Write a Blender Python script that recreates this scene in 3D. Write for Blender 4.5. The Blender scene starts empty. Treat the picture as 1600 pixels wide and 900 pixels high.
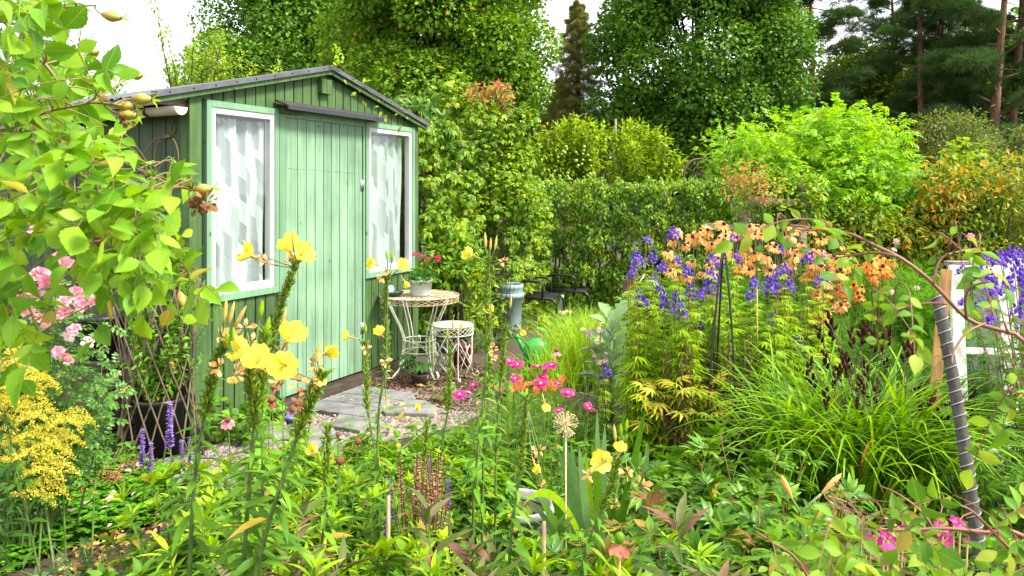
import bpy, math, numpy as np
from mathutils import Vector, Matrix
R = math.radians
PI = math.pi
sc = bpy.context.scene
COL = sc.collection

# ------------------------------------------------------------------ camera maths (28 mm lens, eye 1.6 m, level)
KF, HZ, EYE = 1244.0, 298.0, 1.6
def W(px, py, Y):                 # a point of the garden seen at a photo pixel, Y metres away
    return np.array([(px - 800) / KF * Y, Y, EYE - (py - HZ) / KF * Y])
def G(px, py):                    # the same for a point on the ground
    Y = EYE * KF / (py - HZ)
    return np.array([(px - 800) / KF * Y, Y, 0.0])
def A(*v): return np.array(v, float)
def unit(v):
    v = np.asarray(v, float)
    return v / np.maximum(np.linalg.norm(v, axis=-1, keepdims=True), 1e-9)

# ------------------------------------------------------------------ mesh accumulator
class Acc:
    def __init__(s): s.v = []; s.f = []; s.n = 0; s.u = []
    def raw(s, v, f, u=None):
        v = np.asarray(v, float).reshape(-1, 3); s.u.append(np.zeros((len(v), 2), np.float32) if u is None else u)
        s.v.append(v)
        if isinstance(f, np.ndarray): s.f.append(f.astype(np.int64) + s.n)
        else:
            by = {}
            for q in f: by.setdefault(len(q), []).append(q)
            for q in by.values(): s.f.append(np.array(q, np.int64) + s.n)
        s.n += len(v); return s
    def leaves(s, tpl, pos, fwd, up, size, wid=1.0):
        tv, tf = tpl
        pos = np.asarray(pos, float).reshape(-1, 3); N = len(pos)
        if N == 0: return s
        x = unit(np.broadcast_to(fwd, (N, 3))); u = np.broadcast_to(up, (N, 3))
        y = np.cross(u, x); bad = np.linalg.norm(y, axis=1) < 1e-4
        if bad.any(): y = y.copy(); y[bad] = np.cross(A(.3, .2, 1), x[bad])
        y = unit(y); z = np.cross(x, y)
        sz = np.broadcast_to(size, (N,)).reshape(N, 1, 1); wd = np.broadcast_to(wid, (N,)).reshape(N, 1, 1)
        v = pos[:, None, :] + sz * (tv[None, :, 0:1] * x[:, None, :] + wd * tv[None, :, 1:2] * y[:, None, :] + tv[None, :, 2:3] * z[:, None, :])
        f = (tf[None, :, :] + (np.arange(N) * len(tv))[:, None, None]).reshape(-1, tf.shape[1])
        return s.raw(v.reshape(-1, 3), f, np.tile(tv[:, :2], (N, 1)).astype(np.float32))
    def tube(s, pts, rad, sides=6, closed=False, cap=True):
        P = np.asarray(pts, float); n = len(P)
        r = np.broadcast_to(rad, (n,))
        if closed: t = unit(np.roll(P, -1, 0) - np.roll(P, 1, 0))
        else: t = unit(np.gradient(P, axis=0))
        ref = A(0, 0, 1) if abs(t[0][2]) < .9 else A(1, 0, 0)
        nv = unit(np.cross(t[0], ref)); fr = []
        for i in range(n):
            nv = unit(nv - t[i] * np.dot(nv, t[i])); fr.append(nv)
        nv = np.array(fr); bv = np.cross(t, nv)
        a = np.arange(sides) * 2 * PI / sides
        v = P[:, None, :] + r[:, None, None] * (np.cos(a)[None, :, None] * nv[:, None, :] + np.sin(a)[None, :, None] * bv[:, None, :])
        i, j = np.meshgrid(np.arange(n if closed else n - 1), np.arange(sides), indexing='ij')
        i = i.ravel(); j = j.ravel(); i2 = (i + 1) % n; j2 = (j + 1) % sides
        f = np.stack([i * sides + j, i * sides + j2, i2 * sides + j2, i2 * sides + j], 1)
        s.raw(v.reshape(-1, 3), f)
        if not closed and cap:
            s.f.append(np.array([list(range(sides))[::-1]], np.int64) + s.n - n * sides)
            s.f.append(np.array([list(range((n - 1) * sides, n * sides))], np.int64) + s.n - n * sides)
        return s
    def box(s, c, d, rot=None):   # centre, full size, optional 3x3 rotation
        c = np.asarray(c, float); d = np.asarray(d, float) / 2
        v = np.array([[x, y, z] for x in (-1, 1) for y in (-1, 1) for z in (-1, 1)], float) * d
        if rot is not None: v = v @ np.asarray(rot).T
        return s.raw(v + c, [(0, 1, 3, 2), (4, 6, 7, 5), (0, 4, 5, 1), (2, 3, 7, 6), (0, 2, 6, 4), (1, 5, 7, 3)])
    def bbox(s, x0, x1, y0, y1, z0, z1): return s.box(((x0 + x1) / 2, (y0 + y1) / 2, (z0 + z1) / 2), (x1 - x0, y1 - y0, z1 - z0))
    def prism(s, poly, y0, y1):   # outline in x,z pushed along y
        n = len(poly)
        v = [(p[0], y0, p[1]) for p in poly] + [(p[0], y1, p[1]) for p in poly]
        f = [tuple(range(n)), tuple(range(2 * n - 1, n - 1, -1))] + [(i, i + n, (i + 1) % n + n, (i + 1) % n) for i in range(n)]
        return s.raw(v, f)
    def lathe(s, prof, c=(0, 0, 0), sides=28, axis=None):   # prof: (r, z) pairs
        c = np.asarray(c, float); a = np.arange(sides) * 2 * PI / sides; P = np.array(prof, float); n = len(P)
        v = np.zeros((n, sides, 3)); v[..., 0] = P[:, 0:1] * np.cos(a); v[..., 1] = P[:, 0:1] * np.sin(a); v[..., 2] = P[:, 1:2]
        v = v.reshape(-1, 3)
        if axis is not None: v = v @ np.array(Vector(axis).to_track_quat('Z', 'Y').to_matrix()).T
        i, j = np.meshgrid(np.arange(n - 1), np.arange(sides), indexing='ij'); i = i.ravel(); j = j.ravel(); j2 = (j + 1) % sides
        return s.raw(v + c, np.stack([i * sides + j, i * sides + j2, (i + 1) * sides + j2, (i + 1) * sides + j], 1))
    def ball(s, c, r, sides=10, rings=7, sc3=(1, 1, 1), axis=None):
        t = np.linspace(0, PI, rings); 
        b = Acc().lathe([(max(1e-4, math.sin(q)), -math.cos(q)) for q in t], sides=sides)
        v = b.v[0] * r * np.array(sc3)
        if axis is not None: v = v @ np.array(Vector(axis).to_track_quat('Z', 'Y').to_matrix()).T
        return s.raw(v + np.asarray(c, float), b.f[0])
    def blades(s, base, az, L, w, a0, a1, segs=6, twist=0.0, fold=.25):
        # curved strap leaves: az heading, tilt from vertical a0 at the base to a1 at the tip
        base = np.asarray(base, float).reshape(-1, 3); N = len(base)
        az = np.broadcast_to(az, (N,)); L = np.broadcast_to(L, (N,)); w = np.broadcast_to(w, (N,))
        a0 = np.broadcast_to(a0, (N,)); a1 = np.broadcast_to(a1, (N,))
        h = np.stack([np.cos(az), np.sin(az), 0 * az], 1); sd = np.stack([-np.sin(az + twist), np.cos(az + twist), 0 * az], 1)
        u = np.linspace(0, 1, segs + 1); p = base.copy(); rows = []
        for k in range(segs + 1):
            wk = w * (1.0 if u[k] < .35 else max(.03, 1 - ((u[k] - .35) / .65) ** 1.6)) * (.7 + .3 * min(1, u[k] * 4))
            an = a0 + (a1 - a0) * u[k] ** 1.5
            nrm = h * (-np.cos(an))[:, None] + A(0, 0, 1) * np.sin(an)[:, None]
            rows += [p - sd * (wk / 2)[:, None] + nrm * (wk * fold)[:, None], p, p + sd * (wk / 2)[:, None] + nrm * (wk * fold)[:, None]]
            if k < segs:
                am = a0 + (a1 - a0) * ((u[k] + u[k + 1]) / 2) ** 1.5
                p = p + (h * np.sin(am)[:, None] + A(0, 0, 1) * np.cos(am)[:, None]) * (L / segs)[:, None]
        v = np.stack(rows, 1); K = v.shape[1]
        tf = np.array([[3 * k + j, 3 * k + j + 1, 3 * k + j + 4, 3 * k + j + 3] for k in range(segs) for j in (0, 1)])
        f = (tf[None] + (np.arange(N) * K)[:, None, None]).reshape(-1, 4)
        return s.raw(v.reshape(-1, 3), f)
    def ribbon(s, pts, w, side):
        P = np.asarray(pts, float); n = len(P); w = np.broadcast_to(w, (n,)); sd = unit(np.broadcast_to(side, (n, 3)))
        v = np.concatenate([P - sd * w[:, None] / 2, P + sd * w[:, None] / 2])
        return s.raw(v, [(i, i + 1, n + i + 1, n + i) for i in range(n - 1)])
    def mesh(s, name, mat, off=(0, 0, 0), smooth=True):
        me = bpy.data.meshes.new(name)
        if s.n == 0: return me
        v = (np.concatenate(s.v) - np.asarray(off, float)).astype(np.float32)
        me.vertices.add(len(v)); me.vertices.foreach_set('co', v.ravel())
        li = np.concatenate([f.ravel() for f in s.f]); tot = np.concatenate([np.full(len(f), f.shape[1]) for f in s.f])
        st = np.concatenate([[0], np.cumsum(tot)[:-1]])
        me.loops.add(len(li)); me.loops.foreach_set('vertex_index', li.astype(np.int32))
        me.polygons.add(len(tot)); me.polygons.foreach_set('loop_start', st.astype(np.int32))
        me.polygons.foreach_set('use_smooth', np.full(len(tot), smooth))
        me.update(calc_edges=True)
        if mat: me.materials.append(mat)
        if mat and mat.get('uv'): me.uv_layers.new(name='UVMap').data.foreach_set('uv', np.concatenate(s.u)[li].ravel())
        return me

def put(name, me, parent=None, loc=(0, 0, 0), rot=None, scale=1.0):
    o = bpy.data.objects.new(name, me); COL.objects.link(o)
    o.parent = parent
    o.location = Vector(loc)
    if rot is not None:
        o.rotation_mode = 'QUATERNION'; o.rotation_quaternion = rot
    if isinstance(scale, (int, float)): o.scale = (scale,) * 3
    else: o.scale = scale
    return o
def aim(d, roll=0.0):
    from mathutils import Quaternion
    return Vector(d).to_track_quat('Z', 'Y') @ Quaternion((0, 0, 1), roll)

class Thing:
    def __init__(s, name, label, cat, loc, group=None, rz=0.0):
        s.loc = np.asarray(loc, float); s.o = bpy.data.objects.new(name, None); COL.objects.link(s.o)
        s.o.empty_display_size = .1
        s.o.location = Vector(s.loc); s.o.rotation_euler = (0, 0, rz); s.rz = rz
        s.o['label'] = label; s.o['category'] = cat
        if group: s.o['group'] = group
    def part(s, name, acc, mat, smooth=True, parent=None, local=False, label=None):
        # acc is in world coordinates unless local
        if acc.n == 0: return None
        me = acc.mesh(name, mat, (0, 0, 0) if (local or parent is not None and local) else s.loc, smooth)
        o = put(name, me, parent or s.o)
        if label: o['label'] = label
        return o
    def inst(s, name, me, pos, d=(0, 0, 1), scale=1.0, roll=0.0, parent=None, label=None):
        if len(s.o.children) > 95 and parent is None: return None
        o = put(name, me, parent or s.o, np.asarray(pos, float) - s.loc if parent is None else pos, aim(d, roll), scale)
        if label: o['label'] = label
        return o
def sag(a, y_of, k=.036, zmin=1.0):      # the old shed roof drops a little toward its back
    a.v = [np.where((v[:, 2:3] > zmin) & (v[:, 1:2] > 0), v - A(0, 0, 1) * k * v[:, 1:2], v) for v in a.v]; return a
def single(name, label, cat, acc, mat, loc=None, group=None, kind=None, smooth=True):
    if loc is None: loc = acc.v[0].mean(0) if acc.n else (0, 0, 0)
    o = put(name, acc.mesh(name, mat, loc, smooth), None, loc)
    if label: o['label'] = label
    if cat: o['category'] = cat
    if group: o['group'] = group
    if kind: o['kind'] = kind
    return o
def copy_thing(o, loc, rz=0.0, scale=1.0, label=None):
    r = o.copy(); COL.objects.link(r); r.location = Vector(loc); r.rotation_euler = (0, 0, rz); r.scale = (scale,) * 3
    if label: r['label'] = label
    for ch in list(o.children):
        c = ch.copy(); COL.objects.link(c); c.parent = r
        for g in list(ch.children):
            e = g.copy(); COL.objects.link(e); e.parent = c
    return r

# ------------------------------------------------------------------ leaf templates (unit length along +x)
def tpl_leaf(rows=5, w=.3, fold=.18, droop=.2, peak=.4, wav=0.0):
    us = np.linspace(0, 1, rows); k = math.log(.5) / math.log(peak); v = []
    for i, u in enumerate(us):
        wd = w / 2 * math.sin(PI * u ** k) if 0 < i < rows - 1 else w * .015
        if wav and 0 < i < rows - 1: wd *= (1 + wav * (1 if i % 2 else -1))
        z = -droop * u * u
        v += [(u, -wd, z + fold * wd * 2), (u, 0, z), (u, wd, z + fold * wd * 2)]
    f = [[3 * i + j, 3 * i + j + 1, 3 * i + j + 4, 3 * i + j + 3] for i in range(rows - 1) for j in (0, 1)]
    return np.array(v, float), np.array(f)
def tpl_diamond(w=.5, fold=.1):
    return np.array([(0, 0, 0), (.45, -w / 2, fold), (1, 0, -.05), (.45, w / 2, fold)], float), np.array([[0, 1, 2, 3]])
def tpl_join(*items):             # (tpl, angle about z, scale, (x, y, z), pitch)
    vs, fs, n = [], [], 0
    for tpl, a, s, off, pit in items:
        v, f = tpl; v = v * s
        c, q = math.cos(pit), math.sin(pit); v = np.stack([v[:, 0] * c - v[:, 2] * q, v[:, 1], v[:, 0] * q + v[:, 2] * c], 1)
        c, q = math.cos(a), math.sin(a); v = np.stack([v[:, 0] * c - v[:, 1] * q, v[:, 0] * q + v[:, 1] * c, v[:, 2]], 1)
        vs.append(v + np.array(off)); fs.append(f + n); n += len(v)
    return np.concatenate(vs), np.concatenate(fs)
L3, L4, L5, L6 = tpl_leaf(3, .5), tpl_leaf(4, .45), tpl_leaf(5, .42), tpl_leaf(7, .4, droop=.3)
LANCE = tpl_leaf(6, .22, .2, .3, .42); LANCE4 = tpl_leaf(4, .24, .2, .25, .42); NEEDLE = tpl_leaf(3, .1, .1, .1, .4)
ROUND = tpl_leaf(5, .8, .12, .15, .5); OVAL = tpl_leaf(7, .62, .16, .22, .48); OVALS = [tpl_leaf(14, w_, f_, d_, .47, .05) for w_, f_, d_ in ((.62, .2, .25), (.56, .4, .5), (.66, -.05, .1), (.6, .3, -.15))]; DIA = tpl_diamond(); DIAW = tpl_diamond(.75, .15)
FIVE = tpl_join(*[(tpl_leaf(3, .5, .15, .3), R(a), s, (0, 0, 0), -.15) for a, s in ((-75, .65), (-38, .9), (0, 1), (38, .9), (75, .65))])
FIVED = tpl_join(*[(tpl_diamond(.5, .12), R(a), s, (0, 0, 0), -.2) for a, s in ((-70, .7), (-35, .9), (0, 1), (35, .9), (70, .7))])
THREE = tpl_join(*[(tpl_leaf(4, .6, .15, .2), R(a), s, (0, 0, 0), -.1) for a, s in ((-62, .8), (0, 1), (62, .8))])
PINN = tpl_join(*([(tpl_leaf(4, .5, .15, .2), R(0), .34, (.66, 0, -.04), -.2)] + [(tpl_leaf(4, .5, .15, .2), R(60 * sg), .32, (x, 0, 0), -.1) for x in (.3, .52, .7) for sg in (-1, 1)]))
CUT = tpl_join(*[(tpl_leaf(4, .16, .1, .25), R(a), s, (x, 0, 0), -.1) for a, s, x in ((-80, .5, 0), (-50, .75, 0), (-22, .95, 0), (0, 1, 0), (22, .95, 0), (50, .75, 0), (80, .5, 0), (-40, .4, .4), (40, .4, .4))])
LOBE = tpl_join(*[(tpl_leaf(4, .42, .12, .2, .6), R(a), s, (0, 0, 0), -.08) for a, s in ((-100, .6), (-60, .85), (-22, 1), (22, 1), (60, .85), (100, .6))])
TUFT = tpl_join(*[(tpl_diamond(.09, .02), R(a), 1, (0, 0, 0), p) for a, p in ((0, 0), (25, .35), (-25, .35), (40, -.3), (-40, -.3), (12, .8), (-60, .1), (60, .1))])
THREAD = tpl_join(*[(tpl_diamond(.05, .0), R(a), s, (x, 0, 0), p) for x, a, s, p in ((0, 0, 1, 0), (.1, 45, .5, .2), (.1, -45, .5, .1), (.3, 40, .45, -.2), (.3, -40, .45, .25), (.5, 38, .4, .1), (.5, -38, .4, -.1), (.7, 35, .3, .2), (.7, -35, .3, -.2))])

# ------------------------------------------------------------------ materials
def nd(nt, t, **kw):
    n = nt.nodes.new(t)
    for k, v in kw.items():
        if k.startswith('i_'):
            n.inputs[int(k[2:]) if k[2:].isdigit() else k[2:].replace('_', ' ')].default_value = v
        else: setattr(n, k, v)
    return n
def ramp(nt, stops):
    r = nt.nodes.new('ShaderNodeValToRGB'); e = r.color_ramp.elements
    while len(e) < len(stops): e.new(.5)
    for i, (p, c) in enumerate(stops): e[i].position = p; e[i].color = (*c, 1)
    return r
def newmat(name):
    m = bpy.data.materials.new(name); m.use_nodes = True; nt = m.node_tree; b = nt.nodes['Principled BSDF']
    return m, nt, b, nt.nodes['Material Output']
def leafmat(name, cols, rough=.5, tr=.35, spec=.25, big=1.2, veins=0.0, odd=None):
    m, nt, b, out = newmat(name); L = nt.links.new
    cols = [(c[0] * 1.12, c[1], c[2] * .55) if c[1] > c[0] and c[1] > c[2] * 1.5 else c for c in cols]
    g = nd(nt, 'ShaderNodeNewGeometry'); tc = nd(nt, 'ShaderNodeTexCoord')
    nz = nd(nt, 'ShaderNodeTexNoise', i_Scale=big, i_Detail=2.0); L(tc.outputs['Object'], nz.inputs['Vector'])
    ma = nd(nt, 'ShaderNodeMath', operation='MULTIPLY_ADD'); ma.inputs[1].default_value = 1.3; ma.inputs[2].default_value = -.65
    L(nz.outputs['Fac'], ma.inputs[0])
    ad = nd(nt, 'ShaderNodeMath', operation='ADD', use_clamp=True); L(ma.outputs[0], ad.inputs[0]); L(g.outputs['Random Per Island'], ad.inputs[1])
    n = len(cols); rp = ramp(nt, [(i / max(1, n - 1), c) for i, c in enumerate(cols)]); L(ad.outputs[0], rp.inputs[0])
    # blotches inside the leaf
    n2 = nd(nt, 'ShaderNodeTexNoise', i_Scale=45.0, i_Detail=3.0); L(tc.outputs['Object'], n2.inputs['Vector'])
    hs = nd(nt, 'ShaderNodeHueSaturation'); mr = nd(nt, 'ShaderNodeMapRange'); mr.inputs[3].default_value = .72; mr.inputs[4].default_value = 1.28
    L(n2.outputs['Fac'], mr.inputs[0]); 
    if odd is None: odd = .028 if cols[0][1] > cols[0][0] and tr > .26 else 0
    L(mr.outputs[0], hs.inputs['Value']); cb = rp.outputs[0]
    if odd:        # here and there a leaf has turned yellow or brown
        f1 = nd(nt, 'ShaderNodeMath', operation='MULTIPLY'); L(g.outputs['Random Per Island'], f1.inputs[0]); f1.inputs[1].default_value = 37.3
        f2 = nd(nt, 'ShaderNodeMath', operation='FRACT'); L(f1.outputs[0], f2.inputs[0]); f3 = nd(nt, 'ShaderNodeMath', operation='LESS_THAN'); L(f2.outputs[0], f3.inputs[0]); f3.inputs[1].default_value = odd
        f4 = nd(nt, 'ShaderNodeMath', operation='MULTIPLY'); L(f3.outputs[0], f4.inputs[0]); f4.inputs[1].default_value = .75
        om = nd(nt, 'ShaderNodeMix', data_type='RGBA'); L(f4.outputs[0], om.inputs[0]); L(cb, om.inputs[6]); om.inputs[7].default_value = (.40, .24, .035, 1); cb = om.outputs[2]
    L(cb, hs.inputs['Color'])
    if veins:      # midrib, side veins and a few brown blemishes
        m['uv'] = 1; sx = nd(nt, 'ShaderNodeSeparateXYZ'); L(tc.outputs['UV'], sx.inputs[0])
        ab = nd(nt, 'ShaderNodeMath', operation='ABSOLUTE'); L(sx.outputs['Y'], ab.inputs[0])
        q = nd(nt, 'ShaderNodeMath', operation='MULTIPLY_ADD'); L(ab.outputs[0], q.inputs[0]); q.inputs[1].default_value = -1.1; L(sx.outputs['X'], q.inputs[2])
        w_ = nd(nt, 'ShaderNodeMath', operation='MULTIPLY'); L(q.outputs[0], w_.inputs[0]); w_.inputs[1].default_value = 62.0
        sn = nd(nt, 'ShaderNodeMath', operation='SINE'); L(w_.outputs[0], sn.inputs[0])
        v1 = ramp(nt, [(.0, (0, 0, 0)), (.80, (0, 0, 0)), (.97, (1, 1, 1))]); L(sn.outputs[0], v1.inputs[0])
        v2 = ramp(nt, [(.0, (1, 1, 1)), (.010, (1, 1, 1)), (.018, (0, 0, 0))]); L(ab.outputs[0], v2.inputs[0])
        vm = nd(nt, 'ShaderNodeMath', operation='MAXIMUM'); L(v1.outputs[0], vm.inputs[0]); L(v2.outputs[0], vm.inputs[1])
        vf = nd(nt, 'ShaderNodeMath', operation='MULTIPLY'); L(vm.outputs[0], vf.inputs[0]); vf.inputs[1].default_value = veins
        lt = nd(nt, 'ShaderNodeMix', data_type='RGBA'); L(vf.outputs[0], lt.inputs[0]); L(hs.outputs[0], lt.inputs[6]); lt.inputs[7].default_value = (cols[-1][0] * 1.4, cols[-1][1] * 1.3, cols[-1][2] * 2 + .04, 1)
        n3 = nd(nt, 'ShaderNodeTexNoise', i_Scale=30.0, i_Detail=4.0, i_Roughness=.7); L(tc.outputs['Object'], n3.inputs['Vector'])
        bl = ramp(nt, [(.66, (0, 0, 0)), (.72, (1, 1, 1))]); L(n3.outputs['Fac'], bl.inputs[0])
        br = nd(nt, 'ShaderNodeMix', data_type='RGBA'); L(bl.outputs[0], br.inputs[0]); L(lt.outputs[2], br.inputs[6]); br.inputs[7].default_value = (.28, .2, .04, 1)
        bp = nd(nt, 'ShaderNodeBump', i_Strength=.5, i_Distance=.002, invert=True); L(vm.outputs[0], bp.inputs['Height']); L(bp.outputs[0], b.inputs['Normal'])
        hs = nd(nt, 'ShaderNodeHueSaturation'); L(br.outputs[2], hs.inputs['Color'])
    L(hs.outputs[0], b.inputs['Base Color']); b.inputs['Roughness'].default_value = rough; b.inputs['Specular IOR Level'].default_value = spec
    t = nd(nt, 'ShaderNodeBsdfTranslucent'); hv = nd(nt, 'ShaderNodeHueSaturation', i_Value=1.35, i_Saturation=1.05, i_Hue=.49)
    L(hs.outputs[0], hv.inputs['Color']); L(hv.outputs[0], t.inputs['Color'])
    mx = nd(nt, 'ShaderNodeMixShader', i_Fac=tr); L(b.outputs[0], mx.inputs[1]); L(t.outputs[0], mx.inputs[2]); L(mx.outputs[0], out.inputs[0])
    return m
def mat(name, col, rough=.6, metal=0.0, var=.25, scale=8.0, col2=None, bump=0.0, spec=.5, stretch=(1, 1, 1), tr=0.0):
    m, nt, b, out = newmat(name); L = nt.links.new
    tc = nd(nt, 'ShaderNodeTexCoord'); mp = nd(nt, 'ShaderNodeMapping'); mp.inputs['Scale'].default_value = stretch
    L(tc.outputs['Object'], mp.inputs[0])
    nz = nd(nt, 'ShaderNodeTexNoise', i_Scale=scale, i_Detail=6.0, i_Roughness=.65); L(mp.outputs[0], nz.inputs['Vector'])
    c2 = col2 or tuple(c * (1 - var) for c in col); c1 = tuple(min(1, c * (1 + var * .5)) for c in col)
    rp = ramp(nt, [(.36, c2), (.62, c1)]); L(nz.outputs['Fac'], rp.inputs[0]); L(rp.outputs[0], b.inputs['Base Color'])
    b.inputs['Roughness'].default_value = rough; b.inputs['Metallic'].default_value = metal; b.inputs['Specular IOR Level'].default_value = spec
    if bump:
        bp = nd(nt, 'ShaderNodeBump', i_Strength=bump, i_Distance=.01); L(nz.outputs['Fac'], bp.inputs['Height']); L(bp.outputs[0], b.inputs['Normal'])
    if tr:
        t = nd(nt, 'ShaderNodeBsdfTranslucent'); L(rp.outputs[0], t.inputs['Color'])
        mx = nd(nt, 'ShaderNodeMixShader', i_Fac=tr); L(b.outputs[0], mx.inputs[1]); L(t.outputs[0], mx.inputs[2]); L(mx.outputs[0], out.inputs[0])
    return m
def paintmat(name, col, wear=.35, rough=.55):
    # painted planks: streaks along the grain, per-board tone, small knots and chips of weathering
    m, nt, b, out = newmat(name); L = nt.links.new
    tc = nd(nt, 'ShaderNodeTexCoord'); g = nd(nt, 'ShaderNodeNewGeometry')
    mp = nd(nt, 'ShaderNodeMapping'); mp.inputs['Scale'].default_value = (38, 38, 2.2); L(tc.outputs['Object'], mp.inputs[0])
    n1 = nd(nt, 'ShaderNodeTexNoise', i_Scale=1.0, i_Detail=5.0, i_Roughness=.6); L(mp.outputs[0], n1.inputs['Vector'])
    n2 = nd(nt, 'ShaderNodeTexNoise', i_Scale=2.3, i_Detail=4.0); L(tc.outputs['Object'], n2.inputs['Vector'])
    hs = nd(nt, 'ShaderNodeHueSaturation', i_Color=(*col, 1))
    a = nd(nt, 'ShaderNodeMath', operation='ADD'); L(n1.outputs['Fac'], a.inputs[0]); L(n2.outputs['Fac'], a.inputs[1])
    mr = nd(nt, 'ShaderNodeMapRange'); mr.inputs[1].default_value = .75; mr.inputs[2].default_value = 1.25; mr.inputs[3].default_value = 1 - wear; mr.inputs[4].default_value = 1 + wear * .6
    L(a.outputs[0], mr.inputs[0])
    m2 = nd(nt, 'ShaderNodeMapRange'); m2.inputs[3].default_value = .84; m2.inputs[4].default_value = 1.14; L(g.outputs['Random Per Island'], m2.inputs[0])
    mm = nd(nt, 'ShaderNodeMath', operation='MULTIPLY'); L(mr.outputs[0], mm.inputs[0]); L(m2.outputs[0], mm.inputs[1]); L(mm.outputs[0], hs.inputs['Value'])
    vo = nd(nt, 'ShaderNodeTexVoronoi', i_Scale=1.0); mp2 = nd(nt, 'ShaderNodeMapping'); mp2.inputs['Scale'].default_value = (9, 9, 4.5)
    L(tc.outputs['Object'], mp2.inputs[0]); L(mp2.outputs[0], vo.inputs['Vector'])
    kn = ramp(nt, [(0.0, (0, 0, 0)), (.06, (0, 0, 0)), (.10, (1, 1, 1))]); L(vo.outputs['Distance'], kn.inputs[0])
    mx = nd(nt, 'ShaderNodeMix', data_type='RGBA'); L(kn.outputs[0], mx.inputs[0])
    mx.inputs[6].default_value = (col[0] * .25, col[1] * .3, col[2] * .25, 1); L(hs.outputs[0], mx.inputs[7])
    L(mx.outputs[2], b.inputs['Base Color']); b.inputs['Roughness'].default_value = rough
    bp = nd(nt, 'ShaderNodeBump', i_Strength=.35, i_Distance=.004); L(n1.outputs['Fac'], bp.inputs['Height']); L(bp.outputs[0], b.inputs['Normal'])
    return m
SUN_E, EXPO = 4.3, 1.25
# ================================================================== sky, light, camera
w = bpy.data.worlds.new("World"); sc.world = w; w.use_nodes = True
nt = w.node_tree; bg = nt.nodes['Background']; L = nt.links.new
SUN_EL, SUN_AZ = 50.0, 112.0      # azimuth clockwise from +Y (the view direction): from the right, a little behind the camera
sky = nd(nt, 'ShaderNodeTexSky', sky_type='NISHITA', sun_disc=False, sun_elevation=R(SUN_EL), sun_rotation=R(SUN_AZ))
sky.air_density = 1.0; sky.dust_density = 3.0; sky.ozone_density = 1.0
tc = nd(nt, 'ShaderNodeTexCoord'); mp = nd(nt, 'ShaderNodeMapping'); mp.inputs['Scale'].default_value = (1, 1, 2.4)
cn = nd(nt, 'ShaderNodeTexNoise', i_Scale=1.6, i_Detail=6.0); L(tc.outputs['Generated'], mp.inputs[0]); L(mp.outputs[0], cn.inputs['Vector'])
cr = ramp(nt, [(.3, (7.5, 7.9, 8.4)), (.7, (11.5, 11.6, 11.8))]); L(cn.outputs['Fac'], cr.inputs[0])
mx = nd(nt, 'ShaderNodeMix', data_type='RGBA'); mx.inputs[0].default_value = .86      # a bright layer of cloud over the blue
L(sky.outputs[0], mx.inputs[6]); L(cr.outputs[0], mx.inputs[7]); L(mx.outputs[2], bg.inputs[0]); bg.inputs[1].default_value = .11
sun = bpy.data.lights.new('sun', 'SUN'); sun.energy = SUN_E; sun.angle = R(14); sun.color = (1, .955, .86)
so = bpy.data.objects.new('sun', sun); COL.objects.link(so)
sd_ = Vector((math.sin(R(SUN_AZ)) * math.cos(R(SUN_EL)), math.cos(R(SUN_AZ)) * math.cos(R(SUN_EL)), math.sin(R(SUN_EL))))
so.rotation_mode = 'QUATERNION'; so.rotation_quaternion = sd_.to_track_quat('Z', 'Y'); so.location = (4, -8, 12)
cam = bpy.data.cameras.new('camera'); co = bpy.data.objects.new('camera', cam); COL.objects.link(co); sc.camera = co
co.location = (0, 0, EYE); co.rotation_euler = (R(90), 0, 0)
cam.lens = 36 * KF / 1600; cam.sensor_width = 36; cam.shift_y = -(450 - HZ) / 1600; cam.clip_start = .05; cam.clip_end = 2000
cam.dof.use_dof = True; cam.dof.focus_distance = 4.2; cam.dof.aperture_fstop = 14
sc.view_settings.view_transform = 'Standard'; sc.view_settings.look = 'None'; sc.view_settings.gamma = 1; sc.view_settings.exposure = EXPO
sc.view_settings.use_curve_mapping = False
sc.cycles.max_bounces = 6; sc.cycles.diffuse_bounces = 3; sc.cycles.glossy_bounces = 2; sc.cycles.transmission_bounces = 3; sc.cycles.transparent_max_bounces = 6
sc.cycles.use_denoising = True

# ================================================================== ground
def sheet(name, poly, z, m, kind='structure', label=None, n=1):
    v = [(p[0], p[1], z) for p in poly]
    a = Acc().raw(v, [tuple(range(len(v)))])
    return single(name, label, None, a, m, (0, 0, 0), kind=kind, smooth=False)
def soilmat():
    m, nt, b, out = newmat('soil'); L = nt.links.new
    tc = nd(nt, 'ShaderNodeTexCoord'); n1 = nd(nt, 'ShaderNodeTexNoise', i_Scale=1.1, i_Detail=4.0); n2 = nd(nt, 'ShaderNodeTexNoise', i_Scale=38.0, i_Detail=7.0, i_Roughness=.7)
    vo = nd(nt, 'ShaderNodeTexVoronoi', i_Scale=55.0)
    for q in (n1, n2, vo): L(tc.outputs['Object'], q.inputs['Vector'])
    r1 = ramp(nt, [(.35, (.035, .022, .013)), (.55, (.085, .055, .033)), (.75, (.14, .095, .06))]); L(n2.outputs['Fac'], r1.inputs[0])
    r2 = ramp(nt, [(.4, (.03, .05, .012)), (.6, (.06, .10, .02))]); L(n2.outputs['Fac'], r2.inputs[0])
    k = ramp(nt, [(.52, (0, 0, 0)), (.62, (1, 1, 1))]); L(n1.outputs['Fac'], k.inputs[0])
    mx = nd(nt, 'ShaderNodeMix', data_type='RGBA'); L(k.outputs[0], mx.inputs[0]); L(r1.outputs[0], mx.inputs[6]); L(r2.outputs[0], mx.inputs[7])
    L(mx.outputs[2], b.inputs['Base Color']); b.inputs['Roughness'].default_value = .95
    bp = nd(nt, 'ShaderNodeBump', i_Strength=1.0, i_Distance=.03); L(n2.outputs['Fac'], bp.inputs['Height']); L(bp.outputs[0], b.inputs['Normal'])
    return m
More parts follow.
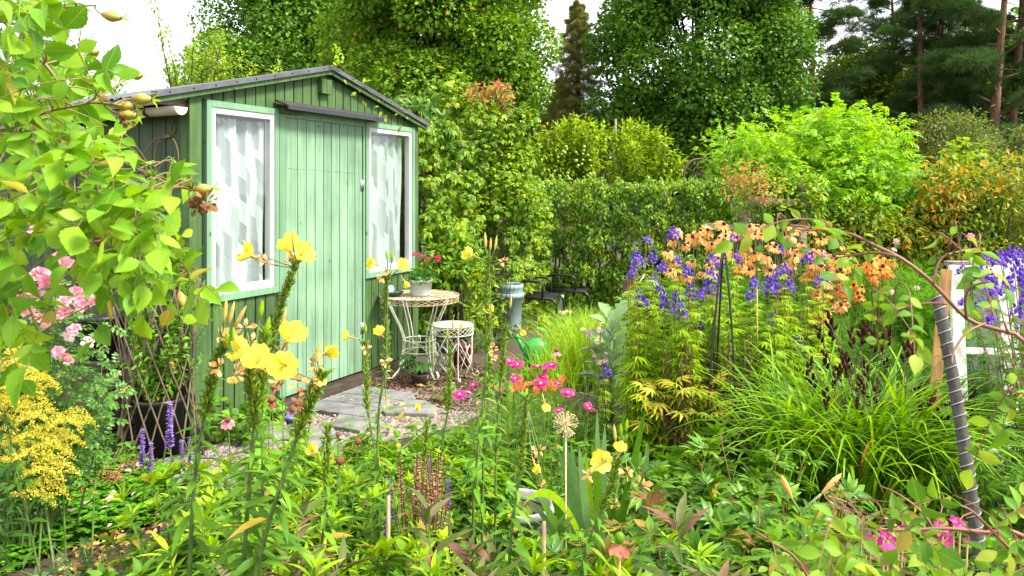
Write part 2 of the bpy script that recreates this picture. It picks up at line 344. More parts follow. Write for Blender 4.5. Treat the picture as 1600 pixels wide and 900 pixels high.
def gravelmat():
    m, nt, b, out = newmat('gravel'); L = nt.links.new
    tc = nd(nt, 'ShaderNodeTexCoord'); vo = nd(nt, 'ShaderNodeTexVoronoi', i_Scale=70.0); n2 = nd(nt, 'ShaderNodeTexNoise', i_Scale=3.0, i_Detail=3.0)
    L(tc.outputs['Object'], vo.inputs['Vector']); L(tc.outputs['Object'], n2.inputs['Vector'])
    sp = nd(nt, 'ShaderNodeSeparateColor'); L(vo.outputs['Color'], sp.inputs[0])
    r = ramp(nt, [(0, (.05, .035, .03)), (.4, (.13, .10, .08)), (.75, (.22, .18, .155)), (1, (.34, .31, .28))]); L(sp.outputs[0], r.inputs[0])
    L(r.outputs[0], b.inputs['Base Color']); b.inputs['Roughness'].default_value = .9
    bp = nd(nt, 'ShaderNodeBump', i_Strength=1.0, i_Distance=.012); bp.invert = True; L(vo.outputs['Distance'], bp.inputs['Height']); L(bp.outputs[0], b.inputs['Normal'])
    return m
M_soil, M_gravel = soilmat(), gravelmat()
M_lawn = mat('lawn_green', (.07, .13, .02), .9, var=.5, scale=14)
sheet('ground', [(-300, -60), (300, -60), (300, 400), (-300, 400)], 0, M_soil)
gp = [G(x, y)[:2] for x, y in ((250, 775), (330, 800), (420, 760), (560, 700), (700, 672), (770, 640), (800, 612), (690, 607), (600, 610), (540, 596), (330, 700), (240, 740))]
sheet('path', gp, .004, M_gravel)
lp = [G(x, y)[:2] for x, y in ((640, 700), (720, 672), (800, 655), (1010, 690), (1010, 600), (860, 560), (850, 480), (850, 455), (1040, 450), (1500, 470), (1600, 520), (1600, 600), (1200, 800), (700, 760))]
sheet('lawn', lp, .008, M_lawn)

# ================================================================== the shed
# local frame: x along the front wall, y into the shed, z up
PL = A(-2.010, 4.970, 0); RZ = math.atan2(.9055, .424)
EX = A(.424, .9055, 0); EY = A(-.9055, .424, 0)
def SH(x, y, z): return PL + EX * x + EY * y + A(0, 0, z)
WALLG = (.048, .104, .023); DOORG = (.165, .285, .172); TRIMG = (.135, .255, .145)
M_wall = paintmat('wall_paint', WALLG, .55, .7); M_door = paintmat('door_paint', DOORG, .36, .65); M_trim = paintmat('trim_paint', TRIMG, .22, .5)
M_wall_shaded = paintmat('wall_paint_shaded', (.030, .070, .017), .5)  # same paint as the front wall, shade of roof and plants put into colour
M_white = mat('white_window_paint', (.5, .5, .485), .45, var=.08, scale=14)
M_roof = mat('roof_metal', (.10, .105, .115), .5, .3, var=.3, scale=9)
M_black = mat('black_plastic', (.012, .012, .013), .4, var=.3, scale=12)
M_darkwood = mat('dark_wood', (.05, .035, .022), .85, var=.5, scale=10, stretch=(1, 1, 6))
M_greywood = mat('weathered_wood', (.2, .17, .13), .85, var=.5, scale=12, bump=.4, stretch=(2, 2, 8))
M_pvc = mat('grey_pvc', (.5, .46, .40), .45, var=.15, scale=10, col2=(.42, .36, .28))
shed = Thing('garden_shed', 'green wooden garden shed with mint door, two curtained windows and low gable roof', 'shed', PL, rz=RZ)
WL, AX, EH, AH, DEEP = 2.65, 1.325, 2.19, 2.50, 3.3
def roofz(x): return EH + (AH - EH) * (1 - abs(x - AX) / AX)
holes = [(.115, .790, .875, 2.185), (.80, 1.83, .095, 2.15), (1.835, 2.60, .865, 2.18)]
a = Acc(); rg = np.random.default_rng(3)
x = .085; bw = .098
while x < WL - .09:
    x1 = min(x + bw - .006, WL - .085); xm = (x + x1) / 2; zb, zt = .10, roofz(xm)
    segs = [(zb, zt)]
    for hx0, hx1, hz0, hz1 in holes:
        if hx0 < xm < hx1:
            ns = []
            for s0, s1 in segs:
                if hz0 > s0: ns.append((s0, min(s1, hz0)))
                if hz1 < s1: ns.append((max(s0, hz1), s1))
            segs = ns
    for s0, s1 in segs:
        if s1 - s0 > .01:
            d0, d1 = (roofz(x) - zt, roofz(x1) - zt) if s1 == zt else (0, 0)
            yb = .0 + rg.uniform(-.0015, .0015); b = .004
            a.raw([(x, .02, s0), (x + b, yb, s0), (x1 - b, yb, s0), (x1, .02, s0), (x, .02, s1 + d0), (x + b, yb, s1 + d0), (x1 - b, yb, s1 + d1), (x1, .02, s1 + d1)],
                  [(0, 1, 5, 4), (1, 2, 6, 5), (2, 3, 7, 6), (0, 3, 2, 1), (4, 5, 6, 7)])
    x += bw
shed.part('front_wall', a, M_wall, False, local=True)
# dark structure behind the boards, with the openings left free
a = Acc()
for bx in ((0.0, .115, .1, 2.2), (.790, .80, .1, 2.2), (1.83, 1.835, .1, 2.18), (2.60, 2.65, .1, 2.18), (.115, .79, .1, .875), (1.835, 2.60, .1, .865)):
    a.bbox(bx[0], bx[1], .021, .06, bx[2], bx[3])
a.prism([(0.02, 2.19), (WL - .02, 2.19), (WL - .02, 2.193), (AX, AH - .01), (0.02, 2.193)], .021, .06)
a.bbox(.0, WL, .021, .07, .02, .099)
shed.part('wall_backing', a, M_darkwood, False, local=True)
# side walls and back
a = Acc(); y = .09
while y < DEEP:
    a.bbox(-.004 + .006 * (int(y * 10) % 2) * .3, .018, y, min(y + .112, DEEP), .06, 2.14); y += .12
shed.part('side_wall', sag(a, 0), M_wall_shaded, False, local=True)
a = Acc().bbox(.02, .04, .075, DEEP, .06, 2.14).bbox(WL - .04, WL, .075, DEEP, .06, 2.14).bbox(.045, WL - .045, DEEP - .03, DEEP, .06, 2.2).bbox(.045, WL - .045, .08, DEEP - .04, .06, .08)
shed.part('inner_wall', sag(a, 0), M_darkwood, False, local=True)
# corner boards and skirting beam
for a in (Acc().bbox(-.018, .078, -.016, -.001, .08, EH + .015), Acc().bbox(-.018, -.006, .0, .085, .08, 2.15), Acc().bbox(WL - .083, WL + .01, -.016, -.001, .08, EH + .0)): shed.part('corner_board', a, M_wall, False, local=True)
shed.part('base_beam', Acc().bbox(-.01, WL + .01, .012, .020, .0, .098).bbox(.75, 1.9, -.05, .013, .0, .07), M_darkwood, False, local=True)
# roof: two slopes, front verge and screws
sl = (AH - EH) / AX
def rz_(x): return AH + .045 - sl * abs(x - AX)
a = Acc()
for sg, x0, x1 in ((-1, -.30, AX), (1, AX, WL + .11)):
    n = 34; xs = np.linspace(x0, x1, 3)
    ys = np.linspace(-.055, DEEP + .15, 130)
    P = np.array([[(xx, yy, rz_(xx) + .010 * math.sin(yy * 2 * PI / .076)) for xx in xs] for yy in ys]).reshape(-1, 3)
    Q = P - A(0, 0, .006); k = len(P)
    F = [(i * 3 + j, i * 3 + j + 1, i * 3 + j + 4, i * 3 + j + 3) for i in range(129) for j in range(2)]
    a.raw(P, F); a.raw(Q, F)
roof = shed.part('roof', sag(a, 0), M_roof, False, local=True)
a = Acc()
for x0, x1 in ((-.31, AX + .002), (AX - .002, WL + .12)):
    z0, z1 = rz_(x0), rz_(x1)
    a.prism([(x0, z0 - .012), (x1, z1 - .012), (x1, z1 + .022), (x0, z0 + .022)], -.075, -.060)
    a.prism([(x0, z0 + .012), (x1, z1 + .012), (x1, z1 + .024), (x0, z0 + .024)], -.059, -.02)
shed.part('verge_strip', a, M_roof, False, local=True)
a = Acc()
for i in range(16):
    xx = -.22 + i * .18
    a.ball((xx, -.077, rz_(xx) + .006), .006, 6, 5)
shed.part('screws', a, M_black, local=True)
a = Acc()
for x0, x1 in ((-.28, AX), (AX, WL + .10)):
    z0, z1 = rz_(x0) - .014, rz_(x1) - .014
    a.prism([(x0, z0 - .032), (x1, z1 - .032), (x1, z1 - .001), (x0, z0 - .001)], -.058, -.030)
shed.part('barge_board', a, M_wall, False, local=True)
a = Acc().bbox(-.24, -.02, .0, DEEP, 2.165, 2.180)
for k in range(6): a.bbox(-.26, .0, .02 + k * .55, .07 + k * .55, 2.125, 2.164)
a.bbox(-.285, -.262, -.02, DEEP, 2.11, 2.175)
shed.part('eaves', sag(a, 0), M_greywood, False, local=True)
a = Acc(); rr = np.random.default_rng(12)
for k_ in range(26):
    xx = .134 + k_ * .098
    for zz in (.20, .82, 2.21):
        if xx < WL - .12 and zz < roofz(xx) and not any(h[0] - .05 < xx < h[1] + .05 and h[2] - .05 < zz < h[3] + .03 for h in holes): a.ball((xx + rr.uniform(-.01, .01), -.001, zz + rr.uniform(-.008, .008)), .0035, 6, 4)
shed.part('nail_heads', a, M_darkwood, local=True)
shed.part('gable_block', Acc().bbox(AX - .09, AX + .03, -.045, -.003, 2.345, 2.455), M_wall, False, local=True)
# gutter: half pipe along the left eave
a = Acc(); gx, gz, gr = -.16, 2.105, .05
th = np.linspace(PI, 2 * PI, 13)
for rr, sgn in ((gr, 1), (gr - .004, -1)):
    P = np.array([[(gx + rr * math.cos(t), yy, gz + rr * math.sin(t) - (yy) * .012) for t in th] for yy in (-.10, .6, 1.6, DEEP)]).reshape(-1, 3)
    a.raw(P, [(i * 13 + j, i * 13 + j + 1, i * 13 + j + 14, i * 13 + j + 13) for i in range(3) for j in range(12)])
P = [(gx + gr * math.cos(t), -.10, gz + gr * math.sin(t)) for t in th]; a.raw(P, [tuple(range(13))])
gut = shed.part('gutter', a, M_pvc, local=True)
a = Acc()
for yy in (.16, 1.1, 2.2):
    pts = [(gx + (gr + .006) * math.cos(t), yy, gz - yy * .012 + (gr + .006) * math.sin(t)) for t in np.linspace(PI * .95, 2.05 * PI, 12)] + [(gx + .07, yy, 2.17)]
    a.tube(pts, .009, 6)
put('gutter_bracket', a.mesh('gutter_bracket', M_black), gut)
# door
door = shed.part('door', Acc().bbox(.865, 1.80, .03, .035, .112, 2.128), M_darkwood, False, local=True)
a = Acc(); n = 9; x = .868; wds = [.13] + [.1] * 8; tot = sum(wds); k = (1.80 - .868) / tot
for i, wd in enumerate(wds):
    x1 = x + wd * k; b = .004; yb = -.006 + rg.uniform(-.001, .001)
    a.raw([(x + .001, .028, .112), (x + b, yb, .112), (x1 - b, yb, .112), (x1 - .001, .028, .112), (x + .001, .028, 2.128), (x + b, yb, 2.128), (x1 - b, yb, 2.128), (x1 - .001, .028, 2.128)],
          [(0, 1, 5, 4), (1, 2, 6, 5), (2, 3, 7, 6), (0, 3, 2, 1), (4, 5, 6, 7)])
    x = x1
put('door_boards', a.mesh('door_boards', M_door, smooth=False), door)
a = Acc().bbox(1.775, 1.806, -.013, -.008, 1.60, 1.69).bbox(1.775, 1.806, -.013, -.008, .42, .51).tube([(1.806, -.014, 1.6), (1.806, -.014, 1.69)], .006).tube([(1.806, -.014, .42), (1.806, -.014, .51)], .006)
put('hinge', a.mesh('hinge', mat('zinc', (.35, .36, .36), .4, .8)), door)
a = Acc(); rr = np.random.default_rng(9)
for i in range(26): a.ball((.9 + .033 * i, -.0075, 1.76 - .02 * (i / 26) + .004 * (i % 2)), .0035, 6, 4)
put('nail_row', a.mesh('nail_row', M_darkwood), door)
shed.part('door_frame', Acc().bbox(.802, .862, -.012, .03, .112, 2.19).bbox(1.808, 1.832, -.012, .03, .112, 2.19).bbox(.863, 1.807, -.010, .03, 2.131, 2.188), M_trim, False, local=True)
a = Acc().prism([(0, 0), (1.24, 0), (1.24, .03), (0, .03)], 0, .01)
hd = Acc().raw([(.745, -.13, 2.195), (2.02, -.13, 2.195), (2.02, -.02, 2.235), (.745, -.02, 2.235), (.745, -.13, 2.207), (2.02, -.13, 2.207), (2.02, -.02, 2.247), (.745, -.02, 2.247)],
               [(0, 1, 2, 3), (4, 7, 6, 5), (0, 4, 5, 1), (1, 5, 6, 2), (2, 6, 7, 3), (3, 7, 4, 0)]).bbox(.75, 2.015, -.135, -.125, 2.175, 2.20)
shed.part('door_hood', hd, mat('roofing_felt', (.028, .027, .032), .75, var=.4, scale=30), False, local=True)
shed.part('hood_batten', Acc().bbox(.78, 1.0, -.06, -.013, 2.155, 2.192), M_wall, False, local=True)
# windows
def curtainmat():
    m, nt, b, out = newmat('curtain_fabric'); L = nt.links.new
    tc = nd(nt, 'ShaderNodeTexCoord'); mp = nd(nt, 'ShaderNodeMapping'); mp.inputs['Rotation'].default_value = (R(90), 0, 0)
    L(tc.outputs['UV'], mp.inputs[0])
    nz = nd(nt, 'ShaderNodeTexNoise', i_Scale=5.0); L(tc.outputs['UV'], nz.inputs['Vector'])
    sp = nd(nt, 'ShaderNodeSeparateXYZ'); L(tc.outputs['UV'], sp.inputs[0])
    # leaning blocks: x is warped with height
    sn = nd(nt, 'ShaderNodeMath', operation='MULTIPLY_ADD'); L(sp.outputs['X'], sn.inputs[0]); sn.inputs[1].default_value = .9; L(sp.outputs['Y'], sn.inputs[2])
    wb = nd(nt, 'ShaderNodeMath', operation='MULTIPLY_ADD'); L(nz.outputs['Fac'], wb.inputs[0]); wb.inputs[1].default_value = .07; L(sp.outputs['X'], wb.inputs[2])
    cb = nd(nt, 'ShaderNodeCombineXYZ'); L(sn.outputs[0], cb.inputs['X']); L(wb.outputs[0], cb.inputs['Y'])
    br = nd(nt, 'ShaderNodeTexBrick', i_Scale=1.0); br.inputs['Mortar Size'].default_value = .0; br.inputs['Brick Width'].default_value = .17; br.inputs['Row Height'].default_value = .062; br.offset = .37
    br.inputs['Color1'].default_value = (1, 1, 1, 1); br.inputs['Color2'].default_value = (.0, .0, .0, 1); L(cb.outputs[0], br.inputs['Vector'])
    rp = ramp(nt, [(.0, (.34, .35, .36)), (.16, (.36, .37, .38)), (.26, (.46, .47, .48)), (.36, (.48, .49, .50)), (.5, (.62, .63, .64))]); L(br.outputs['Color'], rp.inputs[0])
    vo = nd(nt, 'ShaderNodeTexVoronoi', i_Scale=60.0); L(tc.outputs['UV'], vo.inputs['Vector'])
    dr = ramp(nt, [(.0, (1, 1, 1)), (.16, (1, 1, 1)), (.2, (0, 0, 0))]); L(vo.outputs['Distance'], dr.inputs[0])
    mx = nd(nt, 'ShaderNodeMix', data_type='RGBA'); mf = nd(nt, 'ShaderNodeMath', operation='MULTIPLY'); mf.inputs[1].default_value = .55; L(dr.outputs[0], mf.inputs[0]); L(mf.outputs[0], mx.inputs[0])
    L(rp.outputs[0], mx.inputs[6]); mx.inputs[7].default_value = (.64, .65, .67, 1)
    L(mx.outputs[2], b.inputs['Base Color']); b.inputs['Roughness'].default_value = .85
    t = nd(nt, 'ShaderNodeBsdfTranslucent'); L(mx.outputs[2], t.inputs['Color']); ms = nd(nt, 'ShaderNodeMixShader', i_Fac=.25)
    L(b.outputs[0], ms.inputs[1]); L(t.outputs[0], ms.inputs[2]); L(ms.outputs[0], out.inputs[0])
    return m
def glassmat(name='window_glass', tint=(.93, .97, .95), refl=.16):
    m, nt, b, out = newmat(name); L = nt.links.new; nt.nodes.remove(b)
    t = nd(nt, 'ShaderNodeBsdfTransparent', i_Color=(*tint, 1)); g = nd(nt, 'ShaderNodeBsdfGlossy', i_Roughness=.03)
    fr = nd(nt, 'ShaderNodeFresnel', i_IOR=1.5); ad = nd(nt, 'ShaderNodeMath', operation='ADD', use_clamp=True); ad.inputs[1].default_value = refl; L(fr.outputs[0], ad.inputs[0])
    gm = nd(nt, 'ShaderNodeNewGeometry'); iv = nd(nt, 'ShaderNodeMath', operation='SUBTRACT'); iv.inputs[0].default_value = 1; L(gm.outputs['Backfacing'], iv.inputs[1]); mu = nd(nt, 'ShaderNodeMath', operation='MULTIPLY'); L(ad.outputs[0], mu.inputs[0]); L(iv.outputs[0], mu.inputs[1]); ad = mu
    mx = nd(nt, 'ShaderNodeMixShader'); L(ad.outputs[0], mx.inputs[0]); L(t.outputs[0], mx.inputs[1]); L(g.outputs[0], mx.inputs[2]); L(mx.outputs[0], out.inputs[0])
    return m
M_curt, M_glass = curtainmat(), glassmat(refl=.05)
def window(x0, x1, z0, z1, cx1, seed):
    t = .042; a = Acc()
    a.bbox(x0, x0 + t, -.020, .03, z0, z1).bbox(x1 - t, x1, -.020, .03, z0, z1).bbox(x0 + t + .0005, x1 - t - .0005, -.018, .03, z1 - t, z1 - .001).bbox(x0 + t + .0005, x1 - t - .0005, -.022, .03, z0 + .001, z0 + t)
    win = shed.part('window', a, M_trim, False, local=True)
    f = .038; u0, u1, v0, v1 = x0 + t + .001, x1 - t - .001, z0 + t + .001, z1 - t - .001; a = Acc()
    a.bbox(u0, u0 + f, -.012, .04, v0, v1).bbox(u1 - f, u1, -.012, .04, v0, v1).bbox(u0 + f, u1 - f, -.010, .04, v1 - f, v1 - .0005).bbox(u0 + f, u1 - f, -.014, .04, v0 + .0005, v0 + f * 1.3)
    put('frame', a.mesh('frame', M_white, smooth=False), win)
    a = Acc().bbox(u0 + f - .004, u1 - f + .004, .006, .010, v0 + f, v1 - f + .004)
    put('pane', a.mesh('pane', M_glass, smooth=False), win)
    # hanging cloth with folds, gathered on a thin wire
    nx, nz_ = 90, 26; rg = np.random.default_rng(seed); ph = rg.uniform(0, 6, 4); V = []; UV = []
    ca, cb_ = u0 + f - .01, cx1
    for i in range(nx + 1):
        for j in range(nz_ + 1):
            u, v = i / nx, j / nz_
            sh = math.sin(u * 26 + ph[0] + .8 * math.sin(v * 2 + ph[1])) * .016 + math.sin(u * 61 + ph[2]) * .006 * v + math.sin(u * 11 + ph[3]) * .012
            lean = -.05 * (1 - v) ** 2 * u if cx1 < u1 - .06 else 0
            V.append((ca + (cb_ - ca) * u + lean + .008 * math.sin(v * 7 + u * 9), .075 + sh, v0 + .02 + (v1 - v0 - .075) * v)); UV.append((u * (cb_ - ca) * 1.25, v * (v1 - v0)))
    F = [(i * (nz_ + 1) + j, (i + 1) * (nz_ + 1) + j, (i + 1) * (nz_ + 1) + j + 1, i * (nz_ + 1) + j + 1) for i in range(nx) for j in range(nz_)]
    me = Acc().raw(V, F).mesh('curtain', M_curt)
    ul = me.uv_layers.new(name='UVMap'); li = np.zeros(len(me.loops), np.int32); me.loops.foreach_get('vertex_index', li)
    ul.data.foreach_set('uv', np.array(UV)[li].astype(np.float32).ravel())
    put('curtain', me, win)
    a = Acc().tube([(u0, .085, v1 - .052), (u1, .085, v1 - .052)], .004)
    for k in range(12): a.ball((ca + (cb_ - ca) * k / 11, .08, v1 - .058), .008, 6, 5)
    put('curtain_wire', a.mesh('curtain_wire', M_greywood), win)
window(.118, .788, .878, 2.183, .715, 4)
window(1.838, 2.598, .868, 2.177, 2.50, 8)
# house number 45 in thin brass strokes on the side wall
M_brass = mat('aged_brass', (.22, .17, .06), .45, .5)
def P45(pts): return [(-.010, .155 - u * 1.0, 1.955 + v) for u, v in pts]
a = Acc().tube(P45([(.035, 0), (.035, .09), (.0, .03), (.045, .03)]), .0045, 5)
a.tube(P45([(.105, .09), (.07, .09), (.066, .05), (.085, .055), (.102, .04), (.1, .012), (.082, 0), (.062, .008)]), .0045, 5)
shed.part('house_number', a, M_brass, local=True)

# wire hoop hanging on the side wall
pts = [SH(-.03, .17 + .105 * math.cos(t), 1.80 + .15 * math.sin(t)) for t in np.linspace(1.9, -4.2, 34)]
tail = [SH(-.03 - .01 * k, .20 + .045 * k, 1.945 - .012 * k * k) for k in range(1, 5)]
a = Acc().tube(tail[::-1] + pts, .0045, 5)
single('wire_hoop', 'rusty loop of bent wire hanging on the dark side wall of the shed', 'wire', a, mat('rusty_wire', (.2, .12, .07), .7, .3), SH(-.03, .17, 1.95))

# ================================================================== paving
M_slab = mat('paving_grey', (.15, .15, .145), .95, var=.5, scale=9, bump=.5)
def world_quad(pts, z0, z1, bev=.004):
    P = np.array(pts)[:, :2]; n = len(P); c = P.mean(0); I = c + (P - c) * (1 - bev * 3)
    v = [(*p, z0) for p in P] + [(*p, z1 - bev) for p in P] + [(*p, z1) for p in I]
    f = [tuple(range(2 * n, 3 * n))] + [(i, (i + 1) % n, (i + 1) % n + n, i + n) for i in range(n)] + [(i + n, (i + 1) % n + n, (i + 1) % n + 2 * n, i + 2 * n) for i in range(n)]
    return Acc().raw(v, f)
wh = ['grey ribbed paving tile below the door, nearest the blue dish', 'middle one of the grey ribbed paving tiles below the door', 'grey ribbed paving tile below the door, farthest one toward the table']
M_slot = mat('tile_groove', (.12, .12, .125), .95)
for k in range(3):
    x0 = .90 + k * .235; q = [SH(x0, -.12, 0), SH(x0, -.68, 0), SH(x0 + .225, -.68, 0), SH(x0 + .225, -.12, 0)]
    t = Thing('paving_tile', wh[k], 'paving tile', SH(x0 + .11, -.4, 0), 'ribbed tiles in front of the shed door')
    t.part('slab', world_quad(q, .004, .04), M_slab, False)
    a = Acc()
    for j in range(18): 
        p0, p1 = SH(x0 + .012, -.15 - j * .0295, .0415), SH(x0 + .213, -.15 - j * .0295, .0415); a.tube([p0, p1], .0035, 4)
    t.part('ribs', a, M_slot, False)
M_slate = mat('slate', (.15, .145, .13), .95, var=.5, scale=6, bump=.6, col2=(.07, .08, .05))
def flag(pix, label, h=.035):
    P = [G(x, y) for x, y in pix]; Q = []
    for i, p in enumerate(P):
        q = P[(i + 1) % len(P)]
        Q += [p + (q - p) * s + A(*(np.random.default_rng(i * 7 + len(label)).uniform(-.012, .012, 2)), 0) for s in (0, .33, .66)]
    c = np.mean(Q, 0); single('stepping_stone', label, 'paving stone', world_quad(Q, .004, h), M_slate, (*c[:2], .0), 'flat stepping stones on the path', smooth=False)
flag(((585, 640), (612, 630), (668, 633), (687, 645), (668, 654), (600, 652)), 'flat dark stone slab in the gravel between the door and the pink cosmos')
flag(((530, 655), (585, 648), (600, 668), (560, 680), (515, 672)), 'flat grey stepping stone just in front of the ribbed tiles')
flag(((470, 680), (520, 675), (530, 700), (480, 712), (452, 700)), 'grey stepping stone partly hidden by flowers below the stone slab')
flag(((395, 665), (445, 662), (452, 690), (400, 705), (380, 690)), 'pale stone slab beside the green wall and the blue dish')
flag(((245, 728), (300, 715), (318, 742), (270, 765), (238, 750)), 'low rounded stone in front of the willow trellis')
# edging board between lawn and flower bed
p0, p1 = G(905, 638), G(1015, 668)
dv = unit(p1 - p0); rot = np.array([dv, np.cross(A(0, 0, 1), dv), A(0, 0, 1)]).T
single('edging_board', 'weathered grey board edging the bed behind the iris leaves', 'board', Acc().box((p0 + p1) / 2 + A(0, 0, .06), (np.linalg.norm(p1 - p0), .035, .12), rot), M_greywood, (*((p0 + p1) / 2)[:2], 0), smooth=False)

# ================================================================== garden furniture
M_iron = mat('white_painted_iron', (.42, .46, .39), .55, var=.3, scale=22, col2=(.42, .36, .24))
M_rusty = mat('rusty_white_iron', (.42, .37, .27), .65, var=.4, scale=16, col2=(.30, .16, .06))
def lattice_skirt(a, c, r, z0, z1, n, rad=.0022):
    for sg in (1, -1):
        for k in range(n):
            a0 = 2 * PI * k / n; th = np.linspace(0, sg * 2 * PI * 3 / n, 6)
            a.tube([(c[0] + r * math.cos(a0 + t), c[1] + r * math.sin(a0 + t), z0 + (z1 - z0) * (1 - math.cos(PI * i / 5)) / 2) for i, t in enumerate(th)], rad, 4, cap=False)
def ring(a, c, r, z, rad, n=40): a.tube([(c[0] + r * math.cos(t), c[1] + r * math.sin(t), z) for t in np.linspace(0, 2 * PI, n, False)], rad, 5, closed=True)
def loop_top(a, c, r, z, rad=.002):
    for k in range(44):      # interlaced loops woven round the rim
        a0 = 2 * PI * k / 44; cc = A(c[0] + r * .80 * math.cos(a0), c[1] + r * .80 * math.sin(a0), z)
        a.tube([cc + A(math.cos(t + a0) * r * .19, math.sin(t + a0) * r * .10, 0) for t in np.linspace(0, 2 * PI, 10, False)], rad, 4, closed=True)
    for q in (.62, .45, .3, .16): ring(a, c, r * q, z, rad)
    for k in range(26):
        a0 = 2 * PI * k / 26; a.tube([(c[0] + r * s * math.cos(a0 + .5 * s), c[1] + r * s * math.sin(a0 + .5 * s), z) for s in (.05, .25, .45, .62)], rad, 4, cap=False)
    for k in range(26):
        a0 = 2 * PI * k / 26; a.tube([(c[0] + r * s * math.cos(a0 - .5 * s), c[1] + r * s * math.sin(a0 - .5 * s), z) for s in (.05, .25, .45, .62)], rad, 4, cap=False)
tc_ = A((655 - 800) / KF * 6.85, 6.85, 0); TZ = 1.6 - (461 - HZ) / KF * 6.85
t = Thing('garden_table', 'round cream wirework table with rusty rim carrying the white flower pot', 'table', tc_)
a = Acc(); ring(a, tc_, .34, TZ, .006); ring(a, tc_, .335, TZ - .05, .005); ring(a, tc_, .325, TZ - .004, .003); lattice_skirt(a, tc_, .338, TZ - .05, TZ, 36); loop_top(a, tc_, .33, TZ)
t.part('wire_top', a, M_rusty)
for k in range(4):
    an = .62 + k * PI / 2; u = A(math.cos(an), math.sin(an), 0)
    prof = [(.29, TZ - .04), (.25, TZ - .13), (.18, TZ - .26), (.145, TZ - .36), (.15, .25), (.20, .08), (.26, .02), (.31, .03), (.325, .07), (.30, .095), (.275, .08)]
    for off in (-.016, .016):
        pass
    a = Acc()
    for off in (-.016, .016):
        v = A(-u[1], u[0], 0) * off
        a.tube([tc_ + u * r + v * (1 if z > .1 else .3) + A(0, 0, z) for r, z in prof], .0065, 6)
    t.part('leg', a, M_iron)
a = Acc()
ring(a, tc_, .14, TZ - .38, .005, 24); ring(a, tc_, .14, TZ - .48, .005, 24)
for k in range(8): a0 = k * PI / 4; a.tube([tc_ + A(.14 * math.cos(a0), .14 * math.sin(a0), TZ - .38), tc_ + A(0, 0, TZ - .43), tc_ + A(.14 * math.cos(a0 + .7), .14 * math.sin(a0 + .7), TZ - .48)], .003, 4)
a.ball(tc_ + A(.0, 0, TZ - .36), .018)
t.part('stretcher', a, M_iron)
sc_ = A((707 - 800) / KF * 6.75, 6.75, 0); SZ = 1.6 - (507 - HZ) / KF * 6.75
t = Thing('garden_stool', 'small round pale green wire stool beside the table', 'stool', sc_)
a = Acc(); ring(a, sc_, .178, SZ, .005); ring(a, sc_, .178, SZ - .075, .004); lattice_skirt(a, sc_, .178, SZ - .075, SZ, 22); loop_top(a, sc_, .17, SZ, .0018)
t.part('wire_seat', a, M_iron)
for k in range(4):
    an = .35 + k * PI / 2; u = A(math.cos(an), math.sin(an), 0); prof = [(.178, SZ - .01), (.172, .3), (.165, .12), (.175, .04), (.21, .012), (.235, .03), (.225, .055), (.205, .045)]
    t.part('leg', Acc().tube([sc_ + u * r + A(0, 0, z) for r, z in prof], .0065, 6), M_iron)
a = Acc()
for k in range(4):     # heart scrolls between the legs
    a0 = .35 + k * PI / 2; m0 = a0 + PI / 4
    for sg in (-1, 1):
        pts = [sc_ + A(.165 * math.cos(m0 + sg * q), .165 * math.sin(m0 + sg * q), z) for q, z in ((.75, .06), (.5, .17), (.2, .27), (.0, .31), (-.25, .28), (-.3, .22), (-.1, .18), (.1, .22))]
        a.tube(pts, .0035, 5)
        a.tube([sc_ + A(.17 * math.cos(m0 + sg * q), .17 * math.sin(m0 + sg * q), z) for q, z in ((.78, .35), (.4, .24), (.0, .14), (-.4, .06))], .0035, 5)
t.part('scrollwork', a, M_iron)

# white flower pot with red geranium, small bowls
M_ceram = mat('white_ceramic', (.60, .60, .58), .35, var=.06, scale=6)
pc = A((657 - 800) / KF * 6.8, 6.8, TZ + .004)
t = Thing('flower_pot', 'white plastic pot of pink-red geranium standing on the wire table', 'flower pot', pc)
t.part('pot', Acc().lathe([(.001, .0), (.078, 0), (.084, .01), (.102, .115), (.115, .118), (.115, .138), (.106, .138), (.096, .10), (.001, .1)], pc), M_ceram)
gc = pc + A(.01, 0, .12)
M_ger = leafmat('geranium_leaf', ((.03, .12, .02), (.06, .2, .03), (.1, .26, .04)))
a = Acc(); rg = np.random.default_rng(5); d = unit(rg.normal(size=(230, 3)) * A(1, 1, .8) + A(0, 0, .5)); ps = gc + d * rg.uniform(.04, .125, (230, 1)) * A(1.1, 1, 1); ps[:, 2] = np.maximum(ps[:, 2], pc[2] + .13 + rg.random(230) * .02)
a.leaves(ROUND, ps, d + A(0, 0, -.2), A(0, 0, 1) + d * .5, rg.uniform(.025, .05, 230))
t.part('foliage', a, M_ger)
M_gfl = leafmat('geranium_petal', ((.55, .02, .09), (.75, .05, .16), (.8, .12, .2)), tr=.25)
def ruffle(n, r, seed, tpl=None, sz=.6):
    rg = np.random.default_rng(seed); d = unit(rg.normal(size=(n, 3)) + A(0, 0, .25)); return Acc().leaves(tpl or ROUND, d * r * .35, d, rg.normal(size=(n, 3)), r * sz * rg.uniform(.8, 1.2, n))
gf = ruffle(40, .03, 3).mesh('flower_head', M_gfl)
for px, py in ((684, 404), (647, 397), (655, 399), (668, 405)): t.inst('flower_head', gf, W(px, py, 6.78), (.2, -.6, 1), 1.0 if px > 680 else .7)
bc = A((615 - 800) / KF * 6.75, 6.75, TZ + .004)
single('dark_bowl', 'small dark green bowl on the wire table beside the white pot', 'bowl', Acc().lathe([(.001, 0), (.05, 0), (.085, .035), (.088, .04), (.08, .038), (.048, .008), (.001, .006)], bc), mat('green_glaze', (.03, .07, .06), .25, var=.2), bc)
bc2 = A((608 - 800) / KF * 6.78, 6.78, TZ + .046)
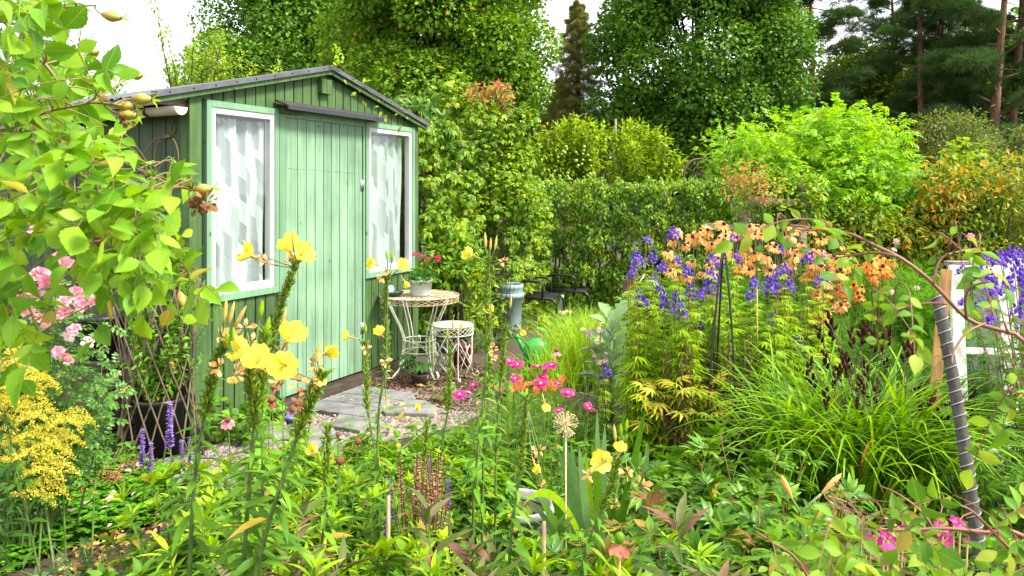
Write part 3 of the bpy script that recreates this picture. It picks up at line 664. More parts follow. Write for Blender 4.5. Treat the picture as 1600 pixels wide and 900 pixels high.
single('enamel_jar', 'little blue and white jar standing in the dark bowl', 'jar', Acc().lathe([(.001, -.03), (.035, -.03), (.045, .0), (.042, .03), (.028, .045), (.024, .043), (.001, .04)], bc2), mat('blue_glaze', (.35, .5, .62), .25, var=.5, scale=14, col2=(.06, .16, .32)), bc2)
# seedling pot under the table
qc = G(655, 603)
t = Thing('potted_seedling', 'dark leafed potted plant on the mulch under the wire table', 'potted plant', qc)
t.part('pot', Acc().lathe([(.001, 0), (.05, 0), (.07, .09), (.074, .1), (.066, .1), (.06, .08), (.001, .08)], qc), mat('brown_pot', (.05, .03, .02), .8))
a = Acc(); M_hel = leafmat('hellebore_leaf', ((.015, .07, .015), (.03, .13, .03), (.06, .2, .04)))
rg = np.random.default_rng(8); st = Acc()
for k in range(16):
    an = rg.uniform(0, 6.28); r = rg.uniform(.04, .15); e = qc + A(r * math.cos(an), r * math.sin(an), rg.uniform(.14, .27)); st.tube([qc + A(0, 0, .08), (qc + e) / 2 + A(0, 0, .1), e], .003, 4)
    a.leaves(FIVE, [e], A(math.cos(an), math.sin(an), -.1), A(0, 0, 1), .085)
t.part('stems', st, M_hel); t.part('leaves', a, M_hel)
jc = G(667, 592); single('china_cup', 'blue and white china cup lying on the mulch under the table', 'cup', Acc().lathe([(.001, 0), (.02, 0), (.032, .03), (.036, .06), (.032, .058), (.026, .02), (.001, .01)], jc, axis=(-.5, -.6, .5)).ball(jc + A(0, 0, .0), .001), mat('china', (.55, .68, .78), .2, var=.6, scale=30, col2=(.06, .18, .4)), jc)
rc = G(722, 574)
single('red_pot', 'red glazed pot in the shade behind the wire stool', 'pot', Acc().lathe([(.001, 0), (.07, 0), (.085, .12), (.1, .19), (.1, .21), (.09, .21), (.075, .1), (.001, .1)], rc), mat('red_glaze', (.10, .008, .008), .3, var=.3), rc)
# blue dish by the door
dc = G(462, 661)
single('blue_dish', 'small blue and purple glazed dish on the gravel beside the wall', 'dish', Acc().lathe([(.001, 0.004), (.05, .004), (.085, .035), (.095, .06), (.088, .06), (.078, .036), (.045, .014), (.001, .012)], dc), mat('cobalt_glaze', (.05, .08, .35), .2, var=.6, scale=12, col2=(.16, .03, .2)), dc)

# grey nested bins
bc = G(794, 513); M_bin = mat('grey_blue_plastic', (.26, .36, .36), .5, var=.12, scale=4)
t = Thing('plastic_bin', 'tall pale grey-blue plastic bin beside the black chairs', 'bin', bc)
t.part('body', Acc().lathe([(.001, 0), (.145, 0), (.15, .01), (.168, .36), (.184, .365), (.187, .42), (.176, .42), (.175, .4), (.16, .36), (.14, .02), (.001, .02)], bc, 32), M_bin)
t.part('inner_bin', Acc().lathe([(.16, .40), (.170, .43), (.173, .47), (.178, .475), (.178, .515), (.168, .52), (.162, .50), (.15, .3), (.001, .3)], bc, 32), M_bin)

# green watering can
wc = G(838, 571); M_can = mat('green_plastic', (.01, .30, .06), .3, var=.15, scale=5)
t = Thing('watering_can', 'bright green plastic watering can with its spout to the left', 'watering can', wc)
prof = [(.001, 0), (.085, 0), (.1, .015), (.105, .12), (.1, .18), (.08, .215), (.05, .235), (.035, .25), (.001, .25)]
b = Acc().lathe(prof, (0, 0, 0), 24); v = b.v[0] * A(1.12, .8, 1) + wc; t.part('body', Acc().raw(v, b.f[0]), M_can)
sp = [wc + A(*p) for p in ((-.06, 0, .05), (-.10, 0, .12), (-.145, 0, .20), (-.17, -.01, .245))]
t.part('spout', Acc().tube(sp, [.036, .028, .018, .013], 12), M_can)
t.part('rose_head', Acc().lathe([(.012, -.02), (.028, .012), (.026, .02), (.001, .022)], sp[-1] + A(-.006, 0, .015), 14, axis=(-.6, -.1, .8)), M_can)
hp = [wc + A(r_ * math.cos(q) + .02, 0, .27 + .075 * math.sin(q) * .9) for q, r_ in zip(np.linspace(-2.6, 2.0, 16)[::-1], [.075] * 16)] + [wc + A(.1, 0, .17)]
t.part('handle', Acc().tube(hp, .014, 10), M_can)

# low black metal chairs
M_blackm = mat('black_metal', (.018, .018, .02), .35, .2, var=.2)
M_mesh = mat('black_wire_mesh', (.015, .015, .016), .7, 0, spec=.15)
def chair(c, h, rz, label, s=1.0):
    t = Thing('garden_chair', label, 'chair', c, 'pair of black metal garden chairs', rz)
    wd, dp, bh, arm = .46 * s, .50 * s, h + .26, h + .20
    a = Acc()
    for y in (-wd / 2, wd / 2):
        t.part('side_frame', Acc().tube([(dp / 2 + .02, y, 0), (dp / 2 + .01, y, h - .07), (dp / 2 - .04, y, h - .01), (0, y, h), (-dp / 2, y, h + .01)], .017, 8), M_blackm, local=True)
        t.part('armrest', Acc().tube([(dp * .18, y, h), (dp * .20, y, arm - .04), (dp * .12, y, arm), (-dp * .35, y, arm + .01), (-dp * .5, y, arm - .02)], .016, 8), M_blackm, local=True)
        t.part('leg', Acc().tube([(-dp / 2, y, h), (-dp / 2 - .05, y, 0)], .013, 8), M_blackm, local=True)
    a = Acc()
    for k in range(26): yy = -wd / 2 + wd * (k + .5) / 26; a.box((0, yy, h + .004), (dp * .96, .007, .004))
    for k in range(5): xx = -dp / 2 + dp * (k + .5) / 5; a.box((xx, 0, h - .004), (.01, wd * .98, .004))
    a.tube([(dp / 2 - .03, -wd / 2, h - .005), (dp / 2 - .03, wd / 2, h - .005)], .012, 8)
    t.part('seat', a, M_mesh, local=True)
    a = Acc().tube([(-dp / 2, -wd / 2, h), (-dp / 2 - .07, -wd / 2, bh - .04), (-dp / 2 - .08, -wd / 2 + .05, bh), (-dp / 2 - .08, wd / 2 - .05, bh), (-dp / 2 - .07, wd / 2, bh - .04), (-dp / 2, wd / 2, h)], .013, 8)
    for k in range(26): yy = -wd / 2 + wd * (k + .5) / 26; a.tube([(-dp / 2, yy, h), (-dp / 2 - .08, yy, bh)], .003, 4)
    t.part('backrest', a, M_mesh, local=True)
    return t
c1 = A((842 - 800) / KF * 10.1, 10.1, 0); c2 = A((892 - 800) / KF * 10.7, 10.75, 0)
chair(c1, .27, R(-14), 'low black metal mesh chair beside the grey bin', 1.05)
chair(c2, .28, R(-14), 'low black metal mesh chair farther from the bin, over the parasol base', 1.1)
uc = G(878, 491)
t = Thing('parasol_base', 'cream round parasol base on the grass under the black chair', 'parasol base', uc)
t.part('disc', Acc().lathe([(.001, 0), (.15, 0), (.155, .01), (.15, .035), (.04, .055), (.001, .055)], uc), mat('cream_concrete', (.45, .36, .22), .8))
t.part('tube', Acc().tube([uc + A(0, 0, .05), uc + A(0, 0, .25)], .024, 12), M_ceram)

# black plant obelisk
oc = A((1122 - 800) / KF * 4.4, 4.4, 0); tp = W(1131, 378, 4.4)
t = Thing('plant_obelisk', 'slim black metal obelisk standing among the purple monkshood', 'obelisk', oc)
for px, dy in ((1092, -.10), (1110, .1), (1142, -.12), (1124, .14)):
    b0 = A((px - 800) / KF * 4.4, 4.4 + dy, 0); b1 = tp + A(0, 0, .02); md = (b0 * .45 + b1 * .55) + unit(b0 - A(oc[0], oc[1], 0)) * .05
    ts = np.linspace(0, 1, 9)[:, None]; pts = (1 - ts) ** 2 * b0 + 2 * ts * (1 - ts) * md + ts ** 2 * b1
    t.part('rod', Acc().tube(pts, .006, 6), M_blackm)
a = Acc()
for q, r in ((.0, .012), (.03, .012), (.06, .013), (.09, .015)): ring(a, tp, r, tp[2] - q, .004, 12)
t.part('top_band', a, M_blackm)

# foreground grey stake wound with white wire
s1 = W(1462, 462, 1.75); s2 = W(1540, 905, 1.62); s0 = s2 + (s2 - s1) * 1.0; s0 = s1 + (s2 - s1) * (s1[2] / (s1[2] - s2[2]))
t = Thing('plant_stake', 'leaning grey stake wound with pale wire at the garden edge', 'stake', s0)
pts = [s0 + (s1 - s0) * q + A(.006 * math.sin(q * 9), 0, 0) for q in np.linspace(0, 1, 26)]
t.part('pole', Acc().tube(pts, np.linspace(.0140, .0122, 26), 14), mat('stake_grey', (.065, .06, .05), .85, var=.4, scale=30, bump=.5, stretch=(3, 3, 1)))
ax = unit(s1 - s0); e1 = unit(np.cross(ax, A(0, 1, 0))); e2 = np.cross(ax, e1); Ln = np.linalg.norm(s1 - s0)
qs = np.arange(0, 1, .0012); turns = Ln / .025
pts = [s0 + (s1 - s0) * q + A(.006 * math.sin(q * 9), 0, 0) + (e1 * math.cos(q * turns * 2 * PI) + e2 * math.sin(q * turns * 2 * PI)) * (.0144 - .0018 * q + .0008) for q in qs]
t.part('wire_winding', Acc().tube(pts, .0014, 5), mat('pale_wire', (.24, .23, .22), .5))

# old window sashes leaning as a cold frame, orange plank
M_oldw = mat('flaking_white_paint', (.68, .70, .64), .6, var=.35, scale=18, col2=(.42, .42, .36), bump=.3)
M_gg = glassmat('old_glass', (.82, .9, .84), .06)
def sash(c, w, h, rz, tilt, label, bars, name='window_sash'):
    t = Thing(name, label, 'window sash', c, 'old window sashes leaning at the right edge', rz)
    Rx = np.array(Matrix.Rotation(tilt, 3, 'X')); th = .036; s = .06
    def B(a, x0, x1, z0, z1, y0=-th / 2, y1=th / 2): return a.box(Rx @ A((x0 + x1) / 2, (y0 + y1) / 2, (z0 + z1) / 2), (x1 - x0, y1 - y0, z1 - z0), Rx)
    a = Acc(); B(a, 0, s, 0, h); B(a, w - s, w, 0, h); B(a, s, w - s, h - s, h - .001, -.017, .017); B(a, s, w - s, 0.001, s * 1.1, -.017, .017)
    t.part('frame', a, M_oldw, False, local=True)
    a = Acc()
    for z in bars: B(a, s, w - s, z - .016, z + .016, -.015, .015)
    t.part('glazing_bar', a, M_oldw, False, local=True)
    zs = [s] + list(bars) + [h - s]
    for z0, z1 in zip(zs[:-1], zs[1:]): t.part('pane', B(Acc(), s - .01, w - s + .01, z0 + .012, z1 - .012, -.002, .002), M_gg, False, local=True)
    return t
sb = W(1496, 700, 4.25); sb[2] = .12
sash(A(sb[0], 4.25, .16), .30, 1.04, R(-8), R(-6), 'old white two-pane window sash leaning behind the purple monkshood', [.58])
sash(A(2.95, 4.72, .20), .62, 1.00, R(-10), R(-3), 'second old window sash with brown top edge just behind the white one', [.5])
pl0, pl1 = W(1458, 660, 4.12), W(1479, 421, 4.16); pl0 = pl0 + (pl0 - pl1) * .6; pl0[2] = max(pl0[2], .02)
ax = unit(pl1 - pl0); sx = unit(np.cross(ax, A(.35, 1, 0))); rot = np.array([sx, np.cross(ax, sx), ax]).T
single('wood_plank', 'orange new pine plank leaning beside the white window sash', 'plank', Acc().box((pl0 + pl1) / 2, (.052, .03, np.linalg.norm(pl1 - pl0)), rot), mat('new_pine', (.52, .27, .09), .6, var=.4, scale=7, stretch=(7, 7, .8)), pl0, smooth=False)
pp = W(1560, 412, 4.9)
single('top_board', 'grey-brown board lying across the tops of the old sashes', 'board', Acc().box(pp, (.62, .10, .03)), M_greywood, pp, smooth=False)
pst = G(1560, 820); single('marker_post', 'short square pale post in the soil below the sashes', 'post', Acc().box((pst[0], pst[1], .16), (.02, .02, .32)), M_greywood, (pst[0], pst[1], 0), smooth=False)

# fence remnant under the elder, brown boards, poles
fc = W(1222, 400, 9.0); fc[2] = 0
t = Thing('wooden_fence', 'short weathered rail fence half hidden below the bright elder bush', 'fence', fc)
r0, r1 = W(1168, 311, 9.0), W(1277, 319, 9.0)
def beam(p, q, wz, wy):
    ax = unit(q - p); sy = unit(np.cross(A(0, 0, 1), ax)) if abs(ax[2]) < .9 else A(0, 1, 0); sz = np.cross(ax, sy)
    return Acc().box((p + q) / 2, (np.linalg.norm(q - p), wy, wz), np.array([ax, sy, sz]).T)
M_fence = mat('fence_wood', (.30, .23, .14), .85, var=.5, scale=9, bump=.4, stretch=(1, 4, 4))
t.part('rail', beam(r0, r1, .07, .03), M_fence, False)
for px, top in ((1163, 330), (1254, 286)):
    q = W(px, top, 9.05); t.part('post', beam(A(q[0], 9.05, 0), q, .07, .07), M_fence, False)
t.part('rail', beam(W(1100, 352, 9.02), W(1150, 355, 9.02), .06, .03), M_fence, False)
q = W(986, 442, 9.2); single('brown_board', 'reddish brown board standing behind the cabbage', 'board', Acc().box((q[0], 9.2, .42), (.2, .03, .3)).box((q[0], 9.24, .2), (.04, .03, .4)), mat('brown_board', (.07, .03, .02), .8), (q[0], 9.2, 0), smooth=False)
p0 = W(962, 186, 14); single('garden_pole', 'thin pale pole rising above the apple trees', 'pole', Acc().tube([A(p0[0], 14, 0), p0], .02, 6), M_greywood, (p0[0], 14, 0))
wcn = W(1092, 274, 11.2); M_rust = mat('rusty_iron', (.09, .055, .04), .8, .3)
t = Thing('iron_wheel', 'old rusty iron wheel rim rising out of the hedge top', 'wheel', wcn)
a = Acc().tube([wcn + A(.23 * math.cos(q), .09 * math.cos(q), .23 * math.sin(q)) for q in np.linspace(0, 2 * PI, 40, False)], .017, 8, closed=True)
t.part('rim', a, M_rust); a = Acc()
for k in range(6): q = k * PI / 3 + .55; a.tube([wcn, wcn + A(.22 * math.cos(q), .09 * math.cos(q), .22 * math.sin(q))], .009, 6)
t.part('spoke', a, M_rust); t.part('hub', Acc().ball(wcn, .035), M_rust)
t.part('post', Acc().tube([A(wcn[0], wcn[1] + .06, 0), wcn + A(0, .06, 0)], .02, 6), M_rust)
pts = [W(x, y, 8.0) for x, y in ((985, 492), (978, 478), (973, 462), (976, 457), (990, 456), (1000, 440), (1008, 428))]
pts = [A(pts[0][0], 8, .0)] + pts; single('wire_support', 'bent white wire plant support beside the cabbage leaves', 'plant support', Acc().tube(pts, .006, 6), M_ceram, pts[0])

# willow trellis cone round a black pot
tcn = G(250, 713); 
t = Thing('willow_trellis', 'brown willow lattice standing in a waisted cone round the sweet peas', 'trellis', tcn)
M_will = mat('willow', (.115, .08, .05), .75, var=.4, scale=25, stretch=(2, 2, 1))
rg = np.random.default_rng(2); k = 0
for sg in (1, -1):
    for i in range(16):
        a0 = 2 * PI * i / 16 + sg * .05; a1 = a0 + sg * R(88); zt = .98 + rg.uniform(-.05, .1); rt = .235 + rg.uniform(-.01, .02) + (.05 if math.cos(a1 - PI) > .5 else 0)
        p0 = tcn + A(.265 * math.cos(a0), .265 * math.sin(a0), .0); p1 = tcn + A(rt * math.cos(a1), rt * math.sin(a1), zt)
        pts = [p0 + (p1 - p0) * s + A(*rg.normal(0, .003, 3)) for s in np.linspace(0, 1, 7)]
        t.part('stick', Acc().tube(pts, np.linspace(.0058, .0048, 7) + rg.uniform(-.001, .001), 5), M_will)
t2 = Thing('black_tub', 'large black plastic pot inside the willow trellis', 'pot', tcn)
t2.part('pot', Acc().lathe([(.001, 0), (.115, 0), (.14, .33), (.148, .335), (.148, .36), (.138, .36), (.13, .32), (.001, .31)], tcn), M_black)
t2.part('soil', Acc().lathe([(.001, .325), (.134, .325)], tcn, 16), M_soil)
# raised wooden planter with tray and black pot
wc2 = A((168 - 800) / KF * 5.15, 5.15, 0)
t = Thing('wooden_planter', 'dark brown wooden box standing behind the willow trellis', 'planter', wc2, rz=RZ - PI / 2)
a = Acc()
for k in range(4): a.bbox(-.28, .28, -.24, .24, .012 + k * .125, .12 + k * .125 + .005)
t.part('box', a, mat('brown_planter', (.10, .06, .045), .8, var=.4, scale=9, stretch=(1, 1, 5)), False, local=True)
t.part('rim', Acc().bbox(-.30, .30, -.26, .26, .52, .55), M_darkwood, False, local=True)
bp_ = W(158, 545, 5.0); bz = .55
t = Thing('black_pot', 'wide black plastic pot on the brown planter behind the pink roses', 'pot', A(bp_[0], 5.0, bz))
t.part('pot', Acc().lathe([(.001, 0), (.105, 0), (.145, .24), (.16, .245), (.16, .275), (.15, .275), (.135, .2), (.001, .2)], A(bp_[0], 5.0, bz)), M_black)
tr = G(188, 650); single('black_tray', 'shallow black plant tray on the soil beside the trellis', 'tray', Acc().raw(*(lambda b: (b.v[0], b.f[0]))(Acc().lathe([(.001, .03), (.09, .03), (.1, .06), (.108, .06), (.1, 0), (.001, 0)], tr + A(0, 0, .05)))).bbox(tr[0] - .07, tr[0] + .07, tr[1] - .07, tr[1] + .07, 0, .05), M_black, tr, smooth=False)

# tub ring in the foreground, small black pot, canes
rc = A((808 - 800) / KF * 3.55, 3.55, 0)
t = Thing('round_tub', 'round grey stone-like tub of soil among the foreground leaves', 'tub', rc)
t.part('tub_wall', Acc().lathe([(.12, 0), (.155, .17), (.172, .185), (.172, .205), (.16, .215), (.148, .205), (.142, .17)], rc, 36), mat('grey_tub', (.30, .29, .28), .7, var=.4, scale=18, bump=.2))
t.part('soil', Acc().lathe([(.001, .17), (.147, .165)], rc, 24), M_soil)
kc = A((777 - 800) / KF * 3.95, 3.95, 0)
single('nursery_pot', 'glossy black nursery pot half hidden behind the round tub', 'pot', Acc().lathe([(.001, 0), (.05, 0), (.065, .2), (.07, .205), (.07, .23), (.062, .23), (.055, .15), (.001, .15)], kc), M_black, kc)
M_cane = mat('bamboo_cane', (.4, .28, .13), .6, var=.4, scale=20, stretch=(2, 2, .6))
for i, (x0, y0, Y, lab) in enumerate(((607, 775, 2.5, 'thick tan bamboo cane in front of the brown seed spikes'), (1005, 640, 4.6, 'thin brown cane at the near edge of the monkshood'), (1183, 440, 5.0, 'thin tan cane rising through the orange daisies'), (850, 815, 2.3, 'green-yellow cane leaning in the front leaves'))):
    tp_ = W(x0, y0, Y); single('garden_cane', lab, 'cane', Acc().tube([A(tp_[0] - .01, Y, 0), tp_ * .5 + A(tp_[0] - .01, Y, 0) * .5 + A(.004, 0, 0), tp_], [.007, .0065, .006] if i in (0, 3) else .0045, 7), M_cane, (tp_[0] - .01, Y, 0))
# ================================================================== trees and shrubs
BARK = mat('bark', (.09, .065, .045), .95, var=.5, scale=14, bump=.8, stretch=(2, 2, .5))
BARKP = mat('pine_bark', (.19, .085, .045), .9, var=.5, scale=9, bump=.6, stretch=(2, 2, .6), col2=(.06, .035, .025))
def blob_leaves(rg, centers, radii, n, flat=.8, inner=.55):
    # leaves spread through the outer part of many small clumps
    k = len(centers); w_ = radii ** 2; idx = rg.choice(k, n, p=w_ / w_.sum())
    d = unit(rg.normal(size=(n, 3))); d[:, 2] = d[:, 2] * 1.0 + .12; d = unit(d)
    r = radii[idx] * (inner + (1.08 - inner) * rg.random(n) ** .6)
    p = centers[idx] + d * r[:, None] * A(1, 1, flat)
    return p, d, idx
def crown_clumps(rg, c, rad, n, rc, hollow=.45, low=-.75):
    d = unit(rg.normal(size=(n * 3, 3))); d = d[d[:, 2] > low][:n]
    q = hollow + (1 - hollow) * rg.random(len(d)) ** .5
    cc = c + d * q[:, None] * rad
    return cc, rc * rg.uniform(.5, 1.5, len(d))
def tree(label, base, crown_c, rad, m, n=30000, clumps=90, rc=1.1, leaf=.16, tpl=DIAW, trunk=.22, seed=1, name='broadleaf_tree', cat='tree', group=None, hollow=.45, low=-.75, flat=.8, bark=None, limbs=26, droop=.3):
    rg = np.random.default_rng(seed); base = np.asarray(base, float); cc = np.asarray(crown_c, float); rad = np.asarray(rad, float)
    t = Thing(name, label, cat, base, group)
    C_, Rc = crown_clumps(rg, cc, rad, clumps, rc, hollow, low)
    p, d, idx = blob_leaves(rg, C_, Rc, n, flat, .68)
    fw = unit(d * .7 + rg.normal(size=(n, 3)) * .6 + A(0, 0, -droop)); up = unit(d * .6 + A(0, 0, .9) + rg.normal(size=(n, 3)) * .45)
    t.part('crown', Acc().leaves(tpl, p, fw, up, leaf * rg.uniform(.6, 1.3, n)), m, False)
    a = Acc(); top = cc + A(0, 0, rad[2] * .35)
    tk = [base + (top - base) * s + A(math.sin(s * 5 + seed) * .04 * rad[0], 0, 0) for s in np.linspace(0, 1, 8)]
    a.tube(tk, np.linspace(trunk, trunk * .3, 8), 8)
    for i in rg.choice(len(C_), min(limbs, len(C_)), replace=False):
        s = rg.uniform(.3, .9); j = int(s * 7); o = np.array(tk[j]); e = C_[i]
        if e[2] < o[2] - 1: continue
        md = (o + e) / 2 + A(0, 0, .1 * np.linalg.norm(e - o)); a.tube([o, (o + md) / 2 + rg.normal(0, .03, 3) * rc, md, e], np.array([.2, .15, .1, .04]) * trunk, 5)
    t.part('trunk', a, bark or BARK)
    return t
def at(px, Y, z): return A((px - 800) / KF * Y, Y, z)
F_oak = leafmat('oak_leaf', ((.055, .15, .012), (.11, .26, .018), (.20, .39, .03)), tr=.3, big=.35)
F_dark = leafmat('dark_leaf', ((.022, .07, .01), (.04, .12, .016), (.075, .19, .024)), tr=.25, big=.3)
F_linden = leafmat('linden_leaf', ((.04, .12, .016), (.08, .21, .026), (.14, .32, .04)), tr=.25, big=.3)
F_yel = leafmat('yellow_green_leaf', ((.06, .12, .01), (.11, .21, .015), (.18, .30, .03)), tr=.35, big=.4)
F_pine = leafmat('pine_needle', ((.028, .075, .03), (.05, .12, .04), (.085, .17, .06)), tr=.15, rough=.6, big=.3)
F_spruce = leafmat('spruce_needle', ((.16, .19, .10), (.25, .28, .14), (.34, .36, .18)), tr=.2, rough=.6, big=.3)
# oak behind the shed: upper crown leans over the garden
tree('big light green oak behind the shed roof, filling the top of the view', at(640, 25, 0), at(676, 25, 7.2), (3.45, 3.0, 4.6), F_oak, n=95000, clumps=150, rc=.9, leaf=.14, trunk=.3, seed=11, flat=.6, limbs=50, low=-.95, hollow=.35, name='oak_tree')
tree('dark broad tree far behind the left slope of the shed roof', at(400, 31, 0), at(432, 31, 6.6), (2.7, 3, 3.9), F_linden, n=42000, clumps=90, rc=1.0, leaf=.17, seed=12)
tree('dark green tree between the roof ridge and the light oak', at(520, 34, 0), at(520, 34, 7.4), (3.8, 3, 4.8), F_linden, n=28000, clumps=70, rc=1.3, leaf=.24, seed=13)
tree('massive round deep green lime tree in the middle of the wood edge', at(1090, 27, 0), at(1093, 27, 5.9), (3.0, 3.0, 5.0), F_linden, n=115000, clumps=160, rc=.85, leaf=.14, trunk=.35, seed=14, flat=.75, hollow=.6, name='lime_tree')
tree('shadowy lower tree filling the gap right of the lime tree', at(1215, 33, 0), at(1210, 33, 3.0), (2.2, 2.2, 2.8), F_dark, n=16000, clumps=50, rc=.8, leaf=.18, seed=15)
tree('yellow-green maple behind the pines, crown top below the sky gap', at(1345, 36, 0), at(1345, 36, 4.8), (2.2, 2.2, 3.1), F_yel, n=26000, clumps=80, rc=.75, leaf=.18, seed=16, name='maple_tree')
tree('yellow-green leafy tree seen through the right-hand pines', at(1430, 40, 0), at(1440, 40, 3.8), (3.0, 2.2, 4.0), F_yel, n=26000, clumps=90, rc=1.0, leaf=.25, seed=17, name='maple_tree')
tree('dark tree closing the gap under the light oak', at(760, 36, 0), at(770, 36, 3.4), (4.0, 2.4, 3.2), F_dark, n=20000, clumps=60, rc=1.0, leaf=.2, seed=18)
tree('dark tree at the very right edge behind the pines', at(1580, 42, 0), at(1580, 42, 4.5), (4.6, 2.4, 5.6), F_linden, n=28000, clumps=70, rc=1.4, leaf=.28, seed=19)
# conifers
def pine(label, base, top, zlow, spread, n=9000, seed=1, r=.2, lean=0.0, wh=26):
    rg = np.random.default_rng(seed); base = np.asarray(base, float); t = Thing('pine_tree', label, 'pine tree', base, 'tall pines at the wood edge')
    tk = [base + A(lean * s + .1 * math.sin(s * 4 + seed), 0, top * s) for s in np.linspace(0, 1, 10)]
    t.part('trunk', Acc().tube(tk, np.linspace(r, r * .25, 10), 8), BARKP)
    a = Acc(); cs, rs = [], []
    for k in range(wh):
        z = zlow + (top - zlow) * (k / wh) ** .9; an = k * 2.4 + rg.uniform(-.4, .4); s = z / top; o = base + A(lean * s + .1 * math.sin(s * 4 + seed), 0, z)
        ln = spread * rg.uniform(.55, 1.1) * (1 - .5 * s ** 3); e = o + A(math.cos(an) * ln, math.sin(an) * ln, rg.uniform(-.1, .35) * ln)
        md = (o + e) / 2 + A(0, 0, .12 * ln); a.tube([o, md, e], [r * .22, r * .15, .012], 5)
        for q in (.45, .7, .9, 1.05):
            cs.append(o * (1 - q) + e * q + rg.normal(0, .18, 3) * ln * .4 + A(0, 0, .06 * ln)); rs.append(rg.uniform(.25, .5) * (spread / 2.2))
        if k % 3 == 0: a.tube([o, o + A(math.cos(an + 2) * .8, math.sin(an + 2) * .8, -.15)], [.03, .008], 4)
    t.part('branches', a, BARKP)
    cs = np.array(cs); rs = np.array(rs); p, d, _ = blob_leaves(rg, cs, rs, n, .42, .2)
    t.part('crown', Acc().leaves(TUFT, p, unit(d + A(0, 0, .25)), unit(A(0, 0, 1) + rg.normal(size=(n, 3)) * .3), rg.uniform(.17, .32, n)), F_pine, False)
    return t
for i, (px, Y, top, zl, sp, n, lean, lab) in enumerate((
        (1268, 29, 11, 4.0, 1.9, 5200, -.1, 'tall pine with a bare orange trunk just right of the lime tree'),
        (1432, 30, 12, 2.6, 2.3, 5200, .2, 'leftmost slender pine of the right-hand group, dark boughs spread wide'),
        (1470, 31, 12, 3.2, 2.0, 4200, .2, 'pine with thin orange trunk, the nearer of a close pair'),
        (1483, 33, 12, 3.6, 2.0, 3600, .1, 'pine with thin orange trunk standing just right of its close twin'),
        (1548, 27, 12, 1.8, 2.6, 8500, .7, 'thick-trunked leaning pine near the right edge'),
        (1575, 29, 12, 2.0, 2.6, 7500, .6, 'second thick leaning pine at the right edge, behind the first'),
        (1398, 35, 12, 4.2, 2.2, 3600, -.2, 'pine far behind the maple with only its upper boughs in the open'))):
    pine(lab, at(px, Y, 0), top, zl, sp, n, 31 + i, .15 if i not in (4, 5) else .2, lean)
def spruce(label, base, top, rad, n, seed, m):
    rg = np.random.default_rng(seed); base = np.asarray(base, float); t = Thing('spruce_tree', label, 'spruce tree', base)
    t.part('trunk', Acc().tube([base, base + A(0, 0, top)], [.22, .03], 8), BARK)
    p, fw = [], []; nb = 150; per = n // nb
    for k in range(nb):
        z = top * (.06 + .93 * k / nb); an = k * 2.39; ln = rad * (1 - z / top) ** .8 * rg.uniform(.8, 1.15) + .1
        s = rg.random(per) ** .7; u = A(math.cos(an), math.sin(an), 0); v = A(-u[1], u[0], 0)
        q = base + A(0, 0, z) + u * (s * ln)[:, None] + A(0, 0, -1) * (.28 * ln * s - .06 * ln * s ** 4)[:, None] + v * (rg.normal(0, .16, per) * ln * (.3 + s * (1 - s) * 2))[:, None] + A(0, 0, -1) * (np.abs(rg.normal(0, .12, per)))[:, None]
        p.append(q); fw.append(np.broadcast_to(u + A(0, 0, -.5), (per, 3)))
    p = np.concatenate(p); fw = np.concatenate(fw) + rg.normal(0, .3, (len(p), 3))
    t.part('crown', Acc().leaves(TUFT, p, fw, A(0, 0, 1), rg.uniform(.12, .22, len(p))), m, False)
spruce('pale brownish spruce in the sky gap between the oak and the lime tree', at(903, 30, 0), 8.9, 2.3, 12000, 41, F_spruce)
spruce('second duller spruce close behind the hedge left of the lime tree', at(880, 34, 0), 6.6, 2.2, 9000, 42, F_spruce)
spruce('dark small spruce in front of the yellow-green maple', at(1300, 31, 0), 5.6, 1.7, 6500, 43, F_pine)
# far wood behind everything: reads as one dark mass
rg = np.random.default_rng(50); n = 42000
X = rg.uniform(-34, 40, n); Yb = rg.uniform(48, 54, n); H = 5.6 + 1.2 * np.sin(X * .35) + .8 * np.sin(X * .9 + 1); Z = rg.random(n) ** .8 * H
p = np.stack([X, Yb + np.sin(X) * .6, Z], 1)
a = Acc().leaves(DIAW, p, rg.normal(size=(n, 3)), A(0, -.6, 1) + rg.normal(size=(n, 3)) * .5, rg.uniform(.3, .6, n))
single('far_wood', 'dark wood closing the view behind the single trees', 'wood', a, F_dark, (0, 50, 0), kind='stuff', smooth=False)
# thin fruit trees behind the shed, top left
F_fruit = leafmat('fruit_leaf', ((.11, .22, .03), (.2, .36, .045), (.3, .48, .08)), tr=.4, big=.6)
def whip_tree(label, base, whips, m, seed, leaf=.07, n_per=110, name='fruit_tree', cat='tree', group=None, tpl=L3, stick=.012):
    rg = np.random.default_rng(seed); base = np.asarray(base, float); t = Thing(name, label, cat, base, group); a = Acc(); P, F = [], []
    hub = base + A(0, 0, min(w_[2] for w_ in whips) * .55); a.tube([base, hub], [.06, .045], 7)
    for e in whips:
        e = np.asarray(e, float); md = hub * .4 + e * .6 + A(*rg.normal(0, .05, 2), -.1); ts = np.linspace(0, 1, 9)[:, None]
        pts = (1 - ts) ** 2 * hub + 2 * ts * (1 - ts) * md + ts ** 2 * e; a.tube(pts, np.linspace(stick * 1.6, stick * .4, 9), 5)
        s = rg.uniform(.25, 1, n_per) ** .7; q = ((1 - s) ** 2)[:, None] * hub + (2 * s * (1 - s))[:, None] * md + (s ** 2)[:, None] * e
        dv = unit(rg.normal(size=(n_per, 3)) + A(0, 0, .2)); P.append(q + dv * rg.uniform(.0, .12, (n_per, 1))); F.append(dv)
    t.part('trunk', a, BARK); P = np.concatenate(P); F = np.concatenate(F)
    t.part('crown', Acc().leaves(tpl, P, F, A(0, 0, 1) + F * .3, leaf * rg.uniform(.6, 1.2, len(P))), m)
    return t
rg = np.random.default_rng(60)
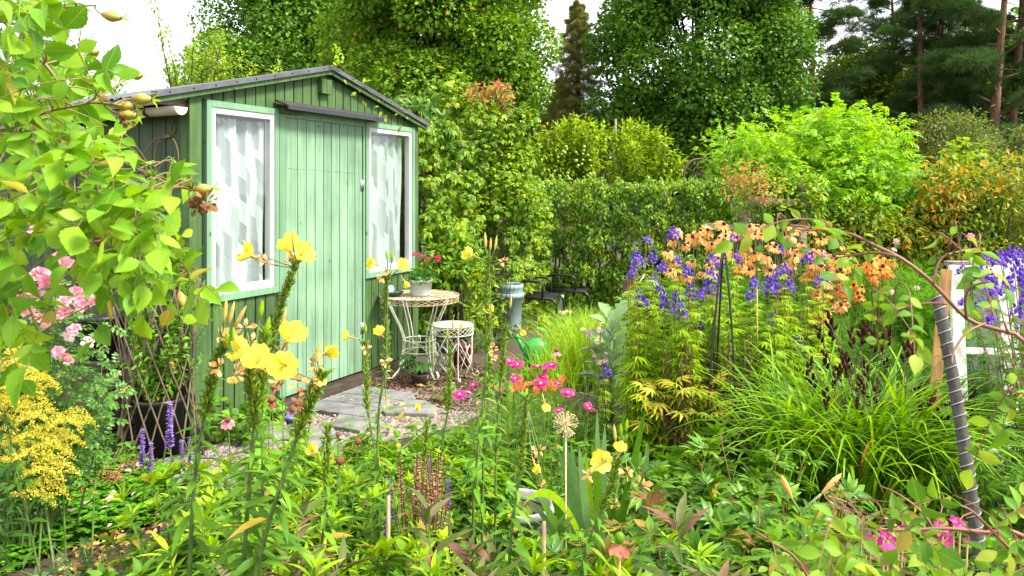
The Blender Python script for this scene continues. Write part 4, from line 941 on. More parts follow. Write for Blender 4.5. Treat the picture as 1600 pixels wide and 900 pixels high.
whip_tree('loose pale apple tree rising above the left roof slope of the shed', at(300, 11.5, 0), [W(x + rg.uniform(-8, 8), y + rg.uniform(-10, 10), 11.5 + rg.uniform(-.6, .6)) for x, y in ((245, 8), (250, 30), (330, 28), (350, 55), (300, 75), (270, 90), (380, 95), (320, 95), (290, 60), (345, 90), (360, 110), (405, 105), (310, 50), (275, 110), (255, 100), (430, 100), (300, 100), (335, 70))], F_fruit, 61, n_per=230)
whip_tree('slim fruit tree sprays against the white sky at the top left', at(90, 9.5, 0), [W(x, y, 9.5) for x, y in ((60, 0), (78, -10), (130, 20), (145, 50), (105, 40), (170, 90), (25, 30), (115, 80), (160, 110), (190, 120), (140, 95), (90, 100), (60, 80), (110, 120))], F_fruit, 62, leaf=.06, n_per=120)
whip_tree('dark leafed bush sticking up behind the roof at the far left', at(60, 13, 0), [W(x, y, 13) for x, y in ((10, 80), (40, 100), (90, 120), (130, 125), (20, 120), (70, 90), (170, 130), (200, 125))], F_oak, 63, leaf=.09, n_per=200)
# apple trees behind the hedge with upright shoots
F_apple = leafmat('apple_leaf', ((.12, .24, .02), (.22, .38, .025), (.34, .52, .06)), tr=.4, big=.7)
tp1 = [(840, 215), (855, 205), (870, 195), (885, 190), (900, 187), (915, 192), (930, 196), (945, 200), (825, 235), (860, 230), (880, 222), (905, 215), (925, 225), (845, 250), (870, 255), (900, 250), (930, 250), (885, 270), (850, 275), (915, 272)]
tp2 = [(958, 210), (972, 200), (985, 192), (1000, 196), (1015, 203), (1030, 206), (1040, 218), (1055, 240), (1065, 255), (965, 235), (990, 225), (1010, 228), (1035, 240), (950, 255), (980, 258), (1010, 255), (1045, 262), (1000, 275)]
t = whip_tree('yellow-green apple tree with upright shoots behind the hedge', at(885, 13.5, 0), [W(x, y, 13.5 + rg.uniform(-.5, .5)) for x, y in tp1], F_apple, 64, leaf=.09, n_per=420, group=None, name='apple_tree')
M_appl = mat('green_apple', (.26, .36, .04), .4, var=.2)
am = Acc().ball((0, 0, 0), .035, 10, 7).mesh('apple', M_appl)
for i in range(26): t.inst('apple', am, W(rg.uniform(865, 925), rg.uniform(228, 282), 13.0), scale=rg.uniform(.6, .9))
whip_tree('second yellow-green apple tree with feathery tips, nearer the iron wheel', at(1005, 13.8, 0), [W(x, y, 13.8 + rg.uniform(-.5, .5)) for x, y in tp2], F_apple, 65, leaf=.085, n_per=420, name='apple_tree')
# bright elder, olive bush, autumn brambles
def bush(label, c, rad, m, n, clumps, rc, leaf, tpl, seed, name='garden_shrub', cat='shrub', group=None, hollow=.6, low=-.2, flat=.8, droop=.35, core=True, stem=.03, up=.9):
    rg = np.random.default_rng(seed); c = np.asarray(c, float); rad = np.asarray(rad, float); base = A(c[0], c[1], 0); t = Thing(name, label, cat, base, group)
    C_, Rc = crown_clumps(rg, c, rad, clumps, rc, hollow, low); C_[:, 2] = np.maximum(C_[:, 2], Rc * .6)
    p, d, idx = blob_leaves(rg, C_, Rc, n, flat, .45); k = p[:, 2] > .02; p, d = p[k], d[k]; nn = len(p)
    t.part('foliage', Acc().leaves(tpl, p, unit(d * .7 + rg.normal(size=(nn, 3)) * .5 + A(0, 0, -droop)), unit(d * .5 + A(0, 0, up) + rg.normal(size=(nn, 3)) * .35), leaf * rg.uniform(.6, 1.3, nn)), m, True)
    a = Acc()
    for i in range(min(30, len(C_))):
        e = C_[i]; b0 = base + A(*rg.normal(0, .12, 2) * min(rad[0], .8), 0); a.tube([b0, b0 * .5 + e * .5 + A(0, 0, .1), e], np.array([stem, stem * .7, stem * .25]) * min(1, rad[0]), 5)
    t.part('stems', a, BARK)
    return t
F_elder = leafmat('elder_leaf', ((.10, .28, .02), (.18, .42, .03), (.32, .56, .05)), tr=.42, big=.9)
F_elder2 = leafmat('bramble_leaf', ((.05, .13, .01), (.09, .20, .012), (.2, .30, .02), (.30, .30, .02), (.55, .24, .03)), tr=.35, big=1.1)
F_olive = leafmat('olive_leaf', ((.07, .11, .03), (.11, .17, .04), (.17, .24, .07)), tr=.35, big=.5)
F_hedge = leafmat('creeper_leaf', ((.03, .10, .006), (.075, .20, .010), (.17, .33, .02), (.32, .46, .04)), tr=.32, big=1.4)
F_hedge2 = leafmat('hedge_leaf', ((.03, .10, .008), (.075, .20, .012), (.16, .31, .02), (.30, .41, .04)), tr=.35, big=1.2)
elder = bush('huge bright lime green elder bush on the right behind the orange daisies', at(1275, 11.3, 1.15), (1.50, 1.0, 1.42), F_elder, 8500, 120, .32, .19, PINN, 71, name='elder_bush', hollow=.7, low=-.35, droop=.3)
bush('left arm of bright elder foliage rising beside the iron wheel', at(1150, 11.6, 1.3), (.5, .5, 1.15), F_elder, 1500, 30, .26, .12, PINN, 72, name='elder_bush', hollow=.4)
bush('rounded olive green bush far behind, between elder and pines', at(1482, 21, 1.9), (1.25, 1.1, 1.75), F_olive, 11000, 70, .38, .09, L3, 73, hollow=.6)
bush('dark olive bush low between the lime tree and the elder', at(1200, 20, 1.0), (1.6, 1.0, 1.5), F_dark, 7000, 50, .4, .11, L3, 74)
bush('yellow-green raspberry canes rising right of the elder', at(1500, 10.6, 1.2), (.36, .4, .95), F_apple, 1500, 26, .2, .085, THREE, 75, hollow=.3)
bush('orange and green autumn bramble thicket at the right edge', at(1540, 10, .95), (.95, .55, 1.0), F_elder2, 6500, 70, .24, .075, L4, 76, name='bramble', low=-.3)
bush('dark yellowing bramble below the right side of the elder', at(1345, 10.1, .65), (.75, .4, .75), F_elder2, 3200, 40, .2, .075, L4, 77, name='bramble')
bush('tall pale weeds and saplings at the far right edge behind the bramble', at(1600, 13, 1.3), (.8, .6, 1.35), F_olive, 4500, 46, .26, .08, L3, 78)
bush('dark green shrub in the shade between elder and bramble', at(1445, 10.6, .7), (.75, .4, .85), F_dark, 4200, 40, .24, .09, L4, 79)
# viburnum with orange leaves at the fence
F_orange = leafmat('orange_leaf', ((.10, .2, .02), (.30, .22, .03), (.50, .20, .06), (.46, .17, .08)), tr=.35, big=2)
bush('small shrub turning salmon orange by the end of the rail fence', at(1165, 8.8, 1.62), (.34, .2, .34), F_orange, 430, 22, .11, .05, L4, 80, hollow=.2, stem=.012)
bush('green leaves hanging over the rail fence, below the elder', at(1215, 9.15, 1.35), (.5, .22, .42), F_hedge2, 2000, 30, .16, .08, L4, 81, hollow=.3)
# ---- hedge: a long leafy wall with a brown woody core
def hedge(label, x0, x1, Y0, Y1, zt, thick, m, n, leaf, tpl, seed, lump=.15, name='hedge', flowers=None, zb=.05):
    rg = np.random.default_rng(seed); c = A((x0 + x1) / 2, (Y0 + Y1) / 2, 0); t = Thing(name, label, 'hedge', c)
    # leaves hang in small tufts on the face and top; between the tufts the eye falls into the shaded inside
    k = max(30, n // 17); s = rg.random(k); top = rg.random(k) < .2; x = x0 + (x1 - x0) * s; y = Y0 + (Y1 - Y0) * s
    zt_ = zt(s) if callable(zt) else np.full(k, zt)
    bump = lump * (np.sin(x * 5.1 + seed) * .5 + np.sin(x * 11 + 2) * .3)
    z = np.where(top, zt_ + bump * .6 + rg.normal(0, .05, k), zb + (zt_ - zb) * rg.random(k))
    bl = np.sin(x * 6 + z * 5 + seed) * np.sin(z * 8 - x * 3) * lump + np.sin(x * 17 + z * 13) * lump * .35
    dp = np.where(top, rg.uniform(0, thick, k), bl + np.abs(rg.normal(0, .07, k)) + (rg.random(k) < .22) * rg.uniform(.12, .4, k))
    q = rg.integers(0, k, n); top = top[q]; rr_ = leaf * rg.uniform(.8, 1.5, k)[q][:, None]; dd = unit(rg.normal(size=(n, 3)))
    p = np.stack([x, y + dp, z], 1)[q] + dd * rr_ * rg.random((n, 1)) ** .5; p[:, 2] = np.maximum(p[:, 2], .02)
    nrm = np.where(top[:, None], A(0, -.2, 1), A(0, -.8, .55)) + dd * .5 + rg.normal(size=(n, 3)) * .3
    fw = unit(A(0, -.5, -.8) * 1.0 + rg.normal(size=(n, 3)) * .6)
    t.part('foliage', Acc().leaves(tpl, p, fw, nrm, leaf * rg.uniform(.55, 1.25, n)), m)
    a = Acc(); k = int(abs(x1 - x0) / .16)
    for i in range(k):
        s = (i + .5) / k; b0 = A(x0 + (x1 - x0) * s, Y0 + (Y1 - Y0) * s + thick * .5, 0); zz = float(zt(np.array([s]))[0]) if callable(zt) else zt
        a.tube([b0, b0 + A(rg.normal(0, .08), rg.normal(0, .05), zz * .5), b0 + A(rg.normal(0, .15), rg.normal(0, .08), zz * .92)], [.018, .013, .005], 5)
    for i in range(5):
        zz = .25 + i * .28
        if not callable(zt) and zz > zt - .1: break
    t.part('stems', a, BARK)
    return t
def px2x(px, Y): return (px - 800) / KF * Y
hedge('long clipped leafy hedge across the garden behind the black chairs', px2x(800, 10.9), px2x(1150, 10.4), 10.9, 10.4, 1.66, .5, F_hedge2, 24000, .058, L4, 91, .10)
hedge('dark backing hedge seen in the gaps behind the front hedge', px2x(640, 11.8), px2x(1620, 11.6), 11.8, 11.6, 1.45, .3, F_dark, 15000, .10, L4, 92, .1)
# creeper mound along the right wall of the shed, falling toward the hedge
def zt1(s): return 2.22 - .45 * s ** .8 - .22 * s ** 3
cm = hedge('dense Virginia creeper mound spilling along the fence from the shed wall', px2x(655, 7.75), px2x(855, 10.75), 7.75, 10.75, zt1, .6, F_hedge, 10500, .075, FIVE, 93, .24, name='creeper_mound')
tc2 = at(745, 9.3, 2.1)
bush('tall creeper column with reddening tips behind the creeper mound', at(738, 9.4, 1.95), (.62, .45, .98), F_hedge, 3600, 50, .22, .075, FIVE, 94, name='creeper', hollow=.5, low=-.6)
F_bean = leafmat('bean_leaf', ((.04, .13, .03), (.08, .2, .05), (.14, .28, .08)), tr=.35)
bush('broad-leafed climber with mauve flowers above the corner of the shed roof', at(640, 9.0, 1.95), (.42, .3, .72), F_bean, 900, 26, .18, .11, L5, 95, name='climber', hollow=.4)
F_redtip = leafmat('reddening_leaf', ((.12, .2, .03), (.35, .2, .04), (.5, .16, .09)), tr=.35, big=3)
bush('rusty pink leaf tips topping the tall creeper column', at(765, 9.2, 2.62), (.34, .22, .22), F_redtip, 420, 18, .10, .06, L4, 96, hollow=.2, stem=.008, name='creeper')
bush('shady leafy corner under the creeper behind the wire table', at(712, 7.9, .55), (.42, .2, .62), F_hedge2, 2600, 26, .17, .065, L4, 97, hollow=.3, name='creeper')
bush('creeper strands hanging over the grey bin', at(790, 9.0, 1.25), (.42, .2, .5), F_hedge, 1300, 24, .16, .055, FIVE, 98, hollow=.3, name='creeper', stem=.006)
# leafy vine sprays on the gable
rg = np.random.default_rng(99)
t = Thing('roof_vine', 'few pale vine leaves creeping over the ridge and right gable edge of the shed', 'vine', SH(AX, -.16, 2.55))
pts = [SH(x, -.17, rz_(x) + dz) for x, dz in ((AX - .05, .03), (AX + .25, -.05), (AX + .55, -.1), (AX + .85, -.07), (AX + 1.2, -.02), (AX + 1.5, -.05))]
t.part('stem', Acc().tube(pts, .003, 4), M_will)
P, F = [], []
for i in range(34):
    s = rg.random(); q = pts[int(s * 4.99)]; dv = unit(rg.normal(size=3)); P.append(q + dv * .05 + A(0, 0, rg.uniform(-.1, .03))); F.append(dv + A(0, 0, -.4))
for i in range(24): P.append(SH(AX - .03 + rg.uniform(-.07, .07), -.14, 2.58 + rg.uniform(-.02, .12))); F.append(unit(rg.normal(size=3) + A(0, 0, .5)))
t.part('leaves', Acc().leaves(L4, P, F, A(.3, -1, .6), rg.uniform(.03, .055, len(P))), F_apple)
# ================================================================== plants
def bez(p0, p1, p2, n=9):
    s = np.linspace(0, 1, n)[:, None]; return (1 - s) ** 2 * p0 + 2 * s * (1 - s) * p1 + s ** 2 * p2
def along(pts, s):
    pts = np.asarray(pts); q = np.clip(s, 0, .9999) * (len(pts) - 1); i = q.astype(int); f = (q - i)[:, None]
    return pts[i] * (1 - f) + pts[i + 1] * f, unit(pts[i + 1] - pts[i])
def dress(acc, rg, pts, n, tpl, l0, l1, s0=.1, s1=1.0, pitch=.5, wid=1.0, jit=.25, droop=.2, phase=2.4):
    # leaves in a spiral up a stem, sized l0 at the bottom to l1 at the top
    s = s0 + (s1 - s0) * (np.arange(n) + rg.random(n) * .5) / n; p, t = along(pts, s); an = np.arange(n) * phase + rg.uniform(0, 6) + rg.normal(0, jit, n)
    e1 = unit(np.cross(t, A(.1, 1, .05))); e2 = np.cross(t, e1); r = np.cos(an)[:, None] * e1 + np.sin(an)[:, None] * e2
    pt = pitch + rg.normal(0, .15, n); f = r * np.cos(pt)[:, None] + t * np.sin(pt)[:, None] + A(0, 0, -droop) * rg.random((n, 1))
    k = (s - s0) / max(1e-6, s1 - s0)
    acc.leaves(tpl, p, f, t + r * .2 + rg.normal(0, .15, (n, 3)), (l0 + (l1 - l0) * k) * rg.uniform(.75, 1.2, n), wid)
G1 = leafmat('fresh_leaf', ((.05, .15, .012), (.10, .26, .02), (.17, .38, .04)), tr=.38)
G2 = leafmat('mid_leaf', ((.03, .10, .012), (.06, .18, .02), (.12, .28, .04)), tr=.35)
G3 = leafmat('lime_leaf', ((.13, .28, .01), (.24, .44, .015), (.36, .56, .04)), tr=.42)
G4 = leafmat('yellow_leaf', ((.3, .36, .03), (.5, .48, .05), (.62, .45, .10)), tr=.4)
GB = leafmat('blue_green_leaf', ((.08, .19, .11), (.13, .28, .16), (.21, .38, .22)), tr=.25, rough=.4)
GD = leafmat('deep_leaf', ((.018, .07, .012), (.035, .12, .018), (.07, .19, .03)), tr=.3, rough=.32)
GR = leafmat('reddish_leaf', ((.06, .12, .02), (.14, .12, .05), (.26, .08, .07)), tr=.3)
STEM = mat('green_stem', (.10, .17, .03), .6, var=.4, scale=30); STEMR = mat('red_stem', (.24, .07, .04), .55, var=.4, scale=40, col2=(.22, .16, .05)); STEMB = mat('brown_stem', (.10, .05, .025), .8, var=.5, scale=30)
# ---- grasses
M_grass = leafmat('grass_blade', ((.06, .16, .01), (.11, .26, .015), (.2, .36, .03)), tr=.35, big=2)
M_tuft = leafmat('tuft_blade', ((.12, .28, .012), (.22, .42, .02), (.36, .54, .06)), tr=.42, big=3)
def in_poly(px, py, poly):
    x, y = px, py; r = np.zeros(len(x), bool); n = len(poly)
    for i in range(n):
        (x0, y0), (x1, y1) = poly[i], poly[(i + 1) % n]
        if y0 == y1: continue
        c = (y0 > y) != (y1 > y); r ^= c & (x < (x1 - x0) * (y - y0) / (y1 - y0) + x0)
    return r
def scatter(rg, poly, n):      # random points inside a ground polygon (metres)
    P = np.array(poly); lo, hi = P.min(0), P.max(0); out = []
    while sum(map(len, out)) < n:
        q = rg.uniform(lo, hi, (n * 2, 2)); out.append(q[in_poly(q[:, 0], q[:, 1], poly)])
    return np.concatenate(out)[:n]
rg = np.random.default_rng(101)
q = scatter(rg, [tuple(p) for p in lp], 42000); q = np.c_[q + rg.normal(0, .03, q.shape), np.zeros(len(q))]
a = Acc().blades(q, rg.uniform(0, 6.28, len(q)), rg.uniform(.05, .13, len(q)), .007, rg.uniform(0, .4, len(q)), rg.uniform(.4, 1.5, len(q)), 2)
single('lawn_grass', 'bright green lawn grass between the beds and under the chairs', None, a, M_grass, (0, 0, 0), kind='stuff')
def tuft(label, c, n, h, m, seed, spread=.12, w=.006, arch=(1.0, 2.1), name='grass_tuft', cat='ornamental grass', group=None, segs=6):
    rg = np.random.default_rng(seed); t = Thing(name, label, cat, c, group)
    b = c + np.c_[rg.normal(0, spread * .5, (n, 2)), np.zeros(n)]
    t.part('blades', Acc().blades(b, rg.uniform(0, 6.28, n), h * rg.uniform(.5, 1.15, n), w * rg.uniform(.7, 1.3, n), rg.uniform(.02, .3, n), rg.uniform(*arch, n), segs), m); return t
tuft('tall arching lime grass right of the green watering can', G(900, 600), 420, .78, M_tuft, 111, .22)
tuft('lime grass clump nearest the cabbage, blades leaning over the path of lawn', G(955, 585), 300, .62, M_tuft, 112, .25)
tuft('short bright grass clump just behind the red and magenta flowers', G(862, 618), 260, .5, M_tuft, 113, .22)
tuft('loose grass clump in front of the parasol base', G(925, 530), 300, .36, M_tuft, 114, .35)
tuft('fine green grass at the lawn edge below the magenta cosmos', G(835, 668), 300, .36, M_grass, 115, .3)
tuft('low grass clump left of the grey edging board', G(880, 700), 260, .34, M_grass, 116, .3)
tuft('grass clump between cabbage and edging board', G(985, 640), 240, .4, M_tuft, 117, .25)
# ---- flowers (prototypes)
def petal(n=7, m=7, ln=1., w=.8, cup=.35, notch=.12):
    V = []
    for i in range(n):
        u = i / (n - 1); wd = w * (math.sin(PI * (.08 + .80 * u)) ** .8) * .5
        for j in range(m):
            s = j / (m - 1) * 2 - 1; V.append((ln * u * (1 - (notch * (1 - abs(s)) if i == n - 1 else 0)) , wd * s, cup * u * u * ln - .10 * ln * u ** 4 + .08 * wd * abs(s) + .035 * u * math.sin(5 * s + 9 * u)))
    return np.array(V, float), np.array([[i * m + j, i * m + j + 1, (i + 1) * m + j + 1, (i + 1) * m + j] for i in range(n - 1) for j in range(m - 1)])
def petals(rows, tpl_fn, seed=0):
    rg = np.random.default_rng(seed); a = Acc()
    for n, r, pit, wid, z in rows:
        an = np.arange(n) * 2 * PI / n + rg.normal(0, .12, n) + rg.uniform(0, 1)
        f = np.stack([np.cos(an) * math.cos(pit), np.sin(an) * math.cos(pit), np.full(n, math.sin(pit)) + rg.normal(0, .12, n)], 1)
        a.leaves(tpl_fn, np.tile(A(0, 0, z), (n, 1)) + f * r * .08, f, A(0, 0, 1) + rg.normal(0, .12, (n, 3)), r * rg.uniform(.85, 1.1, n), wid)
    return a
PET = petal(); PETN = tpl_leaf(5, .34, .12, .18, .6); PETW = tpl_leaf(5, .6, .1, .1, .65)
def petmat(n, cols, tr=.4): return leafmat(n, cols, rough=.6, tr=tr, spec=.2, big=8)
M_prim = leafmat('primrose_petal', ((.70, .65, .05), (.78, .74, .13), (.83, .80, .26)), rough=.7, tr=.4, spec=.15, big=8, veins=.22, odd=0)
M_primold = petmat('withered_petal', ((.75, .35, .12), (.80, .50, .20), (.70, .42, .25)))
M_bud = petmat('bud', ((.35, .42, .06), (.55, .45, .12), (.62, .30, .14)), .25)
M_peach = petmat('peach_petal', ((.62, .24, .05), (.70, .36, .11), (.72, .46, .20)))
M_burnt = petmat('burnt_orange_petal', ((.6, .16, .03), (.78, .28, .05), (.85, .42, .08)))
M_cone = mat('dark_cone', (.045, .018, .012), .8, var=.5, scale=60, bump=.6); M_conebr = mat('brown_cone', (.16, .05, .02), .8, var=.5, scale=60, bump=.6)
M_mag = petmat('magenta_petal', ((.45, .015, .15), (.58, .035, .25), (.65, .10, .33)))
M_pink = petmat('pink_petal', ((.6, .16, .22), (.66, .25, .30), (.7, .38, .40)))
M_palepink = petmat('pale_pink_petal', ((.62, .28, .36), (.68, .38, .45), (.7, .5, .54)))
M_red = petmat('red_petal', ((.5, .02, .05), (.68, .05, .10), (.75, .16, .16)))
M_scarlet = petmat('scarlet_petal', ((.75, .05, .02), (.85, .12, .03), (.85, .25, .08)))
M_violet = petmat('violet_petal', ((.09, .035, .34), (.16, .06, .50), (.28, .14, .66)), .3)
M_mauve = petmat('mauve_petal', ((.35, .22, .5), (.45, .3, .6)), .3)
M_lilac = petmat('lilac_petal', ((.24, .13, .42), (.36, .22, .58), (.5, .36, .70)), .3)
M_gold = petmat('golden_petal', ((.40, .36, .02), (.55, .48, .04), (.62, .56, .10)), .3)
M_yelc = mat('yellow_centre', (.7, .5, .05), .8, var=.3, scale=80)
def spike_mesh(n, h, seed, r=.03):
    rg = np.random.default_rng(seed); a = Acc()
    for i in range(n):
        s = i / max(1, n - 1); an = i * 2.4; rr = r * (1.05 - .6 * s) * rg.uniform(.8, 1.2); c = A(rr * math.cos(an), rr * math.sin(an), h * s + rg.normal(0, .006)); o = A(math.cos(an), math.sin(an), -.15); k = rg.uniform(.75, 1.1) * (1 - .35 * s)
        a.ball(c + A(0, 0, .008 * k), .0135 * k, 7, 5, (.85, .75, 1.25), (o[0] * .35, o[1] * .35, 1))
        a.leaves(PETW, np.tile(c + A(0, 0, -.002), (3, 1)), np.array([o + A(0, 0, -.8), o + A(-o[1], o[0], -.6) * .8, o + A(o[1], -o[0], -.6) * .8]), A(0, 0, 1), .022 * k)
    return a
SPK = [spike_mesh(n, h, i).mesh('flower_spike', M_violet) for i, (n, h) in enumerate(((13, .085), (9, .06), (6, .035), (17, .12)))]
def monkshood(label, Y, spikes, seed, leaf_n=38, name='monkshood', m=None, low=0.0, leaf=.10, extra=4, group='purple monkshood in the right-hand bed', bx=None, mix=.2):
    rg = np.random.default_rng(seed); xs = bx or np.mean([s[0] for s in spikes]); base = A((xs - 800) / KF * Y, Y, 0); t = Thing(name, label, 'flowering plant', base, group); st, lf = Acc(), Acc()
    for i, (px, py, k) in enumerate(spikes + [(spikes[int(rg.integers(len(spikes)))][0] + rg.uniform(-25, 25), rg.uniform(430, 520), -1) for _ in range(extra)]):
        yy = Y + rg.uniform(-.25, .25); tip = W(px, py, yy); b0 = A(tip[0] * (1 - mix) + base[0] * mix + rg.normal(0, .02), yy + rg.normal(0, .04), 0)
        pts = bez(b0, (b0 + tip) / 2 + A(rg.normal(0, .02), 0, .05), tip); st.tube(pts, np.linspace(.0045, .002, 9), 5, cap=False)
        if k >= 0: t.inst('flower_spike', SPK[k], tip - A(0, 0, .05), (rg.normal(0, .15), rg.normal(0, .15), 1), rg.uniform(.72, 1.08), rg.uniform(0, 6))
        dress(lf, rg, pts, leaf_n, CUT, leaf * 1.3, leaf * .6, .12 + low, .9, .25, jit=.5, droop=.4)
    t.part('stems', st, STEMR); t.part('leaves', lf, m or G3); return t
S_ = [(992, 407, 3), (1010, 367, 2), (1020, 397, 1), (1033, 412, 1), (1022, 437, 0), (1033, 443, 1), (1000, 457, 0), (1007, 467, 1), (1038, 467, 0), (995, 500, 2), (985, 420, 1), (997, 398, 2)]
monkshood('monkshood clump at the left edge of the purple ones, beside the cabbage', 4.75, S_, 121)
monkshood('monkshood clump left of the black obelisk with the fullest purple spikes', 4.7, [(1063, 473, 3), (1060, 460, 0), (1077, 453, 0), (1058, 397, 2), (1073, 417, 1), (1092, 453, 1), (1053, 360, 1), (1048, 480, 2), (1070, 485, 1), (1092, 507, 1), (1093, 537, 2), (1086, 490, 2)], 122)
monkshood('monkshood clump growing through the black obelisk', 4.8, [(1103, 450, 0), (1113, 447, 1), (1110, 430, 0), (1118, 433, 1), (1113, 397, 1), (1152, 397, 1), (1110, 555, 1), (1130, 512, 2), (1147, 362, 2), (1123, 455, 1), (1125, 405, 2)], 123)
monkshood('monkshood clump right of the obelisk in front of the orange daisies', 4.7, [(1177, 437, 1), (1173, 457, 1), (1210, 427, 0), (1205, 447, 0), (1228, 417, 1), (1233, 440, 0), (1210, 487, 1), (1213, 500, 2), (1250, 533, 0), (1240, 527, 1), (1223, 378, 2), (1216, 440, 1)], 124)
monkshood('sparse monkshood at the right end below the reddish daisies', 4.8, [(1280, 433, 1), (1287, 430, 1), (1262, 398, 1), (1288, 392, 2), (1257, 541, 1)], 125, leaf_n=22)
monkshood('monkshood blooming over the old white window sashes at the right edge', 3.9, [(1545, 430, 3), (1553, 445, 0), (1540, 395, 1), (1560, 400, 1), (1582, 398, 0), (1593, 395, 0), (1590, 425, 0), (1598, 430, 3), (1570, 445, 0), (1503, 463, 2), (1535, 465, 2), (1548, 490, 2), (1531, 412, 1), (1565, 392, 1), (1575, 440, 1), (1590, 480, 1), (1597, 500, 1), (1506, 412, 2), (1600, 460, 0), (1612, 440, 0), (1620, 400, 3)], 126, m=G2, leaf_n=14, bx=1640, mix=.85, leaf=.08)
monkshood('single low monkshood spray beside the pink daisies', 5.4, [(950, 577, 1), (944, 584, 2)], 127, leaf_n=8, extra=0)
# yellowing leaves low in the monkshood
rg = np.random.default_rng(130); t = Thing('yellowing_plant', 'yellow deeply cut leaves low in front of the monkshood stems', 'plant', G(1075, 730)); lf, st = Acc(), Acc()
for i in range(44):
    e = W(rg.uniform(1000, 1130), rg.uniform(585, 660), rg.uniform(4.3, 4.6)); st.tube(bez(t.loc + A(*rg.normal(0, .06, 2), 0), (t.loc + e) / 2 + A(0, 0, .12), e, 6), .0018, 4, cap=False)
    lf.leaves(CUT, [e], unit(e - t.loc + rg.normal(0, .2, 3)) * A(1, 1, .2), A(0, -.4, 1), rg.uniform(.07, .13))
t.part('leaves', lf, G4); t.part('stems', st, STEMB)
# ---- orange rudbeckia
def daisy(n, r, pit, tpl, seed, cone, m, mc, wid=1.0, hc=.4, ch='centre'):
    a = petals([(n, r, pit, wid, 0)], tpl, seed); me = a.mesh('flower', m); c = Acc().ball((0, 0, .005), cone, 10, 6, (1, 1, hc)).mesh(ch, mc); return me, c
RUD = [daisy(10, .06, p, tpl_leaf(5, .42, .1, .3, .55), s, .014, M_peach, M_cone, 1, 1.0) for p, s in ((-.25, 1), (-.5, 2), (-.05, 3))]
RUD2 = [daisy(11, .055, p, tpl_leaf(5, .4, .1, .3, .55), s, .014, M_burnt, M_cone, 1, 1.0) for p, s in ((-.3, 4), (-.1, 5))]
def flowerbed(name, label, cat, Y, flowers, protos, seed, stem, leafm, leaf_n=8, tpl=LANCE4, l0=.1, l1=.05, group=None, dY=.25, face=(0, -.55, 1), sc=(.68, 1.02), s0=.1, jit=.3, pr=.0022, nc='centre', extra_stems=0):
    rg = np.random.default_rng(seed); bx = np.mean([f[0] for f in flowers]); base = A((bx - 800) / KF * Y, Y, 0); t = Thing(name, label, cat, base, group); st, lf = Acc(), Acc()
    for i, f in enumerate(flowers):
        yy = Y + rg.uniform(-dY, dY); tip = W(f[0], f[1], yy); b0 = A(tip[0] * .75 + base[0] * .25 + rg.normal(0, .03), yy * .7 + Y * .3, 0)
        pts = bez(b0, (b0 + tip) / 2 + A(rg.normal(0, .03), 0, .06), tip - A(0, 0, .002), 7); st.tube(pts, [pr * 1.5] * 3 + [pr] * 4, 5, cap=False)
        if leaf_n: dress(lf, rg, pts, leaf_n, tpl, l0, l1, s0, .92, .35)
        me, c = protos[int(rg.integers(len(protos)))]
        d = unit(A(*face) + rg.normal(0, jit, 3)); o = t.inst('flower', me, tip, d, rg.uniform(*sc) * (f[2] if len(f) > 2 else 1), rg.uniform(0, 6))
        if o is not None and c is not None: put(nc, c, o)
    t.part('stems', st, stem); t.part('leaves', lf, leafm); return t
rg = np.random.default_rng(140)
def cloud(rg, n, x0, x1, ylo, yhi): 
    out = []
    for _ in range(n):
        x = rg.uniform(x0, x1); k = (x - x0) / (x1 - x0); a_, b_ = np.interp(k, [0, .5, 1], ylo), np.interp(k, [0, .5, 1], yhi); out.append((x, rg.uniform(a_, b_)))
    return out
fl = cloud(rg, 44, 1040, 1160, (370, 350, 360), (425, 440, 420)) + [(1131, 350, 1.1), (1130, 368, 1.25), (1083, 370, 1.2), (1090, 362), (1172, 352)]
flowerbed('orange_coneflower', 'peach-orange daisies at the left, behind the obelisk tip', 'flowering plant', 5.5, fl, RUD, 141, STEM, G1, 9, group='orange daisies in the right-hand bed')
fl = cloud(rg, 80, 1150, 1315, (352, 345, 365), (425, 430, 440))
flowerbed('orange_coneflower', 'widest mass of peach-orange daisies, below the rail fence', 'flowering plant', 5.6, fl, RUD + RUD2[:1], 142, STEM, G1, 8, group='orange daisies in the right-hand bed', dY=.35)
fl = cloud(rg, 34, 1300, 1395, (405, 412, 395), (450, 470, 420)) + cloud(rg, 14, 1255, 1320, (440, 450, 440), (480, 510, 470))
flowerbed('orange_coneflower', 'burnt orange dark-eyed daisies at the right of the peach ones', 'flowering plant', 5.5, fl, RUD2, 143, STEM, G2, 8, group='orange daisies in the right-hand bed')
fl = cloud(rg, 22, 1270, 1330, (410, 420, 430), (480, 500, 470)) + cloud(rg, 10, 1225, 1290, (470, 480, 490), (500, 520, 520))
flowerbed('orange_coneflower', 'loose peach daisies hanging low between monkshood and burnt orange ones', 'flowering plant', 5.2, fl, RUD, 144, STEM, G1, 8, group='orange daisies in the right-hand bed', sc=(.65, .95))
